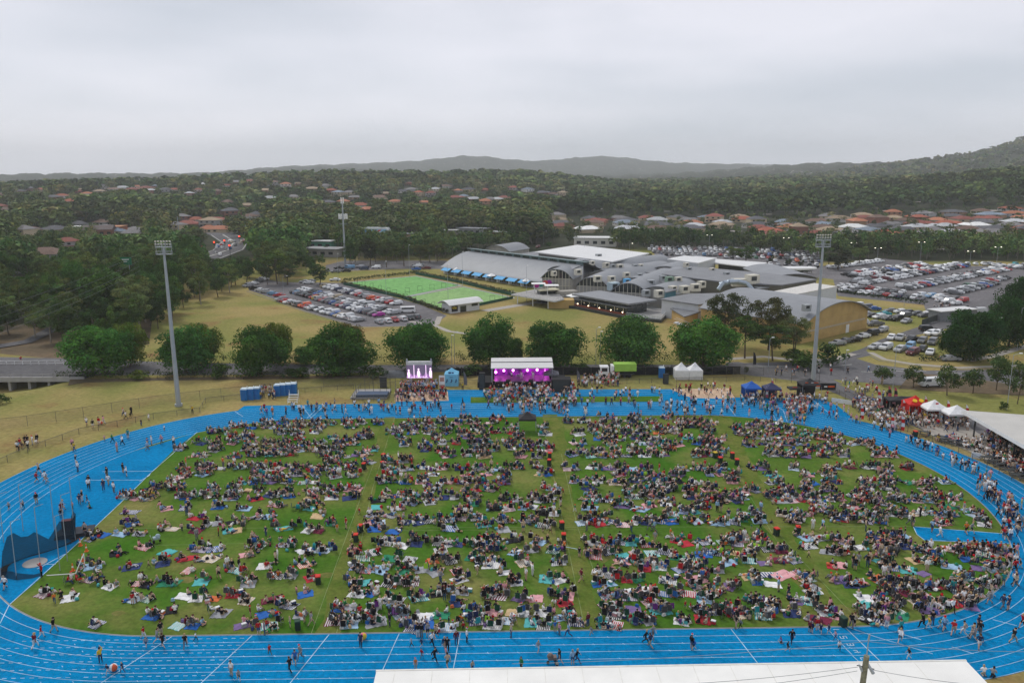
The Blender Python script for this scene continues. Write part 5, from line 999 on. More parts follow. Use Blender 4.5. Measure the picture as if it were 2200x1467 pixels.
# --- clubhouse at the right edge
zc = 4.2; cr = [G(a, c, zc) for a, c in [(2066, 882), (2200, 958)]]; f0, f1 = Vector(cr[0]), Vector(cr[1]); fd = (f1-f0).normalized(); bk = (Vector(G(2200, 892, zc))-f0).normalized(); e = empty('clubhouse', (f0.x, f0.y, 0)); Lf, Lb = 46, 24
q = [(0, 0), tuple(fd*Lf), tuple(fd*Lf+bk*Lb), tuple(bk*Lb)]; part(MB().prism(q, lambda p: 4.0+.03*math.hypot(*p)*0, 4.3), 'roof', mat('club_roof', (.50, .485, .45), .6, .06, .4), e)
part(MB().prism([(0-.1, -.1), tuple(fd*Lf+Vector((-.12, -.1))), tuple(fd*Lf+Vector((-.12, -.4))), (-.1, -.45)], 3.8, 4.42), 'fascia', M_white, e)
inn = fd*3+bk*4.2; q2 = [tuple(inn), tuple(inn+fd*Lf), tuple(inn+fd*Lf+bk*14), tuple(inn+bk*14)]; part(MB().prism(q2, 0, 4.0), 'wall', mat('club_wall', (.20, .19, .17), .7), e)
for k in range(12):
    p = inn+fd*(.8+k*2.9)-bk*.08; an = math.atan2(fd.y, fd.x); part(MB().box((p.x, p.y, 1.8), (1.9 if k % 3 else 1.1, .16, 2.5), rz=an), 'window' if k % 3 else 'door', M_glass if k % 3 else M_white, e)
for k in range(7): p = fd*(1.5+k*6)+bk*1.6; part(MB().rod((p.x, p.y, 0), (p.x, p.y, 4), .14, n=8), 'column', M_dk, e)
p = fd*2.5+bk*10; part(MB().rod((p.x, p.y, 4.3), (p.x, p.y, 4.8), .5, .6, 10), 'roof_vent', M_steel, e); tag(e, 'clubhouse with wide pale flat roof and dark glass front', 'building', at=(f0.x+5, f0.y-10, 4))
# --- stage
sx, sy = G(1060, 834); sy += 1; e = empty('stage', (sx, sy, 0), .01); WS = 12.6
part(MB().box((WS/2, 2.6, .6), (WS+7, 6.2, 1.2)), 'platform', M_black, e); part(MB().box((WS/2, 2.6, 1.25), (WS, 5.6, .1)), 'deck', mat('stage_deck', (.16, .13, .17), .5), e)
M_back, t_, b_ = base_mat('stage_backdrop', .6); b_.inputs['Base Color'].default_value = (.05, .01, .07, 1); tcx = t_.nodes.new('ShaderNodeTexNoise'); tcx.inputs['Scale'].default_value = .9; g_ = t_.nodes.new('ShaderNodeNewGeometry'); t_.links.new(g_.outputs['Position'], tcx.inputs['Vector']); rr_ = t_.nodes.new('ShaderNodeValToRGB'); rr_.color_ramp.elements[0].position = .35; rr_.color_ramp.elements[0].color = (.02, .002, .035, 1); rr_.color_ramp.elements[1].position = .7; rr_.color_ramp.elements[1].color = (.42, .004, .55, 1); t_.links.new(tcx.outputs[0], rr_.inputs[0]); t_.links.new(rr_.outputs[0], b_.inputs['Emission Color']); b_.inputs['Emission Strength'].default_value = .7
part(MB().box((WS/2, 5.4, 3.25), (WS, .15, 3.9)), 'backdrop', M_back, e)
for s in (.05, WS-.05): part(MB().box((s, 3.4, 3.2), (.2, 3.8, 3.7)), 'side_curtain', M_black, e)
b = MB(); rf = [(-1.2, 4.6), (1.5, 5.2), (1.6, 5.12), (3.6, 5.45), (5.6, 5.3)]; k = len(rf)
b.add([(-.5+.0*z, y, z) for y, z in rf]+[(WS+.5, y, z) for y, z in rf]+[(-.5, y, z-.18) for y, z in rf]+[(WS+.5, y, z-.18) for y, z in rf], [(i, k+i, k+i+1, i+1) for i in range(k-1)]+[(2*k+i, 2*k+i+1, 3*k+i+1, 3*k+i) for i in range(k-1)]+[(0, 2*k, 3*k, k)]+[(i, i+1, 2*k+i+1, 2*k+i) for i in range(k-1)]+[(k+i, 3*k+i, 3*k+i+1, k+i+1) for i in range(k-1)])
part(b, 'roof', mat('stage_roof_vinyl', (.62, .61, .60), .5, .05, 1.2), e); part(MB().box((WS/2, 1.55, 5.24), (WS+1, .2, .12)), 'roof_seam', M_dk, e)
b = MB()
for s in (-.3, WS+.3):
    for yy in (-.2, 5.4): b.rod((s, yy, 0), (s, yy, 5.1 if yy > 0 else 4.6), .12, n=5)
b.rod((-.3, -.2, 4.6), (WS+.3, -.2, 4.6), .1, n=5); part(b, 'truss', M_steel, e)
for k, (lx, z) in enumerate([(.5, 2.0), (2.3, 2.35), (4.4, 2.4), (7.6, 2.4), (9.8, 2.45), (11.6, 2.0)]):
    o = part(MB().ball((lx, 4.6, z+.2), .3, 10, 8), 'stage_light', mat_emit('magenta_lamp', (1, .30, .95), 4), e); o2 = part(MB().rod((lx, 5.1, z+.3), (lx, 5.1, 5.0), .05, n=5), 'light_tube', mat_emit('magenta_tube', (.9, .2, 1), 1.6), o)
    if k in (0, 1, 3, 4, 5):
        pd = bpy.data.lights.new('stage_lamp', 'POINT'); pd.energy = 80; pd.color = (1, .08, .9); pd.shadow_soft_size = .3; po = bpy.data.objects.new('stage_lamp', pd); COL.objects.link(po); po.location = (sx+lx, sy+3.9, z+.5)
for k in range(6): part(MB().box((1+k*2.1, 1.6, 4.6), (.35, .35, .45)), 'lamp', M_dk, e)
b = MB(); b.rod((5.8, 4.2, 1.3), (5.8, 4.2, 1.9), .4, n=10).rod((6.5, 4.0, 1.3), (6.5, 4.0, 1.8), .3, n=10).rod((5.2, 4.0, 1.3), (5.2, 4.0, 1.8), .3, n=10).rod((5.2, 4.5, 2.3), (5.2, 4.5, 2.32), .35, n=10); part(b, 'drum_kit', M_steel, e)
for k in (3.3, 8.2): part(MB().box((k, -.3, 1.5), (1.0, .5, .35), tilt=.4), 'monitor_speaker', M_dk, e)
tag(e, 'open-front concert stage with white roof and magenta lights', 'stage', at=(sx+6, sy, 3))
def boxy(name, px, py, dims, m, label, cat, dy=0, rz=0, top=1, z=0):
    x, y = G(px, py); e = empty(name, (x, y+dy, z), rz); part(MB().box((0, 0, dims[2]/2), dims, top=top), 'cabinet', m, e); part(MB().box((0, -dims[1]/2-.03, dims[2]/2), (dims[0]*.85, .06, dims[2]*.9)), 'grille', M_dk, e); tag(e, label, cat); return e
for px, py, d, l in [(1036, 836, (1.3, 1.2, 3.7), 'tall black speaker stack left of the stage'), (824, 832, (1.4, 1, 2.4), 'black speaker on the grass left of the big screen'), (1430, 824, (1.1, 1, 2.2), 'black speaker near the white peaked tents')]: boxy('speaker', px, py, d, M_black, l, 'speaker')
boxy('black_booth', 1205, 838, (4.2, 3.2, 2.7), M_black, 'black cloth covered booth right of the stage', 'booth')
def gazebo(px, py, w, d, h, hp, col, label, walls=None, rz=0, posts=True, wallcol=None, marks=None, name='gazebo', valance=.3, dy=0):
    x, y = G(px, py); e = empty(name, (x, y+dy, 0), rz); m = MATS.get(col) if isinstance(col, str) else col
    b = MB(); hw, hd = w/2, d/2; v = [(-hw, -hd, h), (hw, -hd, h), (hw, hd, h), (-hw, hd, h), (0, 0, hp)]; v2 = [(p[0]*.45, p[1]*.45, h+(hp-h)*.46) for p in v[:4]]
    b.add(v[:4]+v2+[v[4]], [(0, 1, 5, 4), (1, 2, 6, 5), (2, 3, 7, 6), (3, 0, 4, 7), (4, 5, 8), (5, 6, 8), (6, 7, 8), (7, 4, 8)]); lo = [(p[0], p[1], h-valance) for p in v[:4]]; b.add(v[:4]+lo, [(4, 5, 1, 0), (5, 6, 2, 1), (6, 7, 3, 2), (7, 4, 0, 3)]); b.add(lo, [(3, 2, 1, 0)]) if valance else None
    part(b, 'canopy', m, e)
    for s in ((-1, -1), (1, -1), (1, 1), (-1, 1)): part(MB().rod((s[0]*(hw-.05), s[1]*(hd-.05), 0), (s[0]*(hw-.05), s[1]*(hd-.05), h), .04, n=5), 'leg', M_steel, e)
    for sd in walls or '':
        a, c = {'b': ((-hw, hd), (hw, hd)), 'l': ((-hw, -hd), (-hw, hd)), 'r': ((hw, -hd), (hw, hd)), 'f': ((-hw, -hd), (hw, -hd))}[sd]; b = MB().box(((a[0]+c[0])/2*.985, (a[1]+c[1])/2*.985, (h-valance)/2), (max(.05, abs(a[0]-c[0])-.1), max(.05, abs(a[1]-c[1])-.1), h-valance)); part(b, 'side_wall', wallcol or m, e)
    if marks:
        for mm, pts in marks:
            b = MB(); [b.add([(p[0]+dx, p[1], p[2]+dz) for dx, dz in ((-p[3], -p[4]), (p[3], -p[4]), (p[3], p[4]), (-p[3], p[4]))], [(0, 1, 2, 3)]) for p in pts]; part(b, 'print', mm, e)
    tag(e, label, 'gazebo', at=(x, y, h)); return e
C_ = lambda n, c: mat(n, c, .75, .08, 2)
blk = C_('black_canopy', (.02, .02, .023)); gry = C_('grey_canopy', (.13, .13, .15)); blu = C_('blue_canopy', (.015, .10, .40)); nvy = C_('navy_canopy', (.035, .04, .10)); red = C_('red_canopy', (.55, .015, .01)); wht = C_('white_canopy', (.72, .72, .72)); lbl = C_('light_blue_canopy', (.17, .47, .68)); org = C_('orange_print', (.65, .10, .02)); yel = C_('yellow_print', (.75, .45, .02)); C_('white_print', (.75, .75, .75)); redp = C_('red_print', (.5, .02, .02))
gazebo(1185, 832, 3.3, 3, 2.9, 3.8, gry, 'dark grey peaked tent top over the black stage booth', dy=1.5)
fig = []
for kx in (-1.0, 0, 1.0): fig += [(kx, -1.53, 1.2, .09, .32), (kx+.12, -1.53, 1.55, .1, .1), (kx-.15, -1.53, .95, .12, .07), (kx+.2, -1.53, 1.25, .16, .05)]
gazebo(970, 830, 3.1, 3, 2.7, 3.9, lbl, 'light blue tent with dark dancing figures printed on the front', 'flrb', marks=[(C_('navy_print', (.02, .04, .14)), fig+[(-.35, -1.3, 3.05, .3, .18), (.3, -1.3, 3.05, .25, .15), (0, -1.53, 2.05, .35, .06)])], wallcol=lbl, dy=1.5)
gazebo(1133, 925, 3.2, 3, 2.6, 3.7, blk, 'black mixing desk gazebo among the crowd')
gazebo(1613, 855, 3.4, 3.2, 2.5, 3.7, blu, 'bright blue gazebo beside the sand pit', 'b', wallcol=blu); gazebo(1656, 857, 3.2, 3.0, 2.5, 3.6, nvy, 'dark navy gazebo with white and red banners', 'b')
gazebo(1737, 853, 4.0, 3.4, 3.0, 4.1, blk, 'black gazebo with orange print by the right floodlight', 'b', marks=[(org, [(-1.0, -1.1, 3.35, .32, .13), (.9, -1.1, 3.35, .5, .12), (1.2, -1.72, 2.85, .4, .1)]), (MATS['white_print'], [(.2, -1.1, 3.35, .3, .1)])])
gazebo(1708, 852, 3.0, 2.0, 2.0, 2.3, blk, 'low black covered table with orange print', marks=[(org, [(-.4, -.7, 2.2, .5, .07)])])
gazebo(1963, 893, 3.6, 3.4, 2.7, 4.1, red, 'bright red food tent with yellow round emblems', 'bl', wallcol=red, marks=[]); x, y = G(1963, 893); e = KIDS(next(o for o in COL.objects if o.get('label', '').startswith('bright red food')))
e0 = next(o for o in COL.objects if o.get('label', '').startswith('bright red food'))
for s in (-.75, .75): part(MB().rod((s*.8, -1.02, 3.24), (s*.8, -1.1, 3.38), .42, .42, 14), 'print', yel, e0)
gazebo(2004, 902, 4.2, 3.6, 2.6, 4.0, wht, 'white food tent with red walls between red and white tents', 'br', wallcol=red, marks=[(redp, [(0, -.95, 3.5, .25, .16)])]); gazebo(2052, 912, 4.6, 3.6, 2.5, 3.8, wht, 'white marquee next to the clubhouse roof', 'b')
gazebo(1935, 880, 6.0, 3, 2.3, 2.8, blk, 'long black stall roof left of the red food tent', 'b'); 
for px, l in ((1463, 'left white peaked marquee by the tent fig'), (1492, 'right white peaked marquee by the tent fig')): gazebo(px, 812, 3.1, 3.1, 2.1, 3.75, wht, l, 'flrb', name='marquee')
def toilet(px, py, label, sc=1, rz=0):
    x, y = G(px, py); e = empty('portable_toilet', (x, y, 0), rz); bl = mat('toilet_blue', (.015, .16, .42), .5, .06); part(MB().box((0, 0, 1.05), (1.12, 1.12, 2.1)), 'cabin', bl, e); part(MB().box((0, -.585, 1.0), (.75, .06, 1.8)), 'door', mat('toilet_door', (.012, .12, .36), .5), e); part(MB().box((0, 0, 2.2), (1.2, 1.2, .2), top=.8), 'roof', mat('toilet_roof', (.55, .66, .72), .5), e); part(MB().rod((.45, .45, 2.2), (.45, .45, 2.55), .06, n=6), 'vent_pipe', M_white, e); e.scale = (1.12, 1.12, 1.12); tag(e, label, 'portable toilet', 'blue portable toilets')
for k, px in enumerate((526, 540, 553)): toilet(px, 859-k*1.2, 'blue portable toilet in the group of three nearer the left floodlight')
for k, px in enumerate((597, 609, 620.5, 631.5)): toilet(px, 850-k*1.1, 'blue portable toilet in the group of four')
toilet(1421, 811, 'single blue portable toilet near the white peaked tents')
# big screen on its trailer
x, y = G(872, 838); e = empty('video_screen', (x, y+.8, 0)); WW = 6.0; part(MB().box((WW/2-.3, 1, .8), (WW, 2.4, .25)).box((WW/2, 1, .45), (2.5, 1.8, .5)), 'trailer', M_steel, e)
for s in (.9, WW-1.5): part(MB().box((s, .9, 1.6), (.6, .6, 1.7)), 'leg', M_conc2, e)
for s in (1.8, 3.0, 4.2): part(MB().rod((s, -.1, .35), (s, .15, .35), .35, n=10), 'wheel', M_black, e)
M_scr, t_, b_ = base_mat('screen_picture', .5); g_ = t_.nodes.new('ShaderNodeTexCoord'); mp_ = t_.nodes.new('ShaderNodeMapping'); mp_.inputs['Scale'].default_value = (1, 1, .7); t_.links.new(g_.outputs['Object'], mp_.inputs[0]); n_ = t_.nodes.new('ShaderNodeTexNoise'); n_.inputs['Scale'].default_value = 3.0; t_.links.new(mp_.outputs[0], n_.inputs['Vector']); sp = t_.nodes.new('ShaderNodeSeparateXYZ'); t_.links.new(g_.outputs['Object'], sp.inputs[0]); ad = t_.nodes.new('ShaderNodeMath'); ad.operation = 'MULTIPLY_ADD'; ad.inputs[1].default_value = -.3; ad.inputs[2].default_value = 1.05; t_.links.new(sp.outputs['Z'], ad.inputs[0]); a2 = t_.nodes.new('ShaderNodeMath'); a2.operation = 'ADD'; t_.links.new(ad.outputs[0], a2.inputs[0]); t_.links.new(n_.outputs[0], a2.inputs[1])
rr_ = t_.nodes.new('ShaderNodeValToRGB'); rr_.color_ramp.elements[0].position = .55; rr_.color_ramp.elements[0].color = (.10, .075, .14, 1); rr_.color_ramp.elements[1].position = .85; rr_.color_ramp.elements[1].color = (.85, .6, .95, 1); rr_.color_ramp.elements.new(.7).color = (.35, .13, .45, 1); t_.links.new(a2.outputs[0], rr_.inputs[0]); t_.links.new(rr_.outputs[0], b_.inputs['Emission Color']); b_.inputs['Base Color'].default_value = (.02, .02, .02, 1); b_.inputs['Emission Strength'].default_value = 1.0
part(MB().box((WW/2-.1, .5, 3.9), (WW-.5, .3, 3.0)), 'screen', M_scr, e); b = MB()
for xx, hh, ww in ((.6, 1.5, .38), (2.75, 1.7, .42), (5.35, 1.8, .4)): b.ball((xx, .32, 2.5+hh*.5), .5, 10, 6, sq=(ww*1.6, .06, hh)); b.ball((xx, .31, 2.6+hh*1.05), .2, 8, 6, sq=(1, .2, 1))
for xx in (1.75, 4.35): b.box((xx, .33, 3.9), (.12, .05, 2.9))
part(b, 'figure', mat_emit('screen_white', (1, .72, 1), .95), KIDS(e)[-1]); part(MB().box((WW/2-.1, .5, 5.75), (WW-.4, .8, .7)), 'head_frame', mat('white_frame', (.55, .56, .55), .5), e)
for s in (.25, WW-.5): part(MB().rod((s, .5, 6), (s, .5, 6.7), .22, .15, 8), 'winch_tower', M_steel, e)
tag(e, 'big video screen trailer showing white and purple stage figures', 'video screen', at=(x+3, y, 4))
x, y = G(862, 812); e = empty('tarpaulin', (x-4, y, 0)); b = MB(); nx, ny = 16, 7
b.add([(i*.42-1.2, j*.4, (1.5*math.sin(math.pi*(i+.3)/16.8)**.5*math.sin(math.pi*(j+.2)/6.5)**.6+U(-.12, .12)) if 0 < j < ny-1 and 0 < i < nx-1 else 0) for j in range(ny) for i in range(nx)], [(j*nx+i, j*nx+i+1, (j+1)*nx+i+1, (j+1)*nx+i) for j in range(ny-1) for i in range(nx-1)]); part(b, 'cover', mat('grey_tarp', (.16, .17, .185), .6), e); tag(e, 'crumpled grey tarpaulin over equipment left of the screen', 'tarpaulin')
def flag(px, py, h, m, label, w=.75, stripes=None, z=0, lean=.1):
    x, y = G(px, py); e = empty('feather_flag', (x, y, z)); part(MB().rod((0, 0, 0), (-.1, 0, h), .035, .02, 5), 'pole', M_dk, e); b = MB(); n = 12; v = []
    for i in range(n+1): t = i/n; v += [(-.1*t+.0, 0, .5+(h-.5)*t), (-.1*t+w*math.sin(math.pi*min(1, t*.72+.28)**1.0)**.6, .08*math.sin(t*5), .5+(h-.5)*t-.12*(1-t))]
    b.add(v, [(2*i, 2*i+1, 2*i+3, 2*i+2) for i in range(n)]); 
    if stripes: b.m = [(i//3) % 2 for i in range(n)]
    part(b, 'cloth', [m, stripes] if stripes else m, e); tag(e, label, 'flag', 'feather flags', at=(x, y, h*.6))
flag(997, 831, 3.6, gry, 'dark grey feather flag left of the stage'); flag(1240, 826, 3.4, gry, 'dark feather flag right of the stage booth'); flag(1618, 787, 3.6, blk, 'black feather flag beside the footpath')
for px, py, l in ((1885, 868, 'red and white striped flag left of the stalls'), (1848, 905, 'red and white striped flag in the food crowd'), (1938, 893, 'red striped flag at the left corner of the red tent'), (1985, 885, 'red striped flag between red and white tents'), (2033, 895, 'wide red and white flag right of the white tent'), (2073, 905, 'red and white flag beside the clubhouse roof'), (1913, 925, 'red and white flag standing on the dry grass'), (1935, 930, 'second red and white flag on the dry grass')): flag(px, py, 3.3, red, l, stripes=wht, w=.7)
for px, py, l in ((1907, 865, 'black banner flag behind the stalls'), (1920, 868, 'black banner flag nearer the red tent')): flag(px, py, 3.6, blk, l, stripes=C_('pink_print', (.5, .1, .12)))
for px, py, l in ((1645, 858, 'pink and white oval banner left of the navy gazebo'), (1657, 840, 'tall pink and white oval banner behind the navy gazebo'), (1675, 858, 'pink and white oval banner right of the navy gazebo')): flag(px, py, 2.9, C_('pink_banner', (.55, .08, .14)), l, stripes=wht, w=.5)
x, y = G(950, 834); e = empty('banner_stand', (x, y, 0)); part(MB().box((0, 0, 1.5), (1.3, .06, 2.8)), 'panel', wht, e); part(MB().box((0, -.05, 2.0), (.9, .03, .9)).box((0, -.05, .5), (1.2, .03, .6)), 'print', C_('poster_tone', (.42, .22, .18)), e); tag(e, 'upright poster stand left of the light blue tent', 'sign')
for px, py, w, l in ((1730, 838, 3.2, 'black and orange banner on the fence left of the floodlight'), (1778, 842, 3.4, 'black and orange banner on the fence right of the floodlight')):
    x, y = G(px, py); e = empty('banner', (x, y, .6)); part(MB().box((0, 0, .6), (w, .05, 1.5)), 'sheet', blk, e); part(MB().box((.7, -.04, .6), (w*.4, .03, .35)), 'print', org, e); part(MB().box((-.5, -.04, .6), (w*.2, .03, .25)), 'print', MATS['white_print'], e); tag(e, l, 'banner')
for px, py, w, l in ((1757, 836, 2.2, 'white banner on the fence by the floodlight base'), (1808, 868, 4, 'white advertising boards on the track side fence'), (1916, 922, 1.2, 'small white sign on the track fence'), (2096, 985, 1.4, 'white sign on the fence near the clubhouse')): x, y = G(px, py); o = MB().box((0, 0, .6), (w, .06, .9)).build('sign_board', wht, loc=(x, y-.1, 0), rz=-.6 if px > 1800 else 0); tag(o, l, 'sign')
# truck with green body
x, y = G(1285, 810); e = empty('tipper_truck', (x, y, 0)); part(MB().box((1.3, 0, 1.6), (2.1, 2.3, 2.1), top=.93), 'cab', wht, e); part(MB().box((1.3, -1.17, 2.0), (1.3, .05, .8)), 'window', M_glass, e); part(MB().box((.26, 0, 2.0), (.06, 1.9, .8)), 'windscreen', M_glass, e)
part(MB().box((4.7, 0, .85), (7, 2.2, .3)), 'chassis', M_dk, e); part(MB().box((6.1, 0, 2.4), (5.0, 2.4, 1.7)), 'green_box', mat('lime_box', (.30, .52, .08), .6, .1), e); part(MB().box((3.2, 0, 1.9), (.6, 2.2, 1.9)), 'headboard', wht, e)
for xx in (1.2, 5.9, 7.0):
    for s in (-1, 1): part(MB().rod((xx, s*1.0, .5), (xx, s*1.2, .5), .5, n=12), 'wheel', M_black, e)
e.rotation_euler = (0, 0, .03); tag(e, 'white tipper truck with lime green box body behind the crowd', 'truck', at=(x+4, y, 2))
# throwing cage
e = empty('throwing_cage', (*G(75, 1210), 0)); cx, cy = G(75, 1210)
M_net, t_, b_ = base_mat('net_cloth', .9, .1); b_.inputs['Base Color'].default_value = (.012, .03, .05, 1); b_.inputs['Alpha'].default_value = .8
poles = [((36, 1244), 7.2), ((86, 1207), 7.2), ((129, 1226), 7.0), ((145, 1205), 8.6), ((162, 1160), 8.6), ((2, 1240), 6.6), ((118, 1150), 7), ((50, 1140), 6.6), ((8, 1165), 6.6)]
for g_, h in poles:
    p = G(*g_); part(MB().rod((p[0]-cx, p[1]-cy, 0), (p[0]-cx+.2, p[1]-cy, h), .05, .04, 6).rod((p[0]-cx+.2, p[1]-cy, h), (p[0]-cx+1.1, p[1]-cy+.35, h+.25), .035, n=5), 'pole', M_steel, e)
nl = dense([tuple(Vector(G(*a))-Vector((cx, cy))) for a in [(2, 1240), (6, 1222), (15, 1214), (58, 1197), (100, 1186), (140, 1172), (162, 1160), (150, 1150)]], .7); b = MB(); n = len(nl)
pk = [1.9+1.5*abs(math.sin(i*.33))+.5*math.sin(i*1.7) for i in range(n)]
b.add([(p[0], p[1], .02) for p in nl]+[(p[0]+.3, p[1]+.3, pk[i]) for i, p in enumerate(nl)], [(i, i+1, n+i+1, n+i) for i in range(n-1)]); b.add([(p[0]-.35, p[1]-.35, .03) for p in nl]+[(p[0]+.4, p[1]+.4, .12) for p in nl], [(i, i+1, n+i+1, n+i) for i in range(n-1)], 1)
nf = dense([tuple(Vector(G(*a))-Vector((cx, cy))) for a in [(2, 1240), (36, 1246), (70, 1242), (90, 1236)]], .7); n = len(nf); b.add([(p[0], p[1], .03) for p in nf]+[(p[0], p[1]+.25, .6+.3*math.sin(i*.8)) for i, p in enumerate(nf)], [(i, i+1, n+i+1, n+i) for i in range(n-1)])
part(b, 'net', [M_net, M_black], e); tag(e, 'throwing cage with steel poles and slumped dark blue net', 'cage')
o = MB().rod((0, 0, .03), (0, 0, .07), 1.35, n=28).build('throwing_circle', M_conc2, loc=(*G(75, 1209), 0)); kind(o, 'structure')
x, y = G(158, 1148); e = empty('stacked_mats', (x, y, 0), .35); b = MB()
for k in range(3): part(MB().box((.2*k, 0, .15+.16*k), (4.2, 2.4, .14)), 'mat', mat('dark_mat', (.025, .03, .045), .8), e)
part(MB().box((-.6, .6, 1.2), (1.4, .8, 1.5)), 'trolley', mat('maroon_cover', (.08, .02, .03), .8), e); tag(e, 'dark stacked gratings and trolley behind the throwing cage', 'mats')
x, y = G(112, 1236); e = empty('goal_frame', (x, y, 0), .1); part(MB().rod((-.6, 0, .06), (2.6, .1, .06), .06, n=6).rod((2.6, .1, .06), (3.2, 1.5, 1.9), .06, n=6).rod((3.2, 1.5, 1.9), (3.0, 1.8, .06), .05, n=6).rod((2.6, .1, .06), (3.0, 1.8, .06), .05, n=6), 'frame', M_white, e); tag(e, 'white metal frame lying on the grass beside the cage', 'frame')
for px, py, l in ((173, 1172, 'orange traffic cone farthest from the cage'), (178, 1205, 'orange traffic cone by the seated orange pair'), (157, 1226, 'orange traffic cone nearest the white frame'), (186, 1184, 'orange traffic cone leaning on the grass')):
    x, y = G(px, py); e = empty('traffic_cone', (x, y, 0)); part(MB().rod((0, 0, .03), (0, 0, 1.0), .17, .05, 10), 'body', mat('cone_orange', (.75, .14, .02), .6), e); part(MB().box((0, 0, .03), (.45, .45, .06)), 'base', MATS['cone_orange'], e); part(MB().rod((0, 0, .5), (0, 0, .68), .118, .093, 10), 'band', M_white, e); tag(e, l, 'cone', 'orange cones by the cage')
# pole vault landing bed in its fenced bay
x, y = G(755, 858); e = empty('landing_bed', (x, y, 0)); part(MB().box((3.6, 3.2, .25), (7.6, 6.5, .4)), 'slab', M_conc2, e); part(MB().box((4.2, 1.5, .7), (6.5, 3, .5)), 'mat', mat('bed_cover', (.05, .08, .14), .7), e)
for s in (.2, 2.2, 4.0, 5.4, 6.8, 7.6): part(MB().rod((s, 4, 0), (s, 4, 4.2 if s > 2 else 2.2), .05, n=5), 'upright', M_wire, e)
tag(e, 'grey landing bed bay with dark mat and thin uprights', 'landing bed', at=(x+3, y, 1)); fence([(757, 862), (775, 838), (850, 834), (850, 862), (757, 864)], 1.5, 1.8, 'mesh fence round the landing bed bay')
x, y = G(630, 866); e = empty('timing_stand', (x, y, 0)); b = MB()
for k in range(4): b.box((0, .3*k-.3, .4+.42*k), (1.9, .35, .06))
for s in (-.95, .95): b.rod((s, -.6, 0), (s, 1.0, 2.1), .04, n=5).rod((s, 1.0, 0), (s, 1.0, 2.6), .04, n=5).rod((s, -.6, 0), (s, -.6, 1.2), .04, n=5)
part(b, 'frame', M_white, e); tag(e, 'small white stepped timing stand behind the left bend', 'stand')
# barrier, bins
def bin_(px, py, lid, label, body=None):
    x, y = G(px, py); e = empty('wheelie_bin', (x, y, 0), U(-.4, .4)); part(MB().box((0, 0, .55), (.62, .72, 1.0), top=1.12), 'body', body or C_('bin_green', (.012, .03, .02)), e); part(MB().box((0, -.02, 1.12), (.72, .84, .12), top=.9), 'lid', lid, e)
    for s in (-.3, .3): part(MB().rod((s, .4, .12), (s+.06*(1 if s > 0 else -1), .4, .12), .12, n=8), 'wheel', M_black, e)
    e.scale = (.85, .85, .95); tag(e, label, 'bin', 'wheelie bins', at=(x, y, 1))
rl = C_('red_lid', (.60, .035, .02)); yl = C_('yellow_lid', (.6, .42, .03)); gl = C_('green_lid', (.02, .06, .035))
for px, py, l in ((684, 1254, 'red-lidded bin in the front left field beside the chalk line'), (765, 1163, 'red-lidded bin, lower one at the left walkway'), (774, 1143, 'red-lidded bin, upper one at the left walkway'), (824, 988, 'orange-red lidded bin at the top of the left walkway'), (822, 1005, 'red-lidded bin just below the top left walkway bin'), (782, 1008, 'red-lidded bin left of the left walkway, far rows'), (1207, 1136, 'red-lidded bin, upper one at the centre walkway'), (1211, 1162, 'red-lidded bin, lower one at the centre walkway'), (1181, 985, 'red-lidded bin, far rows of the centre walkway'), (1180, 1000, 'red-lidded bin just below the far centre bin'), (1668, 1150, 'red-lidded bin standing alone on the right walkway'), (1714, 1146, 'red-lidded bin right of the lone right walkway bin'), (1573, 985, 'red-lidded bin in the far right rows'), (1547, 995, 'red-lidded bin below the yellow-lidded bin'), (1583, 999, 'red-lidded bin, lowest in the far right rows'), (1966, 938, 'red-topped bin by the concourse fence')): bin_(px, py, rl, l)
bin_(1536, 984, yl, 'yellow-lidded bin in the far right rows'); bin_(1811, 1345, gl, 'dark green bin at the front corner of the right walkway'); bin_(640, 1352, gl, 'dark green bin on the front kerb, front left field')
# yellow pole by the track, single props
x, y = G(1127, 896); o = MB().rod((0, 0, 0), (-.25, 0, 3.2), .07, .05, 6).build('yellow_pole', C_('pole_yellow', (.6, .36, .05)), loc=(x, y, 0)); tag(o, 'yellow-orange pole standing at the track edge before the stage', 'pole', at=(x, y, 1.5))
def btab(px, py, rz, l):
    x, y = G(px, py); e = empty('picnic_table', (x, y, 0), rz); part(MB().box((0, 0, .75), (1.9, .8, .07)), 'tabletop', M_dk, e)
    for s in (-.75, .75): part(MB().box((0, s, .45), (1.9, .28, .06)), 'bench', M_dk, e)
    part(MB().rod((-.7, -.7, 0), (-.5, 0, .75), .05, n=4).rod((-.7, .7, 0), (-.5, 0, .75), .05, n=4).rod((.7, -.7, 0), (.5, 0, .75), .05, n=4).rod((.7, .7, 0), (.5, 0, .75), .05, n=4), 'trestle', M_dk, e); tag(e, l, 'table', 'concourse picnic tables')
for k, (px, py) in enumerate([(1985, 935), (2020, 945), (2030, 950), (2050, 955), (2070, 958), (2120, 990), (2138, 998), (2150, 1005), (2170, 1018), (2190, 1028), (2150, 990), (2185, 1010)]): btab(px, py, -.5+.1*k, 'dark picnic table on the concourse '+('above the track fence' if px < 2100 else 'near the clubhouse front'))

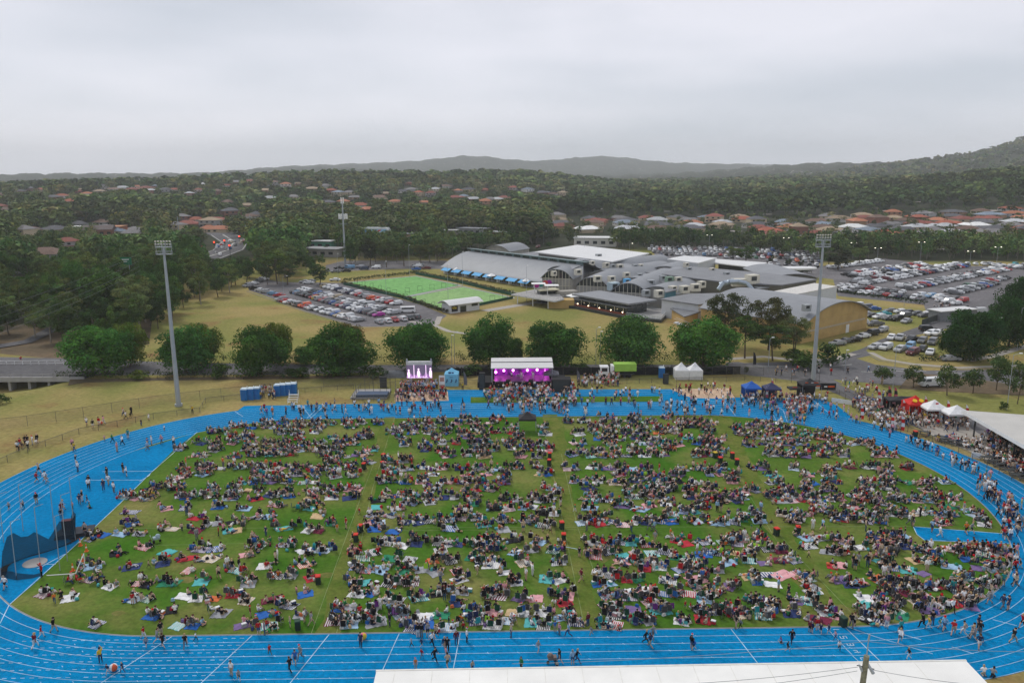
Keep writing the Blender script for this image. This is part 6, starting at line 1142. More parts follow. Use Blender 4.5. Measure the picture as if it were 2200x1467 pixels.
# ------------------------------------------------------------------ cars
M_paint = mat_obj('car_paint', .3, .04, 1, spec=.55); M_tyre = mat('tyre_rubber', (.015, .015, .016), .8); M_light = mat('headlamp', (.7, .7, .68), .25); M_tail = mat('tail_lamp', (.35, .01, .01), .3); M_cg = mat('car_glass', (.025, .032, .038), .1, .1, 1, spec=.8)
PROF = {'hatchback': (4.1, 1.72, [(-2.05, .35), (-2.05, .75), (-1.95, .92), (-1.0, .98), (-.35, 1.46), (1.2, 1.5), (1.85, 1.05), (2.02, .85), (2.05, .35)], (3, 6)),
        'sedan': (4.7, 1.8, [(-2.35, .35), (-2.35, .7), (-2.2, .88), (-1.1, .95), (-.4, 1.42), (.9, 1.44), (1.6, 1.05), (2.25, 1.0), (2.35, .8), (2.35, .35)], (3, 6)),
        'four-wheel drive': (4.7, 1.9, [(-2.35, .42), (-2.35, .85), (-2.2, 1.08), (-1.15, 1.14), (-.6, 1.74), (2.05, 1.8), (2.28, 1.2), (2.35, 1.0), (2.35, .42)], (3, 6)),
        'wagon': (4.7, 1.82, [(-2.35, .36), (-2.35, .75), (-2.2, .92), (-1.1, 1.0), (-.4, 1.5), (1.9, 1.52), (2.25, 1.05), (2.35, .85), (2.35, .36)], (3, 6)),
        'ute': (5.2, 1.88, [(-2.6, .45), (-2.6, .85), (-2.45, 1.08), (-1.4, 1.13), (-.85, 1.72), (.55, 1.74), (.8, 1.15), (2.6, 1.15), (2.6, .45)], (3, 6)),
        'van': (5.1, 1.95, [(-2.55, .4), (-2.55, .9), (-2.3, 1.25), (-1.6, 2.0), (2.45, 2.05), (2.55, 1.3), (2.55, .4)], (2, 5))}
def car_parts(kn, wide=1.0, tall=1.0):
    Lc, Wc, pr, (i0, i1) = PROF[kn]; W2 = Wc/2; body = MB(); belt = max(pr[i0][1], pr[i1][1])*1.0
    def sect(x, z): return W2*(1-.04*max(0, (abs(x)-Lc*.38)/(Lc*.12))**2) if z <= pr[i0][1]+.12 else W2*(.80 if z > pr[i0][1]+.35 else .86)
    n = len(pr); v = [(x, -sect(x, z), z) for x, z in pr]+[(x, sect(x, z), z) for x, z in pr]
    body.add(v, [(i, (i+1) % n, n+(i+1) % n, n+i) for i in range(n)]+[tuple(range(n))[::-1], tuple(range(n, 2*n))])
    gl = MB(); a, b_, c, d = pr[i0], pr[i0+1], pr[i1-1], pr[i1]; e = .02; zt = b_[1]-.09; zb = a[1]+.04
    f = lambda p, q, z: p[0]+(q[0]-p[0])*(z-p[1])/(q[1]-p[1])
    if kn == 'van': zb = 1.3; zt = 1.85
    xa, xb = f(a, b_, zb), f(a, b_, zt); xc, xd = f(d, c, zt), f(d, c, zb)
    if kn == 'van': xd = xc = pr[i1-1][0]
    wb, wt = W2*.87+.012, W2*.815+.012
    if kn == 'van': wb, wt = W2*.965, W2*.87
    rear = -.9 if kn == 'van' else xc
    for s in (-1, 1):
        q = [(xa+.18, s*wb, zb), (min(xd, xc+.2)-.12 if kn != 'van' else -.6, s*wb, zb), (xc-.1 if kn != 'van' else -.6, s*wt, zt), (xb+.12, s*wt, zt)]; gl.add(q, [(0, 1, 2, 3) if s < 0 else (3, 2, 1, 0)])
    gl.add([(xa-e, -wb*.93, zb+.01), (xa-e, wb*.93, zb+.01), (xb-e, wt*.93, zt+.01), (xb-e, -wt*.93, zt+.01)], [(3, 2, 1, 0)])
    if kn != 'van': gl.add([(xd+e, -wb*.9, zb+.01), (xd+e, wb*.9, zb+.01), (xc+e, wt*.9, zt), (xc+e, -wt*.9, zt)], [(0, 1, 2, 3)])
    wh = MB(); wx = Lc*.30; r = .31 if kn in ('hatchback', 'sedan', 'wagon') else .37; wh.rod((0, -.11, 0), (0, .11, 0), r, n=12); wh.rod((0, -.125, 0), (0, .125, 0), r*.55, n=8, m=1)
    hl = MB(); [hl.box((-Lc/2+.06, s*W2*.68, pr[1][1]-.04), (.16, .34, .16)) for s in (-1,)]
    return body, gl, wh, wx, r, W2, hl, Lc, pr
CARP = {k: car_parts(k) for k in PROF}
M_rim = mat('wheel_rim', (.32, .33, .34), .35, metal=.6); CARM = {}
def bed(kn, b):
    if kn == 'ute': b.box((1.7, 0, 1.155), (1.55, 1.5, .03), m=1)
for k, (bo, gl, wh, wx, r, W2, hl, Lc, pr) in CARP.items():
    bed(k, bo); CARM[k] = dict(body=bo.mesh('body', [M_paint, M_tyre]), windows=gl.mesh('windows', [M_cg]), wheel=wh.mesh('wheel', [M_tyre, M_rim]), headlight=hl.mesh('headlight', [M_light]), tail_light=MB().box((Lc/2-.03, W2*.74, .9 if k != 'van' else 1.1), (.1, .25, .25)).mesh('tail_light', [M_tail]))
CARTPL = {}
for k, (bo, gl, wh, wx, r, W2, hl, Lc, pr) in CARP.items():
    m = MB(); m.add(bo.v, bo.f); m.m = [0]*len(bo.f); m.add(gl.v, gl.f, 1)
    for x in (-wx, wx):
        for s in (-1, 1): m.rod((x, s*(W2-.2), r), (x, s*(W2+.0), r), r, n=6, m=1)
    CARTPL[k] = m.tpl()
CC_COL = {'white': (.72, .73, .74), 'silver': (.38, .39, .41), 'grey': (.13, .135, .145), 'black': (.012, .013, .016), 'navy': (.02, .035, .09), 'blue': (.02, .10, .35), 'red': (.38, .012, .015), 'maroon': (.12, .01, .02), 'pale blue': (.16, .32, .5), 'gold': (.34, .27, .17), 'orange': (.6, .10, .02), 'yellow': (.6, .42, .03), 'magenta': (.40, .02, .30), 'green': (.03, .16, .07), 'teal': (.02, .28, .33)}
CW = {'white': 34, 'silver': 18, 'grey': 17, 'black': 11, 'navy': 5, 'blue': 2.5, 'red': 4.5, 'maroon': 1.5, 'pale blue': 1.5, 'gold': 2, 'orange': .5, 'green': .5, 'teal': .4}
CARS = []
def carat(x, y, rz, where, kn=None, cn=None):
    kn = kn or pick(['hatchback', 'sedan', 'four-wheel drive', 'wagon', 'ute', 'van'], [26, 20, 30, 9, 12, 2]); cn = cn or pick(list(CW), list(CW.values())); CARS.append((x, y, rz, kn, cn, where))
def crow(a, c, n, where, ang=None, skip=(), fix={}, flip=None, jitter=.12, z=0):
    A, C = Vector(G(*a)), Vector(G(*c)); d = (C-A); base = math.atan2(d.y, d.x)+math.pi/2 if ang is None else R(ang)
    for i in range(n):
        if (skip == 'r' and random.random() < .05) or (skip != 'r' and i in skip): continue
        p = A.lerp(C, i/(n-1))+Vector((U(-jitter, jitter), U(-jitter, jitter)*2)); kc = fix.get(i, (None, None)); fl = random.random() < .35 if flip is None else flip
        carat(p.x, p.y, base+(math.pi if fl else 0)+U(-.05, .05), where, *kc)
PK = crop(500, 560, 4.783)
crow(PK(225, 300), PK(480, 372), 5, 'in the curb line at the left car park entrance', ang=160, fix={3: ('sedan', 'pale blue')}); crow(PK(500, 415), PK(1290, 625), 25, 'in the front row of the left car park', fix={1: ('sedan', 'maroon'), 9: ('hatchback', 'red')})
crow(PK(160, 270), PK(320, 205), 4, 'parked under the trees at the car park head', ang=60)
crow(PK(1510, 645), PK(1890, 595), 6, 'in the short row beside the footpath', fix={0: ('sedan', 'silver'), 1: ('wagon', 'white'), 2: ('sedan', 'red'), 3: ('wagon', 'white'), 4: ('sedan', 'black'), 5: ('hatchback', 'grey')}, ang=120)
crow(PK(640, 335), PK(1495, 575), 24, 'in the second row of the left car park', fix={5: ('hatchback', 'black'), 6: ('hatchback', 'red'), 7: ('hatchback', 'yellow'), 9: ('hatchback', 'red'), 14: ('sedan', 'red'), 23: ('hatchback', 'magenta'), 17: ('ute', 'white')}); crow(PK(720, 305), PK(1655, 550), 25, 'in the third row of the left car park', skip=(15,))
crow(PK(955, 275), PK(1680, 455), 18, 'in the hedge-side row of the left car park', fix={9: ('sedan', 'red'), 12: ('wagon', 'orange'), 13: ('sedan', 'red'), 16: ('sedan', 'red'), 17: ('wagon', 'white')}); 
x, y = G(876, 672)
def big_van():
    e = empty('minibus', (x-2.7, y, 0), .08); b = MB().box((2.7, 0, 1.25), (5.2, 1.95, 1.7), top=.93); b.box((-.05, 0, .8), (.5, 1.85, .8), top=.8); part(b, 'body', wht, e); part(MB().box((2.8, -.97, 1.62), (4.0, .06, .5), tilt=.05), 'windows', M_cg, e); part(MB().box((.12, 0, 1.6), (.06, 1.6, .6)), 'windscreen', M_cg, e)
    for xx in (.9, 4.4):
        for s in (-.95, .95): o = bpy.data.objects.new('wheel', CARM['van']['wheel']); COL.objects.link(o); o.parent = e; o.location = (xx, s, .36)
    tag(e, 'white high-roof minibus standing alone by the near bowling green', 'minibus', at=(x, y, 1))
big_van()
for cx_, cy_, k, c in [(1095, 90, 'ute', 'black'), (1200, 85, 'van', 'pale blue'), (1310, 72, 'wagon', 'silver'), (1350, 95, 'four-wheel drive', 'navy'), (1475, 82, 'four-wheel drive', 'white'), (1165, 118, 'sedan', 'black'), (1058, 125, 'sedan', 'grey'), (1050, 210, 'sedan', 'white'), (1885, 100, 'sedan', 'blue'), (1990, 90, 'sedan', 'maroon'), (1900, 70, 'four-wheel drive', 'white'), (1920, 50, 'sedan', 'silver'), (1890, 55, 'sedan', 'grey'), (740, 230, 'sedan', 'silver'), (780, 240, 'sedan', 'white'), (800, 225, 'sedan', 'grey')]:
    carat(*G(*PK(cx_, cy_)), U(-.2, .2), 'in the gravel strip behind the bowling greens', k, c)
PN = crop(1780, 600, 5.238)
for cx_, cy_, k, c, a in [(125, 312, 'sedan', 'navy', 5), (200, 320, 'sedan', 'silver', 10), (310, 315, 'van', 'white', 20), (415, 325, 'four-wheel drive', 'grey', 15), (505, 340, 'sedan', 'blue', -10), (290, 360, 'sedan', 'navy', 0), (430, 400, 'sedan', 'silver', 20), (490, 415, 'sedan', 'black', 20), (570, 432, 'wagon', 'white', 25), (620, 400, 'sedan', 'teal', 5), (665, 448, 'hatchback', 'grey', 25), (765, 455, 'four-wheel drive', 'black', 30), (705, 362, 'sedan', 'grey', 0), (805, 372, 'hatchback', 'white', 10), (890, 382, 'hatchback', 'black', 10), (850, 420, 'four-wheel drive', 'grey', 20), (990, 395, 'hatchback', 'grey', 15), (1070, 415, 'hatchback', 'grey', 20), (1145, 382, 'wagon', 'white', 20), (1275, 405, 'sedan', 'white', 15), (875, 480, 'sedan', 'silver', 40), (385, 490, 'hatchback', 'white', 30), (525, 515, 'ute', 'grey', 10), (605, 580, 'wagon', 'silver', 40), (485, 620, 'four-wheel drive', 'black', 30), (385, 650, 'sedan', 'white', 30), (290, 690, 'sedan', 'black', 30), (190, 705, 'sedan', 'grey', 30), (100, 730, 'sedan', 'silver', 20)]:
    carat(*G(*PN(cx_, cy_+10)), R(a), 'on the side road by the brick hall', k, c)
for cx_, cy_, k, c, a in [(705, 665, 'hatchback', 'white', 55), (805, 670, 'ute', 'silver', 55), (940, 690, 'ute', 'black', 40), (1055, 700, 'wagon', 'grey', 50), (1170, 720, 'four-wheel drive', 'grey', 50), (525, 772, 'wagon', 'silver', 35), (645, 780, 'four-wheel drive', 'white', 40), (800, 800, 'wagon', 'silver', 45), (915, 770, 'four-wheel drive', 'pale blue', 50), (945, 835, 'four-wheel drive', 'maroon', 40), (1055, 795, 'hatchback', 'black', 50), (1145, 830, 'sedan', 'white', 55), (1370, 905, 'sedan', 'silver', 175), (1115, 572, 'four-wheel drive', 'black', 180), (1155, 615, 'wagon', 'white', 30), (1240, 620, 'ute', 'white', 30), (1690, 365, 'four-wheel drive', 'white', 0)]:
    carat(*G(*PN(cx_, cy_+12)), R(a), 'on the dry grass beside the road corner', k, c)
carat(*G(2000, 830), R(8), 'under the small trees near the food stalls', 'van', 'white')
BP = crop(1440, 280, 2.895)
for a, c, n, w in [((1060, 975), (1440, 1015), 9, 'in the hedge row of the big car park'), ((1070, 1005), (1560, 1055), 13, 'in the row against the dark hedge'), ((1570, 1035), (1820, 1070), 6, 'at the exit corner of the big car park'), ((1680, 1065), (1780, 1085), 3, 'at the exit corner of the big car park')]: crow(BP(*a), BP(*c), n, w, skip='r')
rows_ = [((1090, 905), (1560, 835)), ((1130, 915), (1590, 848)), ((1150, 950), (1800, 835)), ((1200, 962), (1830, 850)), ((1440, 980), (2060, 862)), ((1470, 992), (2090, 872)), ((1740, 1010), (2080, 925)), ((1770, 1022), (2010, 960)), ((1000, 862), (1300, 820)), ((1990, 840), (2250, 870)), ((1850, 838), (2200, 845))]
for i, (a, c) in enumerate(rows_):
    A, C = Vector(G(*BP(*a))), Vector(G(*BP(*c))); n = int((C-A).length/2.75); crow(BP(*a), BP(*c), n, f'in the {["rearmost left", "second rear left", "upper middle", "second middle", "long central", "long lower central", "lower right", "lowest right", "far left verge", "right back", "back edge"][i]} row of the big car park', skip='r')
for i, py in enumerate((533, 538, 543, 549, 555, 562, 570, 578)):
    x0, x1 = [(1400, 1560), (1395, 1660), (1405, 1740), (1420, 1750), (1560, 1755), (1650, 1760), (1655, 1755), (1660, 1740)][i]
    A, C = Vector(G(x0, py)), Vector(G(x1, py+2)); n = int((C-A).length/2.8); crow((x0, py), (x1, py+2), n, 'in the car park behind the club roofs', skip='r')
carat(*G(1156, 533), 1.2, 'on the rear driveway', 'four-wheel drive', 'maroon')
for i in range(26):
    t = U(0, 1); p = Vector(HWY[3]).lerp(Vector(HWY[5]), t); carat(p.x+U(-7, 7), p.y+U(-3, 3), 1.9, 'on the highway by the red traffic lights')
CARS.sort(key=lambda c: c[0]**2+c[1]**2)
vis = [c for c in CARS if -20 < P(c[0], c[1])[0] < 2220]; ind = vis[:296]; ids = set(id(c) for c in ind)
for x, y, rz, kn, cn, wr in ind:
    z = T(x, y)+.02; body, gl, wh, wx, r, W2, hl, Lc, pr = CARP[kn]; e = empty('parked_car', (x, y, z), rz); c = CC_COL[cn]; j = U(.85, 1.1); M_ = CARM[kn]
    def lk(n, m, loc=(0, 0, 0)):
        o = bpy.data.objects.new(n, m); COL.objects.link(o); o.parent = e; o.location = loc; return o
    o = lk('body', M_['body']); o.color = (c[0]*j, c[1]*j, c[2]*j, 1); lk('windows', M_['windows'])
    if math.hypot(x, y) < 330:
        for xx in (-wx, wx):
            for s in (-1, 1): lk('wheel', M_['wheel'], (xx, s*(W2-.1), r))
        for s in (0, 1): h = lk('headlight', M_['headlight'], (0, s*W2*1.36, 0)); t_ = lk('tail_light', M_['tail_light'], (0, -s*W2*1.48, 0))
    else:
        for xx in (-wx, wx):
            for s in (-1, 1): lk('wheel', M_['wheel'], (xx, s*(W2-.1), r))
    tag(e, f'{cn} {kn} {wr}', 'car', 'cars '+wr, at=(x, y, z))
rest = [c for c in CARS if id(c) not in ids]
if rest: kind(stuff_mesh('parked_cars', [(CARTPL[kn], x, y, T(x, y)+.02, rz, 1, [CC_COL[cn], (.03, .034, .04)]) for x, y, rz, kn, cn, w in rest], mat_attr('far_car_paint', .35, .05, 1, .5)), 'stuff', 'rows of cars in the far car parks')
print('cars', len(ind), len(rest))

# ------------------------------------------------------------------ people
M_skin = mat_obj('skin', .6, .06, 3); M_cloth = mat_obj('cloth', .85, .18, 3); M_hair = mat_obj('hair', .7, .2, 6)
SK = {}   # pose -> joints (x, y, z), facing +y ; names -> radius
RAD = dict(pel=.145, spi=.125, che=.15, nec=.06, hea=.105, cro=.075, shl=.075, elb=.045, wri=.032, han=.03, hip=.095, kne=.062, ank=.042, toe=.038)
EDG = [('pel', 'spi'), ('spi', 'che'), ('che', 'nec'), ('nec', 'hea'), ('hea', 'cro')]+[e for s in 'lr' for e in (('che', 'shl'+s), ('shl'+s, 'elb'+s), ('elb'+s, 'wri'+s), ('wri'+s, 'han'+s), ('pel', 'hip'+s), ('hip'+s, 'kne'+s), ('kne'+s, 'ank'+s), ('ank'+s, 'toe'+s))]
def pose(pel, che, hea, l, r, la, ra):
    "legs: knee, ankle, toe; arms: elbow, wrist"
    d = {}; V_ = Vector; pel, che, hea = V_(pel), V_(che), V_(hea); d['pel'] = pel; d['che'] = che; d['spi'] = pel.lerp(che, .5); d['nec'] = che+(hea-che)*.52; d['hea'] = hea; d['cro'] = hea+(hea-che).normalized()*.12
    for s, sg, lg, ar in (('l', -1, l, la), ('r', 1, r, ra)):
        d['hip'+s] = pel+V_((sg*.10, 0, -.05)); d['shl'+s] = che+V_((sg*.19, 0, .06)); d['kne'+s], d['ank'+s], d['toe'+s] = map(V_, lg); d['elb'+s], d['wri'+s] = map(V_, ar); w = d['wri'+s]; d['han'+s] = w+(w-d['elb'+s]).normalized()*.09
    return d
SK['standing'] = pose((0, 0, .94), (0, .0, 1.33), (0, .03, 1.62), ((-.11, .03, .50), (-.12, 0, .08), (-.13, .17, .04)), ((.11, .02, .50), (.12, -.03, .08), (.14, .14, .04)), ((-.25, -.03, 1.12), (-.27, .07, .88)), ((.25, -.03, 1.12), (.27, .07, .88)))
SK['standing with folded arms'] = pose((0, 0, .94), (0, -.01, 1.33), (0, .03, 1.62), ((-.13, .03, .50), (-.15, 0, .08), (-.17, .16, .04)), ((.12, .03, .50), (.15, -.03, .08), (.18, .13, .04)), ((-.26, .05, 1.13), (-.05, .26, 1.17)), ((.26, .05, 1.13), (.05, .27, 1.2)))
SK['walking'] = pose((0, 0, .92), (0, .05, 1.31), (0, .09, 1.60), ((-.10, .22, .53), (-.10, .30, .10), (-.10, .46, .08)), ((.10, -.02, .50), (.10, -.36, .14), (.10, -.26, .03)), ((-.24, -.12, 1.10), (-.26, -.10, .86)), ((.24, .10, 1.12), (.22, .30, .96)))
SK['striding'] = pose((0, 0, .90), (0, .07, 1.29), (0, .12, 1.58), ((-.10, .02, .48), (-.10, -.38, .16), (-.10, -.28, .04)), ((.10, .26, .54), (.10, .38, .12), (.10, .54, .09)), ((-.24, .12, 1.10), (-.20, .32, 1.0)), ((.24, -.14, 1.10), (.26, -.14, .86)))
SK['standing with one arm raised'] = pose((0, 0, .94), (0, 0, 1.33), (0, .04, 1.62), ((-.12, .03, .50), (-.13, 0, .08), (-.14, .17, .04)), ((.12, .02, .50), (.13, -.03, .08), (.15, .14, .04)), ((-.25, -.03, 1.12), (-.27, .07, .88)), ((.28, .12, 1.42), (.20, .25, 1.66)))
SK['sitting cross-legged'] = pose((0, 0, .13), (0, .03, .52), (0, .09, .81), ((-.34, .30, .17), (.02, .40, .08), (.12, .42, .07)), ((.34, .30, .17), (-.02, .30, .08), (-.12, .30, .07)), ((-.26, .12, .34), (-.16, .32, .26)), ((.26, .12, .34), (.16, .32, .26)))
SK['sitting with knees up'] = pose((0, 0, .13), (0, -.03, .52), (0, .04, .81), ((-.14, .38, .46), (-.12, .55, .08), (-.12, .70, .04)), ((.14, .38, .46), (.12, .55, .08), (.12, .70, .04)), ((-.25, .14, .40), (-.14, .36, .42)), ((.25, .14, .40), (.14, .36, .42)))
SK['leaning back on the hands'] = pose((0, 0, .13), (0, -.22, .48), (0, -.22, .78), ((-.12, .45, .20), (-.12, .85, .08), (-.13, .92, .20)), ((.14, .42, .32), (.16, .72, .07), (.17, .86, .05)), ((-.27, -.36, .28), (-.28, -.46, .05)), ((.27, -.36, .28), (.28, -.46, .05)))
SK['kneeling'] = pose((0, -.10, .34), (0, .02, .72), (0, .08, 1.01), ((-.14, .22, .08), (-.12, -.28, .08), (-.12, -.40, .04)), ((.14, .22, .08), (.12, -.28, .08), (.12, -.40, .04)), ((-.26, .10, .52), (-.16, .34, .42)), ((.26, .10, .52), (.16, .34, .42)))
SK['lying down'] = pose((0, 0, .12), (0, -.42, .16), (0, -.72, .22), ((-.12, .42, .18), (-.13, .84, .08), (-.14, .90, .20)), ((.12, .36, .38), (.14, .60, .08), (.15, .74, .05)), ((-.30, -.30, .10), (-.20, -.06, .14)), ((.30, -.55, .10), (.16, -.78, .12)))
SK['sitting in a chair'] = pose((0, 0, .50), (0, -.12, .88), (0, -.08, 1.17), ((-.15, .42, .52), (-.14, .52, .10), (-.14, .68, .05)), ((.15, .42, .52), (.14, .48, .10), (.15, .64, .05)), ((-.30, -.02, .68), (-.28, .24, .66)), ((.30, -.02, .68), (.28, .24, .66)))
SK['leaning forward in a chair'] = pose((0, 0, .50), (0, .08, .86), (0, .20, 1.12), ((-.16, .42, .52), (-.18, .44, .10), (-.20, .60, .05)), ((.16, .42, .52), (.12, .56, .10), (.12, .72, .05)), ((-.26, .24, .64), (-.10, .42, .62)), ((.26, .24, .64), (.10, .42, .62)))
def grow(sk, sub):
    names = list(sk); me = bpy.data.meshes.new('body'); ix = {n: i for i, n in enumerate(names)}; me.from_pydata([tuple(sk[n]) for n in names], [(ix[a], ix[b]) for a, b in EDG], []); o = bpy.data.objects.new('body', me); COL.objects.link(o)
    m = o.modifiers.new('skin', 'SKIN'); m.use_smooth_shade = True; m.branch_smoothing = .6
    for n, i in ix.items():
        r = RAD[n[:3]]; sv = me.skin_vertices[0].data[i]; sv.radius = (r*(1.15 if n in ('che', 'pel', 'spi') else 1), r*(.8 if n in ('che', 'pel', 'spi') else 1)); sv.use_root = n == 'pel'
    if sub: s = o.modifiers.new('sub', 'SUBSURF'); s.levels = 1; s.render_levels = 1
    dg = bpy.context.evaluated_depsgraph_get(); dg.update(); ev = o.evaluated_get(dg); m2 = bpy.data.meshes.new_from_object(ev)
    V = np.array([v.co[:] for v in m2.vertices]); F = [tuple(p.vertices) for p in m2.polygons]; bpy.data.objects.remove(o); bpy.data.meshes.remove(m2); return V, F
def bones(sk): return [(a, b, np.array(sk[a]), np.array(sk[b])) for a, b in EDG]
def label_pts(C, sk):
    best = np.full(len(C), 9.0); lab = np.array(['']*len(C), dtype=object); tt = np.zeros(len(C))
    for a, b, A, B_ in bones(sk):
        d = B_-A; t = np.clip(((C-A)@d)/(d@d+1e-9), 0, 1); dist = np.linalg.norm(C-(A+t[:, None]*d), axis=1)/(RAD[a[:3]]*(1-t)+RAD[b[:3]]*t); m = dist < best; best[m] = dist[m]; lab[m] = a[:3]+b[:3]; tt[m] = t[m]
    return lab, tt
def zone(C, sk, sleeve, legs):
    lab, t = label_pts(C, sk); z = np.zeros(len(C), int)   # 0 skin 1 top 2 bottom 3 hair 4 shoe
    for i, (l, q) in enumerate(zip(lab, t)):
        if l in ('spiche', 'cheshl') or (l == 'chenec' and q < .55): z[i] = 1
        elif l == 'pelspi': z[i] = 1 if q > .25 else 2
        elif l == 'shlelb': z[i] = 1 if (sleeve or q < .6) else 0
        elif l == 'elbwri': z[i] = 1 if sleeve and q < .9 else 0
        elif l in ('pelhip',): z[i] = 2
        elif l == 'hipkne': z[i] = 2 if (legs or q < .75) else 0
        elif l == 'kneank': z[i] = 2 if legs else 0
        elif l == 'anktoe': z[i] = 4
        elif l in ('heacro', 'nechea'):
            h = sk['hea']; u = (sk['cro']-h).normalized(); p = Vector(C[i])-h; back = -(p.y)
            z[i] = 3 if (p.dot(u) > .045 or (back > .02 and p.dot(u) > -.07)) else 0
    return z
def submesh(V, F, nor, sel, off):
    ids = sorted({i for f, s in zip(F, sel) if s for i in f}); mp_ = {a: k for k, a in enumerate(ids)}; b = MB(); b.add([tuple(V[i]+nor[i]*off) for i in ids], [tuple(mp_[i] for i in f) for f, s in zip(F, sel) if s]); return b
def vnorm(V, F):
    n = np.zeros_like(V)
    for f in F:
        a, b, c = V[f[0]], V[f[1]], V[f[2]]; q = np.cross(b-a, c-a); q /= np.linalg.norm(q)+1e-9
        for i in f: n[i] += q
    return n/(np.linalg.norm(n, axis=1, keepdims=True)+1e-9)
def details(b, sk):
    "five fingers and a thumb side per hand, nose and ears"
    for s, sg in (('l', -1), ('r', 1)):
        w, h = sk['wri'+s], sk['han'+s]; d = (h-w).normalized(); side = d.cross(Vector((0, 0, 1)));  side = side.normalized() if side.length > .1 else Vector((1, 0, 0)); up = side.cross(d)
        for k, ln in enumerate((.065, .08, .075, .055)):
            p = h+side*(-.027+.018*k); q = p+d*ln*.6-up*.01; b.rod(p-d*.02, q, .010, .009, 4); b.rod(q, q+d*ln*.4-up*.022, .009, .007, 4)
        p = w+d*.03-side*.03*sg; b.rod(p, p-side*.035*sg+d*.045, .012, .009, 4)
    h = sk['hea']; b.rod(h+Vector((0, .085, .0)), h+Vector((0, .125, -.012)), .02, .012, 5)
    for sg in (-1, 1): b.ball(h+Vector((sg*.10, 0, -.005)), .024, 5, 4, sq=(.5, 1, 1.3))
PM, PT = {}, {}
for pn, sk in SK.items():
    V, F = grow(sk, True); nor = vnorm(V, F); C = np.array([V[list(f)].mean(0) for f in F])
    bb = MB(); bb.add([tuple(v) for v in V], F); details(bb, sk); zz = zone(C, sk, True, True); bb.m = [1 if k == 4 else 0 for k in zz]+[0]*(len(bb.f)-len(F))
    ey = MB(); h = sk['hea']; [ey.ball(h+Vector((sg*.038, .092, .02)), .012, 5, 4) for sg in (-1, 1)]; ey.box(h+Vector((0, .097, -.045)), (.045, .012, .01)); bb.add(ey.v, ey.f, 1)
    hair = submesh(V, F, nor, zz == 3, .022); PM[pn, 'hair'] = hair.mesh('hair', [M_hair]); PM[pn, 'body'] = bb.mesh('person', [M_skin, mat('shoe_dark', (.05, .05, .055), .7)])
    u = (sk['cro']-h).normalized(); c0 = h+u*.07; PM[pn, 'hat'] = MB().rod(c0, c0+u*.05, .125, .125, 9, 1).rod(c0+u*.05, c0+u*.16+Vector((.03, -.03, 0)), .115, .06, 8, 0).rod(c0+u*.16+Vector((.03, -.03, 0)), c0+u*.16+Vector((.12, -.05, -.03)), .055, .02, 6, 0).ball(c0+u*.16+Vector((.14, -.05, -.04)), .035, 6, 4, 1).mesh('hat', [C_('festive_red', (.6, .015, .02)), wht])
    for sl in (0, 1):
        zz = zone(C, sk, bool(sl), True); PM[pn, 'top', sl] = submesh(V, F, nor, zz == 1, .022).mesh('top', [M_cloth])
        zz = zone(C, sk, True, bool(sl)); PM[pn, 'bot', sl] = submesh(V, F, nor, zz == 2, .016).mesh('trousers' if sl else 'shorts', [M_cloth])
    V, F = grow(sk, False); C = np.array([V[list(f)].mean(0) for f in F])
    for sl in (0, 1):
        for lg in (0, 1): PT[pn, sl, lg] = Tpl(V, F, zone(C, sk, bool(sl), bool(lg)))
for m in PM.values():
    m.polygons.foreach_set('use_smooth', [True]*len(m.polygons))
TOPC = {'black': (.015, .015, .018), 'navy': (.025, .04, .10), 'white': (.86, .85, .84), 'grey': (.27, .27, .28), 'red': (.42, .015, .02), 'pink': (.68, .30, .34), 'teal': (.02, .26, .27), 'green': (.03, .22, .07), 'blue': (.04, .14, .42), 'maroon': (.14, .015, .03), 'beige': (.50, .39, .28), 'yellow': (.62, .42, .05), 'purple': (.18, .06, .25), 'light blue': (.28, .45, .62), 'orange': (.62, .16, .03)}
TW = [24, 7, 38, 10, 8, 8, 3, 3, 3, 2, 7, 1.5, 2, 6, 1.4]; BOTC = {'black': (.014, .014, .016), 'blue denim': (.05, .09, .18), 'navy': (.02, .03, .07), 'grey': (.16, .16, .17), 'beige': (.42, .33, .23), 'white': (.6, .6, .6), 'olive': (.09, .09, .05)}
BW = [28, 20, 7, 16, 14, 13, 3]; SKN = [(.58, .36, .26), (.66, .44, .34), (.46, .28, .19), (.25, .13, .08)]; HRC = {'dark': (.022, .015, .012), 'brown': (.09, .045, .022), 'fair': (.45, .31, .15), 'grey': (.3, .29, .28)}
PPL = []
def person(x, y, pose_, rz=None, top=None, bot=None, sc=None, where='', z=0, hat=None, force=False, label=None):
    top = top or pick(list(TOPC), TW); bot = bot or pick(list(BOTC), BW); sc = .96*(sc or pick([1, .97, 1.03, .75, .62], [4, 4, 3, 1.4, 1.2])); PPL.append(dict(x=x, y=y, z=z, pose=pose_, rz=U(0, 6.28) if rz is None else rz, top=top, bot=bot, sc=sc, where=where, sl=int(random.random() < .45), lg=int(random.random() < .6), skin=random.choices(SKN, [5, 4, 2, .6])[0], hair=pick(list(HRC), [5, 5, 4, 1.3]), hat=(random.random() < .06) if hat is None else hat, force=force, label=label))
RUGS, CHAIRS, BAGS = [], [], []
RUGC = {'navy': (.04, .06, .17), 'teal': (.10, .42, .42), 'light blue': (.32, .48, .64), 'red': (.45, .035, .05), 'maroon': (.17, .025, .055), 'purple': (.19, .13, .28), 'pink': (.66, .34, .36), 'white': (.72, .72, .72), 'grey': (.33, .34, .36), 'green': (.03, .22, .12), 'beige': (.55, .40, .22), 'black': (.02, .02, .025), 'blue': (.03, .13, .42), 'orange': (.6, .16, .06)}
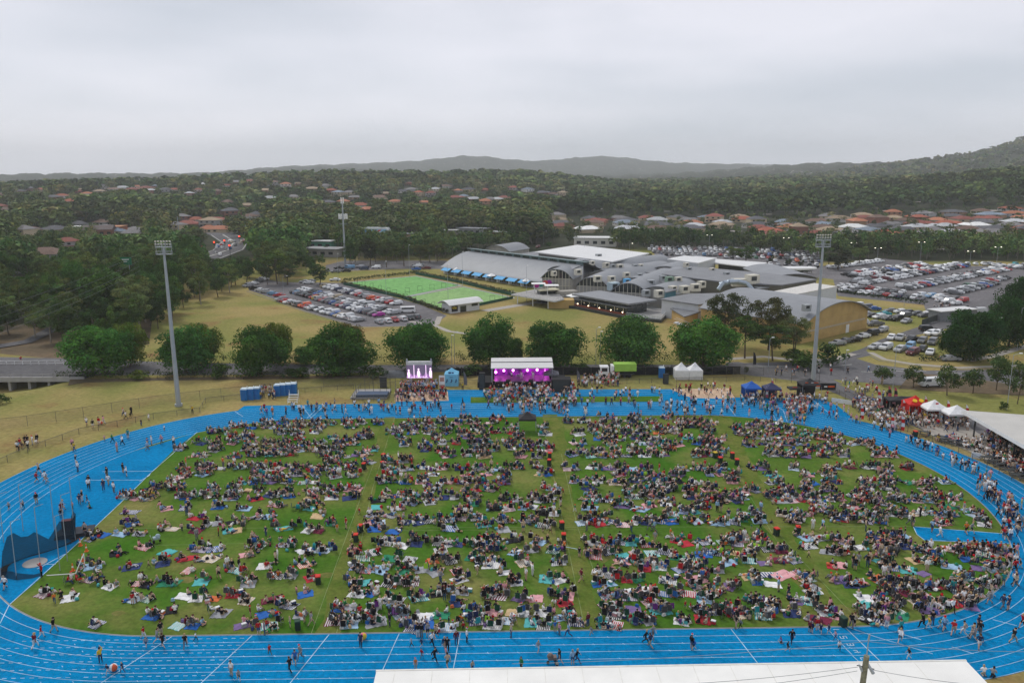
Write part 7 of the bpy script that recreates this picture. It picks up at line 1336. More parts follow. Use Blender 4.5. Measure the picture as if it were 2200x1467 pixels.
CHC = {'dark green': (.012, .06, .035), 'black': (.012, .012, .014), 'navy': (.015, .025, .08), 'blue': (.02, .10, .32), 'dark grey': (.06, .06, .065), 'red': (.42, .015, .02), 'teal': (.02, .26, .28), 'purple': (.14, .03, .2), 'lime': (.30, .55, .04)}
def front(x, y): return math.atan2(170-y, 2-x)-math.pi/2     # facing the stage
def free(x, y, used, r):
    return all((x-a)**2+(y-b)**2 > r*r for a, b in used)
def group(x, y, w, n, rug=None, where='', depth=None, chairs=.4, stripe=None, rl=None):
    "a picnic party: one or two rugs, people and folding chairs round them"
    depth = depth or max(1.4, min(3.0, w*.55)); used = []
    if rug != 'none':
        k = 1 if w < 2.6 else random.choice([1, 2]) if w < 4.5 else 2
        for i in range(k):
            c = rug if (rug and i == 0) else pick(list(RUGC), [12, 6, 8, 6, 4, 4, 6, 9, 12, 3, 5, 10, 6, 1]); rw = min(w/k*.9, U(1.5, 2.4)) if not (rug and n <= 2) else min(w, 2.8)
            c = c; st = stripe if (stripe is not None and i == 0) else random.random() < .45
            RUGS.append((x+(i-(k-1)/2)*w/k*.95+U(-.2, .2), y+U(-.2, .2), U(-.5, .5), max(1.2, rw), U(1.2, 1.9), c, st, where, rl if i == 0 else None))
    for i in range(n):
        for _ in range(30):
            px, py = x+U(-w/2, w/2), y+U(-depth/2, depth/2)
            if free(px, py, used, .52): break
        used.append((px, py)); f = front(px, py)
        if random.random() < chairs:
            c = pick(list(CHC), [14, 34, 12, 3, 26, 3, 2, .6, 1]); rz = f+U(-.7, .7); CHAIRS.append((px, py, rz, c, where)); person(px, py, pick(['sitting in a chair', 'leaning forward in a chair']), rz, where=where, sc=pick([1, .97, 1.03]))
        else: person(px, py, pick(['sitting cross-legged', 'sitting with knees up', 'leaning back on the hands', 'kneeling', 'lying down', 'standing'], [30, 26, 20, 6, 8, 6]), f+U(-1.5, 1.5), where=where)
    for i in range(max(1, n//3)):
        BAGS.append((x+U(-w/2, w/2), y+U(-depth/2-.2, depth/2), U(0, 3), pick(['bag', 'cooler', 'bag']), pick(list(RUGC)), where))
def blockname(px, py):
    x0 = 836+(py-896)*(705-836)/466; x1 = 1184+(py-890)*78/460; x2 = 1545+(py-893)*240/452
    return 'first' if px < x0-14 else 'walk' if px < x0+22 else 'second' if px < x1-16 else 'walk' if px < x1+22 else 'third' if px < x2-18 else 'walk' if px < x2+22 else 'fourth'
def where_of(px, py):
    b = blockname(px, py); b = {'first': 'left block', 'second': 'centre-left block', 'third': 'centre-right block', 'fourth': 'right block', 'walk': 'walkway'}[b]
    r = 'kerb row' if py > 1318 else 'second row' if py > 1284 else 'third row' if py > 1252 else 'fourth row' if py > 1222 else 'fifth row' if py > 1190 else 'sixth row' if py > 1160 else 'middle rows' if py > 1100 else 'far rows'
    return f'{r} of {b}'
def fr(C, lst):
    for t in lst:
        cx_, cy_, w, n = t[:4]; n = round(n*.74) if n > 3 else n; px, py = C(cx_, cy_); x, y = G(px, py+6); wm = w/2.973*math.hypot(y, CH)/1730; o = t[4] if len(t) > 4 else None; st = t[5] if len(t) > 5 else None
        group(x, y, max(1.2, wm*.95), n, o, where_of(px, py), chairs=.0 if (o and n < 4) else .45, stripe=st)
fr(CA, [(900, 50, 120, 6), (1060, 110, 90, 3, 'pink'), (830, 130, 110, 2, 'navy', 1), (840, 210, 100, 5), (650, 275, 100, 3, 'blue', 0), (590, 305, 60, 2), (780, 270, 100, 2, 'light blue'), (890, 265, 120, 4, 'grey'), (920, 355, 110, 2), (1060, 392, 90, 0, 'teal', 0), (740, 400, 90, 4, 'black'), (600, 475, 140, 5), (830, 485, 110, 2, 'navy', 0), (560, 565, 210, 9, 'maroon'), (690, 610, 160, 4, 'white'), (290, 655, 100, 3), (460, 675, 130, 3, 'white', 0), (880, 585, 60, 3), (940, 597, 40, 1), (900, 685, 160, 7), (1080, 585, 160, 5, 'green'), (1030, 460, 110, 3), (1190, 430, 160, 6), (1340, 430, 150, 4), (1330, 370, 220, 8, 'purple', 1), (1090, 240, 180, 7), (1250, 250, 100, 3), (1250, 172, 110, 4, 'red'), (1180, 105, 80, 2), (1400, 105, 130, 5), (1560, 105, 110, 4, 'light blue'), (1640, 50, 100, 3, 'red'), (1690, 165, 180, 9), (1360, 205, 130, 5), (1500, 200, 170, 7), (1480, 252, 150, 5, 'teal'), (1810, 235, 190, 8, 'teal'), (2000, 250, 150, 6), (2110, 210, 80, 3), (2040, 155, 90, 2, 'beige', 0), (1980, 105, 180, 12), (1730, 345, 330, 22), (2000, 380, 240, 16), (1580, 405, 100, 3, 'pink', 0), (1500, 505, 150, 5, 'teal', 1), (1690, 478, 150, 4, 'white'), (1810, 545, 190, 8), (1950, 470, 150, 5), (2000, 555, 100, 4), (1580, 585, 110, 6), (1290, 575, 110, 4), (1165, 672, 110, 1, 'white', 0), (1310, 685, 200, 6, 'white', 1), (1490, 658, 110, 3), (1580, 695, 90, 3), (1730, 692, 150, 3, 'maroon', 0), (1945, 650, 100, 2, 'blue', 0), (1840, 728, 110, 6), (1400, 778, 150, 4), (980, 803, 120, 5), (1105, 755, 60, 1), (1190, 855, 200, 5, 'teal'), (570, 850, 40, 1, 'none'), (612, 852, 40, 1), (1695, 782, 140, 4), (1545, 860, 110, 2, 'purple', 0), (1700, 862, 160, 7, 'teal'), (1905, 793, 80, 2, 'grey'), (2130, 835, 120, 7), (2165, 745, 90, 3), (1200, 510, 60, 1), (1160, 30, 90, 4), (1480, 40, 90, 3), (1830, 20, 120, 6, 'purple'), (1770, 90, 110, 5)])
fr(CB, [(250, 60, 110, 3, 'black'), (410, 20, 150, 4, 'beige'), (240, 105, 70, 0, 'teal', 0), (360, 110, 120, 5), (210, 150, 110, 3, 'navy', 1), (310, 155, 120, 4), (450, 75, 130, 10), (580, 70, 90, 3, 'grey'), (230, 195, 150, 5, 'pink'), (230, 240, 150, 7), (350, 258, 90, 1, 'blue', 0), (460, 200, 180, 12), (560, 190, 180, 9), (690, 190, 150, 9, 'navy', 1), (700, 240, 120, 6), (830, 170, 180, 14), (920, 210, 120, 7), (1035, 240, 90, 2, 'grey', 0), (1040, 190, 130, 7), (1190, 190, 160, 10), (1290, 220, 160, 9), (1030, 110, 180, 13), (780, 120, 160, 9), (850, 85, 140, 7), (1330, 140, 150, 10), (1200, 100, 130, 8), (1290, 60, 130, 8), (1080, 55, 140, 6), (290, 330, 110, 8), (400, 345, 130, 5, 'white'), (500, 330, 130, 7), (620, 325, 70, 3), (700, 335, 110, 3, 'grey', 1), (650, 375, 90, 2, 'grey'), (760, 340, 110, 4), (940, 330, 190, 16), (960, 370, 190, 12), (1100, 315, 120, 6), (1280, 320, 130, 5, 'light blue', 0), (1220, 375, 90, 5), (1115, 390, 80, 2, 'light blue', 0), (1370, 375, 110, 6), (90, 380, 90, 6), (130, 425, 130, 7), (220, 385, 90, 2, 'grey'), (330, 430, 110, 4), (440, 432, 90, 0, 'grey', 1), (590, 440, 80, 3), (710, 440, 130, 6), (850, 425, 130, 6), (940, 440, 130, 7), (960, 475, 190, 8), (1170, 455, 110, 6), (1400, 460, 110, 6), (100, 485, 90, 3), (160, 505, 90, 5), (260, 500, 120, 4, 'light blue'), (400, 500, 120, 7), (530, 505, 90, 1, 'grey'), (600, 520, 100, 4), (750, 510, 80, 2, 'red', 1), (1050, 520, 120, 4, 'white', 0), (770, 560, 110, 5), (130, 590, 190, 10), (310, 590, 160, 8, 'black'), (370, 570, 120, 5, 'grey'), (450, 590, 110, 7), (1130, 580, 90, 4), (1315, 555, 90, 1, 'teal', 0), (1400, 570, 120, 6), (110, 655, 130, 7), (200, 655, 90, 4), (350, 695, 140, 7), (495, 685, 130, 6, 'teal'), (620, 645, 100, 5), (690, 630, 80, 3), (790, 640, 110, 4, 'grey'), (745, 715, 80, 4), (950, 640, 100, 5, 'maroon'), (1000, 665, 170, 12), (1200, 685, 190, 6, 'purple', 0), (1390, 650, 110, 4), (1450, 665, 110, 4), (1430, 705, 130, 5), (60, 740, 120, 4, 'grey'), (220, 740, 100, 7), (90, 810, 100, 7), (60, 850, 140, 8), (210, 810, 90, 5), (240, 840, 150, 6), (390, 780, 100, 8), (350, 770, 80, 4), (450, 840, 130, 9), (470, 880, 110, 5), (545, 795, 130, 0, 'white', 0), (640, 790, 110, 2, 'green', 0), (565, 845, 80, 1, 'blue', 0), (700, 870, 150, 8, 'light blue', 1), (850, 770, 120, 9), (880, 820, 130, 7), (980, 770, 100, 6), (970, 850, 130, 8), (1060, 820, 100, 4), (1095, 775, 80, 0, 'beige', 0), (1180, 775, 90, 4), (1280, 775, 130, 6), (1220, 835, 90, 3, 'teal', 0), (1310, 855, 100, 4), (1430, 800, 130, 6), (1470, 770, 90, 3, 'black'), (1500, 840, 130, 7), (1660, 180, 150, 9), (1720, 190, 110, 0, 'navy', 1), (1560, 200, 110, 7), (1650, 210, 110, 5), (1800, 215, 110, 3), (1920, 200, 140, 7), (2030, 185, 140, 10), (2120, 190, 90, 5), (1600, 110, 120, 5), (1700, 60, 130, 8, 'navy', 1), (1800, 95, 150, 10), (1980, 90, 90, 1, 'pink', 0), (1920, 110, 120, 6), (2080, 80, 150, 8), (2120, 140, 110, 5), (1880, 30, 110, 6, 'green'), (1600, 55, 110, 3, 'green'), (2020, 30, 150, 9), (1600, 330, 90, 5), (1680, 335, 100, 5), (1820, 330, 170, 10), (1960, 340, 120, 7, 'red', 1), (2150, 310, 90, 3, 'red', 0), (2000, 395, 90, 0, 'teal', 1), (1885, 400, 70, 1, 'pink', 0), (1800, 410, 90, 0, 'teal', 0), (1720, 385, 130, 9), (1640, 410, 140, 9), (1620, 380, 100, 3, 'grey'), (2080, 380, 100, 4), (1800, 455, 90, 5), (1930, 450, 140, 8, 'teal'), (2000, 490, 190, 12), (1880, 430, 90, 5), (2160, 420, 90, 4, 'green'), (1660, 520, 90, 5), (1740, 535, 100, 5), (1870, 565, 160, 6, 'red', 0), (1720, 595, 100, 1, 'light blue', 0), (1650, 590, 80, 4), (2100, 570, 130, 4, 'grey'), (2170, 500, 90, 4), (1720, 660, 160, 10), (1850, 680, 110, 4), (1865, 640, 80, 1, 'white', 0), (1960, 625, 90, 2, 'white', 0), (1950, 670, 110, 7), (2070, 650, 130, 6, 'blue', 1), (2150, 650, 110, 8), (1720, 730, 160, 8, 'maroon'), (1740, 790, 170, 10), (1690, 850, 110, 6), (1760, 860, 110, 4), (1885, 755, 100, 0, 'purple', 0), (1880, 800, 130, 5), (1930, 830, 160, 9), (2020, 760, 130, 7), (1980, 715, 90, 3), (2090, 770, 90, 4), (2170, 830, 110, 4, 'white')])
fr(CC, [(190, 50, 170, 12), (70, 130, 140, 10), (100, 190, 160, 8), (230, 205, 110, 6), (320, 200, 170, 9), (320, 60, 150, 8), (150, 100, 120, 8), (450, 140, 170, 11, 'grey'), (390, 180, 90, 5), (520, 190, 120, 6), (360, 15, 110, 1, 'navy', 1), (380, 45, 100, 1, 'light blue', 0), (640, 65, 130, 3, 'grey'), (620, 30, 130, 8), (700, 150, 160, 10), (740, 190, 120, 10), (800, 150, 110, 6), (890, 80, 130, 3, 'red', 0), (900, 120, 120, 9, 'maroon'), (1040, 180, 190, 16), (1030, 160, 110, 5, 'blue', 0), (1100, 100, 170, 11), (1190, 140, 170, 12), (1240, 190, 170, 13), (1360, 150, 160, 11), (1460, 150, 140, 10), (1580, 140, 140, 9), (1700, 150, 160, 12), (1720, 100, 150, 9), (1850, 120, 110, 3, 'light blue'), (1890, 150, 130, 7, 'light blue'), (1950, 215, 90, 5), (1680, 210, 130, 7), (1560, 60, 160, 12), (1700, 40, 160, 12), (1180, 50, 170, 12), (1290, 80, 140, 9, 'navy', 1), (750, 60, 150, 10), (1000, 50, 130, 10), (1420, 60, 150, 10), (40, 330, 130, 6, 'red', 0), (170, 330, 90, 3), (280, 320, 130, 5, 'green', 1), (380, 310, 120, 13), (360, 340, 120, 6), (520, 300, 110, 6, 'red'), (820, 300, 90, 1, 'light blue', 0), (900, 300, 110, 5, 'grey'), (970, 300, 140, 9), (830, 350, 110, 4, 'grey'), (1060, 320, 90, 3), (960, 390, 100, 2, 'grey', 0), (1030, 390, 120, 9), (1140, 360, 110, 4), (1260, 300, 110, 5), (1350, 300, 140, 10), (1430, 290, 100, 3, 'light blue', 0), (1300, 350, 190, 15), (1330, 390, 150, 12), (1450, 350, 100, 6), (1560, 380, 110, 8), (1620, 400, 110, 8), (1740, 370, 170, 10), (1900, 365, 150, 12), (1990, 370, 120, 7, 'pink'), (2060, 400, 90, 5), (1940, 400, 110, 4, 'green'), (1830, 430, 90, 4), (1500, 440, 110, 4, 'beige'), (1600, 450, 110, 6), (1735, 475, 120, 2, 'light blue', 0), (2010, 460, 130, 7), (1950, 490, 180, 9, 'purple'), (150, 400, 110, 2, 'blue', 0), (220, 390, 120, 7), (340, 395, 80, 2, 'beige'), (450, 380, 110, 6), (560, 365, 100, 5), (640, 375, 130, 6), (50, 430, 110, 4, 'green', 1), (320, 460, 110, 2, 'light blue', 0), (450, 440, 100, 5), (540, 455, 80, 1, 'purple', 0), (645, 440, 160, 4, 'maroon', 0), (720, 440, 90, 5), (80, 490, 160, 13), (210, 505, 160, 9), (100, 560, 140, 10), (90, 600, 90, 4), (430, 545, 90, 4), (480, 575, 60, 3), (610, 530, 160, 0, 'navy', 1), (740, 530, 110, 3, 'red', 1), (820, 560, 90, 5), (580, 590, 110, 0, 'white', 0), (830, 610, 130, 5), (860, 645, 130, 4, 'grey', 1), (1000, 475, 150, 4, 'red', 0), (1290, 450, 140, 5, 'teal', 0), (1340, 490, 120, 10), (1450, 500, 100, 2, 'teal', 0), (1550, 520, 80, 1, 'purple', 0), (1250, 555, 150, 4, 'orange', 0), (1010, 565, 110, 5), (1090, 590, 130, 6, 'navy', 0), (1160, 590, 90, 4), (1330, 590, 150, 9), (1440, 600, 150, 14), (1380, 640, 150, 9, 'maroon'), (1570, 610, 150, 5, 'purple'), (1630, 610, 110, 6), (1560, 670, 90, 0, 'red', 1), (1780, 560, 80, 3), (1830, 550, 90, 2), (1910, 570, 90, 5), (1990, 605, 110, 6), (1760, 620, 140, 9), (1850, 640, 110, 4, 'white', 0), (1890, 660, 110, 7), (60, 655, 110, 0, 'red', 1), (150, 690, 110, 4), (230, 650, 130, 9), (310, 610, 140, 8), (450, 685, 90, 3, 'teal'), (570, 715, 130, 5), (550, 750, 160, 8, 'maroon'), (540, 800, 150, 7), (120, 750, 120, 5), (270, 770, 300, 24, 'navy', 1), (150, 820, 110, 6), (390, 800, 110, 6), (20, 830, 90, 3), (740, 700, 90, 3, 'purple'), (820, 700, 110, 4), (720, 780, 150, 7), (890, 820, 150, 2, 'maroon', 0), (920, 770, 110, 5), (980, 790, 80, 4), (1170, 685, 100, 1, 'white', 0), (1280, 690, 130, 5, 'purple'), (1210, 725, 100, 0, 'teal', 0), (1220, 780, 150, 9), (1310, 760, 150, 10), (1370, 720, 90, 4), (1400, 765, 80, 1, 'green'), (1250, 830, 180, 10), (1430, 800, 60, 0, 'green', 0), (1620, 720, 210, 15), (1600, 760, 150, 8), (1520, 710, 90, 4), (1790, 710, 160, 8), (1860, 730, 110, 4)])
# the packed rows nearer the stage
def inside(px, py):
    x, y = G(px, py); return inpoly(x, y, KIN)
KIN = kerb(-1.0); DP = pxs(DLEFT)
yy = 1046+U(0, 2)
py = 1068.0
while py > 898:
    d = math.hypot(G(1100, py)[1], CH); stepx = 3.0*1730/d; px = 230+U(0, 20)
    thin = (985 < py < 998)
    while px < 2140:
        b = blockname(px, py); x, y = G(px+U(-3, 3), py+U(-2.5, 2.5)); dn = .86 if b in ('second', 'third') else .78 if b == 'fourth' else .80
        if py > 1010: dn *= .90
        if b == 'first' and px < 560: dn *= .85
        if thin: dn *= .15
        if b != 'walk' and inpoly(x, y, KIN) and not inpoly(x, y, DP) and U(0, 1) < dn and not (1110 < px < 1160 and 905 < py < 935): group(x, y, U(1.8, 3.0), int(U(4, 9)), None, where_of(px, py), depth=U(1.1, 1.9), chairs=.5)
        px += stepx
    py -= 2.7*CH*1730/(d*d)*1.0+1.0
for (px, py) in ((842, 905), (860, 900), (1150, 900), (1210, 902)): pass
# people afoot on the track and about the grounds: crop position, top colour, pose
def wk(C, lst, where, sc=None):
    for t in lst:
        cx_, cy_, top = t[:3]; px, py = C(cx_, cy_); x, y = G(px, py); person(x, y, t[3] if len(t) > 3 else pick(['walking', 'striding', 'standing', 'standing with folded arms'], [5, 4, 3, 1]), where=where(px, py) if callable(where) else where, top=top, sc=t[4] if len(t) > 4 else 1.0, hat=(len(t) > 5) or None, bot=None)
tw = lambda px, py: ('on the near blue lanes ' + ('at left' if px < 560 else 'left of the white roof' if px < 860 else 'before the white roof' if px < 1460 else 'near the lane numbers' if px < 1930 else 'on the right bend'))
wk(CA, [(345, 915, 'black'), (265, 950, 'red', 'walking', .8), (225, 1020, 'maroon', 'striding'), (645, 1110, 'yellow', 'standing with one arm raised'), (690, 1185, 'navy', 'walking', .7), (785, 1175, 'navy', 'walking', .7), (918, 955, 'red', 'walking', .8), (935, 1010, 'grey', 'walking', .7), (1005, 985, 'grey', 'striding'), (1030, 940, 'black'), (1045, 1015, 'black'), (1185, 1020, 'black', 'striding'), (1250, 970, 'white', 'walking', .6), (1480, 1195, 'white', 'standing'), (1525, 1228, 'grey', 'walking', .75), (1725, 1060, 'red', 'walking', .7), (1855, 1170, 'black', 'striding'), (1888, 1120, 'blue'), (1922, 1090, 'grey', 'striding'), (1655, 935, 'red', 'standing'), (1692, 932, 'grey', 'standing'), (1945, 855, 'white', 'standing'), (1988, 875, 'grey'), (1855, 885, 'beige', 'standing', .8), (1600, 820, 'maroon', 'standing', .8), (350, 730, 'orange', 'walking', .7), (848, 735, 'red', 'standing', .8), (870, 725, 'white', 'standing', .8), (35, 640, 'white'), (268, 560, 'red', 'standing with one arm raised'), (950, 505, 'beige', 'walking', .6), (1400, 575, 'beige'), (1615, 340, 'beige', 'standing', .9), (1775, 455, 'white', 'standing'), (1258, 325, 'grey', 'standing'), (1398, 300, 'red', 'standing', .8), (1700, 300, 'navy', 'standing', .8), (1455, 510, 'white', 'standing'), (1485, 530, 'black', 'standing'), (1530, 520, 'black', 'standing'), (1207, 150, 'black', 'standing'), (1195, 170, 'navy', 'standing'), (1390, 60, 'grey', 'standing'), (60, 135, 'grey', 'walking', .7), (235, 95, 'black', 'standing'), (135, 135, 'white', 'walking', .6), (150, 125, 'grey', 'walking', .7), (390, 185, 'black', 'standing', .8), (465, 130, 'pink', 'standing', .7), (510, 100, 'navy'), (575, 125, 'lime' if 0 else 'green', 'kneeling', .8), (560, 90, 'navy', 'walking', .7), (545, 290, 'grey', 'standing'), (2155, 275, 'orange', 'standing', .7)], lambda px, py: tw(px, py) if py > 1355 else 'among the left picnickers' if px > 300 else 'by the throwing cage')
wk(CB, [(135, 1010, 'navy', 'standing'), (460, 1010, 'grey', 'walking', .6), (522, 1010, 'navy', 'walking', .6), (525, 1080, 'red', 'walking', .65), (500, 950, 'black', 'standing'), (522, 950, 'black', 'standing'), (562, 945, 'grey', 'standing'), (588, 1002, 'white', 'striding'), (618, 955, 'beige', 'striding'), (605, 1105, 'black', 'striding'), (672, 1035, 'navy'), (688, 1040, 'black'), (680, 1085, 'pink', 'standing', .8), (690, 1145, 'beige', 'striding'), (745, 995, 'maroon', 'standing'), (812, 982, 'white', 'standing', 1.0, 1), (1095, 950, 'beige', 'standing'), (1267, 1045, 'grey', 'walking', .8), (1375, 915, 'blue', 'standing', .8), (1403, 930, 'pink', 'standing', .8, 1), (1462, 945, 'light blue', 'striding'), (1607, 935, 'grey', 'walking', .65), (1405, 1120, 'black', 'walking'), (1487, 1125, 'light blue'), (1512, 1115, 'black', 'striding'), (1952, 990, 'black', 'striding'), (1985, 1015, 'navy', 'striding'), (1998, 960, 'grey'), (848, 1165, 'beige', 'standing', .7), (1160, 1160, 'green', 'standing', .9), (1388, 1150, 'beige', 'standing', .5), (485, 1150, 'orange', 'standing', .7, 1), (1585, 880, 'maroon', 'standing'), (1530, 435, 'black', 'standing', .8), (1572, 410, 'black', 'standing', .9), (1540, 595, 'maroon', 'walking'), (1595, 440, 'navy', 'standing', .8), (1500, 150, 'green', 'walking', .7, 1), (1410, 110, 'black', 'standing'), (1425, 35, 'red', 'walking', .6), (1172, 275, 'beige', 'standing'), (1297, 275, 'grey', 'standing', .6), (1345, 285, 'beige', 'walking', .7), (945, 280, 'light blue', 'walking', .7), (1230, 555, 'white', 'standing'), (1190, 585, 'white', 'standing'), (1080, 640, 'black', 'standing'), (1095, 610, 'black', 'standing'), (878, 550, 'beige', 'walking', .7), (645, 600, 'grey', 'standing'), (670, 715, 'black', 'standing'), (697, 705, 'light blue', 'standing'), (468, 655, 'white', 'walking', .7), (42, 255, 'red', 'standing'), (80, 335, 'black', 'striding', .8), (120, 290, 'teal', 'standing', .8), (125, 165, 'red', 'walking', .6), (125, 70, 'black', 'standing', .8), (1980, 260, 'grey', 'striding'), (2010, 275, 'light blue', 'striding'), (1860, 275, 'beige', 'striding'), (1578, 270, 'white', 'standing'), (2112, 300, 'orange', 'standing', .6), (1395, 355, 'white', 'standing', .6), (1435, 400, 'orange', 'standing', .9), (928, 230, 'teal', 'standing', .9), (727, 250, 'light blue', 'standing'), (320, 880, 'black', 'standing'), (790, 905, 'red', 'standing', .6)], lambda px, py: tw(px, py) if py > 1348 else 'on the grass before the white roof' if py > 1200 else 'in the middle of the picnic field')
wk(CC, [(75, 1025, 'black', 'standing', 1, 1), (92, 1030, 'blue', 'walking', .8), (360, 895, 'black'), (388, 890, 'grey', 'walking', .7), (648, 985, 'purple', 'kneeling', .7), (715, 985, 'black', 'striding'), (688, 1040, 'black', 'walking', .7), (830, 915, 'maroon', 'standing', .8), (845, 920, 'navy', 'standing', .8), (878, 905, 'red', 'standing', .9), (900, 925, 'navy', 'walking', .75), (952, 925, 'navy', 'walking', .7), (995, 965, 'pink', 'walking', .65), (1018, 1030, 'white', 'walking', .65), (1095, 885, 'black', 'walking'), (1112, 885, 'beige', 'walking'), (1142, 800, 'green', 'standing', .8), (1320, 890, 'pink', 'standing', .95), (1405, 985, 'white', 'striding'), (1412, 930, 'teal', 'walking'), (1463, 1090, 'black', 'walking', .8), (1552, 885, 'black', 'striding'), (1590, 895, 'yellow', 'walking', .9), (1612, 870, 'black'), (1660, 890, 'green', 'walking', .65), (1690, 905, 'light blue', 'walking', 1, 1), (1745, 935, 'red', 'striding'), (1818, 940, 'beige', 'striding'), (1870, 950, 'grey', 'walking'), (1905, 900, 'navy', 'standing'), (1915, 940, 'black', 'walking'), (1880, 970, 'grey', 'striding'), (1912, 1020, 'navy', 'striding'), (2060, 765, 'navy', 'walking'), (2097, 775, 'navy', 'standing'), (2128, 985, 'black', 'striding'), (2190, 890, 'red', 'striding'), (1978, 735, 'grey', 'walking'), (1990, 690, 'beige'), (1740, 790, 'white'), (2090, 570, 'beige', 'walking', .7), (2085, 470, 'orange', 'walking', .6), (1770, 690, 'maroon', 'standing'), (1790, 660, 'black', 'standing'), (1720, 650, 'black', 'standing'), (1745, 665, 'teal', 'standing'), (630, 655, 'light blue', 'standing'), (825, 440, 'beige', 'walking', .6), (740, 300, 'black', 'kneeling'), (760, 290, 'black', 'kneeling'), (517, 260, 'grey', 'walking', .9), (458, 260, 'green', 'standing', .5), (240, 145, 'light blue', 'standing'), (262, 150, 'black', 'standing'), (868, 160, 'white', 'standing'), (720, 220, 'blue', 'standing'), (850, 260, 'white', 'standing'), (912, 265, 'light blue', 'striding'), (1187, 270, 'beige', 'standing'), (1320, 235, 'grey', 'walking'), (1465, 230, 'white', 'walking'), (1490, 240, 'black', 'standing'), (1610, 275, 'light blue', 'walking'), (1660, 310, 'white', 'walking'), (1830, 290, 'orange', 'striding'), (1862, 285, 'grey', 'striding'), (1055, 430, 'white', 'standing'), (1105, 500, 'black', 'standing'), (1120, 520, 'black', 'standing'), (1140, 490, 'grey', 'standing'), (1200, 500, 'black', 'standing'), (1215, 480, 'beige', 'standing'), (1310, 520, 'black', 'standing'), (1335, 565, 'grey', 'standing'), (2008, 90, 'black', 'walking'), (2030, 100, 'navy', 'walking'), (2115, 100, 'beige', 'walking'), (2035, 180, 'black', 'walking'), (2180, 130, 'yellow', 'standing'), (2100, 190, 'maroon', 'walking'), (2130, 190, 'navy', 'walking'), (1910, 40, 'grey', 'standing'), (1940, 80, 'navy', 'walking', .7), (1940, 1190, 'white', 'kneeling'), (2000, 1200, 'grey', 'kneeling'), (275, 450, 'red', 'standing', .7), (35, 765, 'red', 'walking', .6), (70, 775, 'red', 'walking', .6)], lambda px, py: tw(px, py) if (py > 1345 or px > 2060) else 'on the right of the picnic field')
for _ in range(42):   # the knot of people strolling round the right bend
    t = U(0, 1); px, py = 2160+U(-35, 40), 1095+t*170; x, y = G(px, py)
    if not inpoly(x, y, KIN): person(x, y, pick(['walking', 'striding', 'standing']), where='on the right bend of the track')
def strew(n, poly, where, sc=None, tops=None, poses=None, rz=None):
    xs, ys = [p[0] for p in poly], [p[1] for p in poly]; k = 0
    while k < n:
        px, py = U(min(xs), max(xs)), U(min(ys), max(ys))
        if not inpoly(px, py, poly): continue
        x, y = G(px, py); k += 1; person(x, y, pick(poses or ['walking', 'striding', 'standing', 'standing with folded arms', 'standing with one arm raised'], None if poses else [4, 3, 6, 2, 1]), where=where, top=pick(tops) if tops else None, rz=None if rz is None else rz+U(-.5, .5))
strew(190, [(1060, 833), (1240, 833), (1255, 868), (1200, 885), (1090, 885), (1040, 860)], 'crowding before the stage', rz=0); strew(90, [(1040, 845), (1420, 843), (1420, 895), (1040, 895)], 'on the back straight'); strew(60, [(850, 846), (960, 842), (960, 862), (850, 864)], 'in the left sand pit', tops=['red', 'black', 'maroon', 'pink', 'navy', 'white']); strew(70, [(560, 878), (850, 868), (1000, 868), (1000, 893), (560, 896)], 'on the back straight')
strew(70, [(860, 830), (940, 828), (940, 842), (860, 842)], 'below the big screen'); strew(60, [(1240, 815), (1330, 812), (1330, 832), (1240, 834)], 'right of the stage'); strew(120, [(1420, 860), (1760, 860), (1840, 905), (1700, 900), (1420, 892)], 'on the back straight'); strew(26, [(1440, 836), (1566, 834), (1575, 853), (1450, 852)], 'in the right sand pit', tops=['red', 'black', 'maroon', 'white'])
strew(55, [(1690, 862), (1740, 862), (1730, 915), (1690, 905)], 'on the back straight'); strew(60, [(1600, 855), (1780, 855), (1780, 868), (1600, 868)], 'at the gazebos'); strew(240, [(1830, 858), (1900, 850), (1950, 890), (2075, 905), (2080, 925), (2000, 930), (1960, 915), (1920, 935), (1870, 905), (1830, 880)], 'in the food stall crowd')
strew(80, [(1790, 870), (1850, 905), (2110, 1015), (2190, 1090), (2190, 1160), (2080, 1030), (1990, 970), (1880, 930), (1790, 890)], 'on the right lanes'); strew(50, [(1990, 940), (2130, 985), (2200, 1030), (2200, 1005), (2140, 965), (2050, 935)], 'on the concourse', poses=['sitting in a chair', 'leaning forward in a chair']); strew(140, [(2130, 930), (2200, 970), (2200, 1030), (2140, 995), (2090, 965)], 'under the clubhouse eave')
strew(20, [(50, 985), (300, 905), (420, 890), (400, 950), (300, 1010), (120, 1070), (60, 1030)], 'on the left bend of the track'); strew(12, [(100, 1070), (300, 960), (330, 970), (250, 1060), (190, 1110), (100, 1110)], 'in the blue throwing area'); strew(13, [(20, 975), (80, 960), (90, 945), (20, 965)], 'behind the left track fence'); strew(8, [(150, 920), (300, 885), (330, 880), (200, 925)], 'behind the left track fence'); strew(18, [(1640, 660+140), (1800, 795), (1900, 800), (1700, 815)], 'on the road')
strew(14, [(1800, 660), (1835, 655), (1850, 662), (1820, 668)], 'walking to the car park') ; strew(12, [(2005, 656), (2045, 660), (2040, 668), (2005, 664)], 'walking through the car park'); strew(20, [(1800, 820), (1900, 825), (1880, 850), (1820, 850)], 'at the gate'); strew(30, [(555, 842), (590, 838), (590, 858), (555, 860)], 'beside the portable toilets')
for px, py, l in ((414, 889, 'person in yellow hi-vis vest standing at the left track fence'), (994, 838, 'person in yellow hi-vis vest standing right of the light blue tent'), (1292, 840, 'person in yellow hi-vis vest right of the stage')): x, y = G(px, py); person(x, y, 'standing with one arm raised', 3.1, 'yellow', 'black', 1.05, force=True, label=l, hat=False)
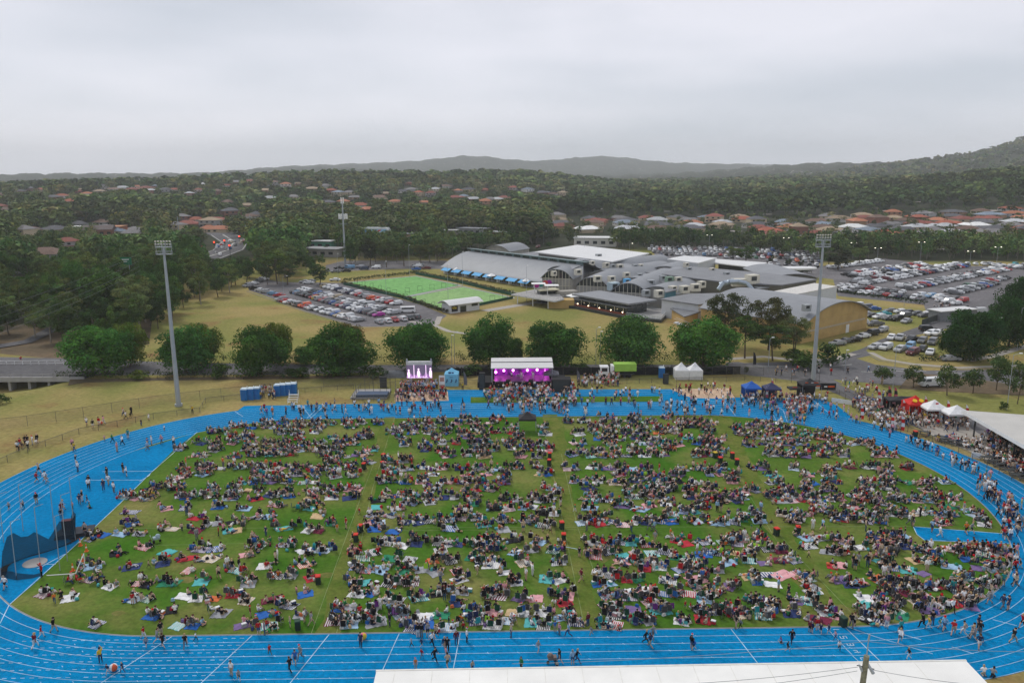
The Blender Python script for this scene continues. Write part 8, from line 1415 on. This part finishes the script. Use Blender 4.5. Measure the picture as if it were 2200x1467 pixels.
for k, (u, t, b_, l) in enumerate([(4.0, 'white', 'black', 'performer in white top and dark trousers at stage left microphone'), (6.2, 'white', 'white', 'performer in white at the centre of the stage'), (8.7, 'white', 'white', 'performer in white suit at stage right')]): person(sx+u, sy+1.6, 'standing with one arm raised', 3.14, t, b_, 1.08, z=1.31, force=True, label=l, hat=False)
person(*G(46, 782), 'striding', -1.5, 'red', 'black', 1.05, z=.45, force=True, label='person in red running across the creek bridge', hat=False)
# --- nearest people, rugs, chairs and bags one by one; the rest as one mass each
near_key = lambda a: a[0]**2+a[1]**2
def inview(x, y, m=15): q = P(x, y, .5); return -m < q[0] < 2200+m and q[1] < 1462 and not (q[1] > 1418+(2075-q[0])*.0174+6 and 809 < q[0] < 2090)
PPL.sort(key=lambda p: (not p['force'], p['x']**2+p['y']**2)); fo, cnt = [], []
ind = []; oth = []
for p in PPL:
    (ind if (p['force'] or (len(ind) < 298 and inview(p['x'], p['y']))) else oth).append(p)
for p in ind:
    pn = p['pose']; e = bpy.data.objects.new('person', PM[pn, 'body']); COL.objects.link(e); e.location = (p['x'], p['y'], p['z']+.035); e.rotation_euler = (0, 0, p['rz']); s = p['sc']; e.scale = (s, s, s); e.color = (*p['skin'], 1)
    for n, m, c in (('top', PM[pn, 'top', p['sl']], TOPC[p['top']]), ('trousers' if p['lg'] else 'shorts', PM[pn, 'bot', p['lg']], BOTC[p['bot']]), ('hair', PM[pn, 'hair'], HRC[p['hair']])):
        o = bpy.data.objects.new(n, m); COL.objects.link(o); o.parent = e; o.color = (*c, 1)
    if p['hat']: o = bpy.data.objects.new('hat', PM[pn, 'hat']); COL.objects.link(o); o.parent = e
    l = p['label'] or f"{'child' if s < .8 else 'person'} in {p['top']} {'and red hat ' if p['hat'] else ''}{pn if 'standing' in pn or 'walk' in pn or 'strid' in pn else pn.replace(' on the hands', '')} {p['where'] if p['where'].startswith(('on', 'in', 'by', 'among')) else 'in '+p['where']}"
    tag(e, l, 'person', None if p['force'] else 'people at the open-air concert', at=(p['x'], p['y'], 1))
items = []
for p in oth: items.append((PT[p['pose'], p['sl'], p['lg']], p['x'], p['y'], p['z']+.035, p['rz'], p['sc']*1.04, [p['skin'], TOPC[p['top']], BOTC[p['bot']], (.6, .015, .02) if p['hat'] else HRC[p['hair']], (.05, .05, .055)]))
kind(stuff_mesh('crowd', items, mat_attr('crowd_cloth', .85, .15, 4)), 'stuff', 'dense crowd of people sitting and standing farther off')
print('people', len(ind), len(oth))
def rug_mesh(w, d, seed, st, rnd=False):
    rng = random.Random(seed); b = MB(); n = 8 if st else 6; m = 5; v = []; sk_ = rng.uniform(-.15, .15)
    for j in range(m+1):
        for i in range(n*2+1):
            x = -w/2+w*i/(2*n); y = -d/2+d*j/m; 
            if i in (0, 2*n) or j in (0, m): x += rng.uniform(-.04, .04); y += rng.uniform(-.05, .05)
            v.append((x+y*sk_, y, .045+rng.uniform(0, .03)))
    W_ = 2*n+1; b.add(v, [(j*W_+i, j*W_+i+1, (j+1)*W_+i+1, (j+1)*W_+i) for j in range(m) for i in range(2*n)]); b.m = [(i % 2 if st else 0) for j in range(m) for i in range(2*n)]
    k = len(v); ed = [i for i in range(W_)]+[(j+1)*W_-1 for j in range(1, m+1)]+[m*W_+i for i in range(W_-2, -1, -1)]+[j*W_ for j in range(m-1, 0, -1)]; b.v += [(v[i][0], v[i][1], .02) for i in ed]; q = len(ed)
    for a in range(q): b.f.append((k+a, k+(a+1) % q, ed[(a+1) % q], ed[a])); b.m.append(0)
    return b
RB_ = {(s, st): rug_mesh(1, 1, s, st) for s in range(4) for st in (0, 1)}; M_stripe = C_('rug_stripe', (.62, .62, .6)); RM = {k: b.mesh('picnic_rug', [M_cloth, M_stripe]) for k, b in RB_.items()}; RT = {k: b.tpl() for k, b in RB_.items()}
RUGS.sort(key=near_key); rn = [r for r in RUGS if inview(r[0], r[1])][:298]; rid = set(id(r) for r in rn)
big = {(545, 795): 1}
for i, (x, y, rz, w, d, c, st, wr, rl_) in enumerate(rn):
    o = bpy.data.objects.new('picnic_rug', RM[i % 4, int(bool(st))]); COL.objects.link(o); o.location = (x, y, .0); o.rotation_euler = (0, 0, rz); o.scale = (w, d, 1); o.color = (*RUGC[c], 1)
    tag(o, f"{'large' if w > 2.1 else 'small' if w < 1.5 else 'plain' if not st else 'medium'} {c}{(' and white striped' if c != 'white' else ' patterned') if st else ''} picnic rug in the {wr}", 'rug', 'picnic rugs on the grass', at=(x, y, 0))
kind(stuff_mesh('picnic_rugs', [(RT[i % 4, int(bool(r[6]))], r[0], r[1], 0, r[2], (r[3], r[4], 1), [RUGC[r[5]], (.6, .6, .6)]) for i, r in enumerate(q for q in RUGS if id(q) not in rid)], MATS['crowd_cloth']), 'stuff', 'many picnic rugs on the grass farther off')
def chair_parts():
    seat = MB().add([(-.26, -.2, .44), (.26, -.2, .44), (.24, .26, .46), (-.24, .26, .46), (-.22, 0, .40), (.22, 0, .40)], [(0, 1, 5, 4), (4, 5, 2, 3)]).add([(-.26, -.2, .42), (.26, -.2, .42), (.24, .26, .44), (-.24, .26, .44)], [(3, 2, 1, 0)])
    back = MB().box((0, -.30, .74), (.54, .035, .62), tilt=-.22); lg = MB().rod((-.27, .25, .0), (.27, -.22, .44), .016, n=4); lg2 = MB().rod((.27, .25, 0), (-.27, -.22, .44), .016, n=4); arm = MB().box((.30, .02, .64), (.07, .5, .03)); arm2 = MB().box((-.30, .02, .64), (.07, .5, .03)); fr_ = MB().rod((.27, -.24, 0), (.29, -.38, 1.02), .016, n=4); fr2 = MB().rod((-.27, -.24, 0), (-.29, -.38, 1.02), .016, n=4)
    return seat, back, lg, lg2, arm, arm2, fr_, fr2
CP_ = chair_parts(); CMs = [('seat', CP_[0].mesh('seat', [M_cloth])), ('backrest', CP_[1].mesh('backrest', [M_cloth])), ('leg', CP_[2].mesh('leg', [M_steel])), ('leg', CP_[3].mesh('leg', [M_steel])), ('armrest', CP_[4].mesh('armrest', [M_dk])), ('armrest', CP_[5].mesh('armrest', [M_dk])), ('leg', CP_[6].mesh('leg', [M_steel])), ('leg', CP_[7].mesh('leg', [M_steel]))]
ct = MB(); [ct.add(q.v, q.f, 0 if i < 2 else 1) for i, q in enumerate(CP_[:2]+CP_[6:])]; CT = ct.tpl()
for _ in range(70):
    pc = random.choice(CHAIRS[:600]); x, y = pc[0]+U(-1, 1), pc[1]+U(-1, 1); CHAIRS.append((x, y, front(x, y)+U(-1, 1), pick(list(CHC)), pc[4]))
CHAIRS.sort(key=near_key); cn_ = [c for c in CHAIRS if inview(c[0], c[1])][:298]; cid = set(id(c) for c in cn_)
for x, y, rz, c, wr in cn_:
    e = empty('camping_chair', (x, y, .03), rz)
    for n, m in CMs: o = bpy.data.objects.new(n, m); COL.objects.link(o); o.parent = e; o.color = (*CHC[c], 1)
    tag(e, f'{c} folding camping chair in the {wr}', 'chair', 'folding chairs on the grass', at=(x, y, .5))
kind(stuff_mesh('camping_chairs', [(CT, x, y, .03, rz, 1, [CHC[c], (.3, .3, .3)]) for x, y, rz, c, wr in CHAIRS if id((x, y, rz, c, wr)) not in cid and (x, y) not in {(a[0], a[1]) for a in cn_}], MATS['crowd_cloth']), 'stuff', 'many folding chairs farther off')
coolb = MB().box((0, 0, .17), (.5, .32, .34)); cool_lid = MB().box((0, 0, .37), (.53, .35, .07), top=.92); bagb = MB().box((0, 0, .15), (.42, .26, .3), top=.72); bags = MB().path([(-.12, 0, .28), (-.1, 0, .42), (.1, 0, .42), (.12, 0, .28)], .015, 4)
BMs = {'cooler': (coolb.mesh('body', [M_cloth]), cool_lid.mesh('lid', [wht])), 'bag': (bagb.mesh('body', [M_cloth]), bags.mesh('handle', [M_dk]))}; bt = MB().add(bagb.v, bagb.f); BT = bt.tpl()
BAGS.sort(key=near_key); bn = [b for b in BAGS if inview(b[0], b[1])][:200]; bpos = {(b[0], b[1]) for b in bn}
for x, y, rz, k, c, wr in bn:
    e = empty('cooler_box' if k == 'cooler' else 'carry_bag', (x, y, .07), rz); 
    for n, m, cc in (('body', BMs[k][0], RUGC[c]), ('lid' if k == 'cooler' else 'handle', BMs[k][1], (1, 1, 1))): o = bpy.data.objects.new(n, m); COL.objects.link(o); o.parent = e; o.color = (*cc, 1)
    tag(e, f"{c} {'cooler box' if k == 'cooler' else 'carry bag'} among picnickers in the {wr}", 'cooler box' if k == 'cooler' else 'bag', 'bags and coolers on the grass', at=(x, y, .2))
kind(stuff_mesh('carry_bags', [(BT, b[0], b[1], .07, b[2], 1, [RUGC[b[4]]]) for b in BAGS if (b[0], b[1]) not in bpos], MATS['crowd_cloth']), 'stuff', 'bags and coolers among the far crowd')

# ------------------------------------------------------------------ small round things, prams, balls
for px, py, r, c, l in [(1018//1, 1438, 0, 0, '')][:0]: pass
def ball(px, py, r, l, cols):
    x, y = G(px, py); e = MB(); e.ball((0, 0, r), r, 12, 8); e.m = [(i % 12)//3 % 2 for i in range(len(e.f))]; o = e.build('beach_ball', cols, loc=(x, y, .03)); tag(o, l, 'beach ball')
ball(245, 1441, .38, 'striped beach ball rolled by children at the lower left', [wht, C_('ball_red', (.6, .1, .04))]); ball(781, 1373, .36, 'pink and yellow beach ball carried on the near lanes', [C_('ball_pink', (.7, .08, .3)), C_('ball_yellow', (.7, .5, .05))]); ball(218, 884+28, .34, 'small white beach ball on the left bend', [wht, C_('ball_red', (.6, .1, .04))])
def pram(px, py, rz, l, c):
    x, y = G(px, py); e = empty('pram', (x, y, .03), rz); part(MB().box((0, 0, .62), (.75, .48, .3), top=1.15), 'seat', M_cloth, e, c); part(MB().ball((.18, 0, .85), .32, 9, 6, sq=(1, .8, .9)), 'hood', M_cloth, e, c)
    for xx, yy in ((-.35, -.28), (-.35, .28), (.4, 0)): part(MB().rod((xx, yy-.03, .16), (xx, yy+.03, .16), .16, n=10), 'wheel', M_black, e)
    part(MB().rod((-.4, -.25, .2), (-.7, -.25, 1.05), .02, n=4).rod((-.4, .25, .2), (-.7, .25, 1.05), .02, n=4).rod((-.7, -.25, 1.05), (-.7, .25, 1.05), .025, n=4), 'handle', M_steel, e); tag(e, l, 'pram')
pram(1186, 1425, 3.3, 'big grey-brown pram pushed along the near lanes', (.22, .17, .15)); pram(337, 1165, .5, 'pale blue pram on the left grass', (.35, .45, .5)); pram(1112, 1250, 1, 'dark pram parked among the centre-left picnics', (.03, .03, .035)); pram(884, 1158, 2, 'black pram at the top of the fifth row, centre-left block', (.03, .03, .035))
for k, (px, py, c) in enumerate(((640, 1158, (.02, .1, .3)), (392, 1345, (.03, .03, .03)))): pass
# the air itself: a thin even haze round everything
hb = MB(); hb.box((0, 4250, 130), (20000, 11000, 300)); M_h = bpy.data.materials.new('haze_air'); M_h.use_nodes = True; t = M_h.node_tree; t.nodes.clear(); pv = t.nodes.new('ShaderNodeVolumePrincipled'); pv.inputs['Color'].default_value = (.95, .975, 1, 1); pv.inputs['Density'].default_value = 1.2e-4; pv.inputs['Anisotropy'].default_value = 0; om = t.nodes.new('ShaderNodeOutputMaterial'); t.links.new(pv.outputs[0], om.inputs['Volume'])
ho = hb.build('haze', M_h); kind(ho, 'stuff', 'thin grey haze over the far hills')

finish_labels()
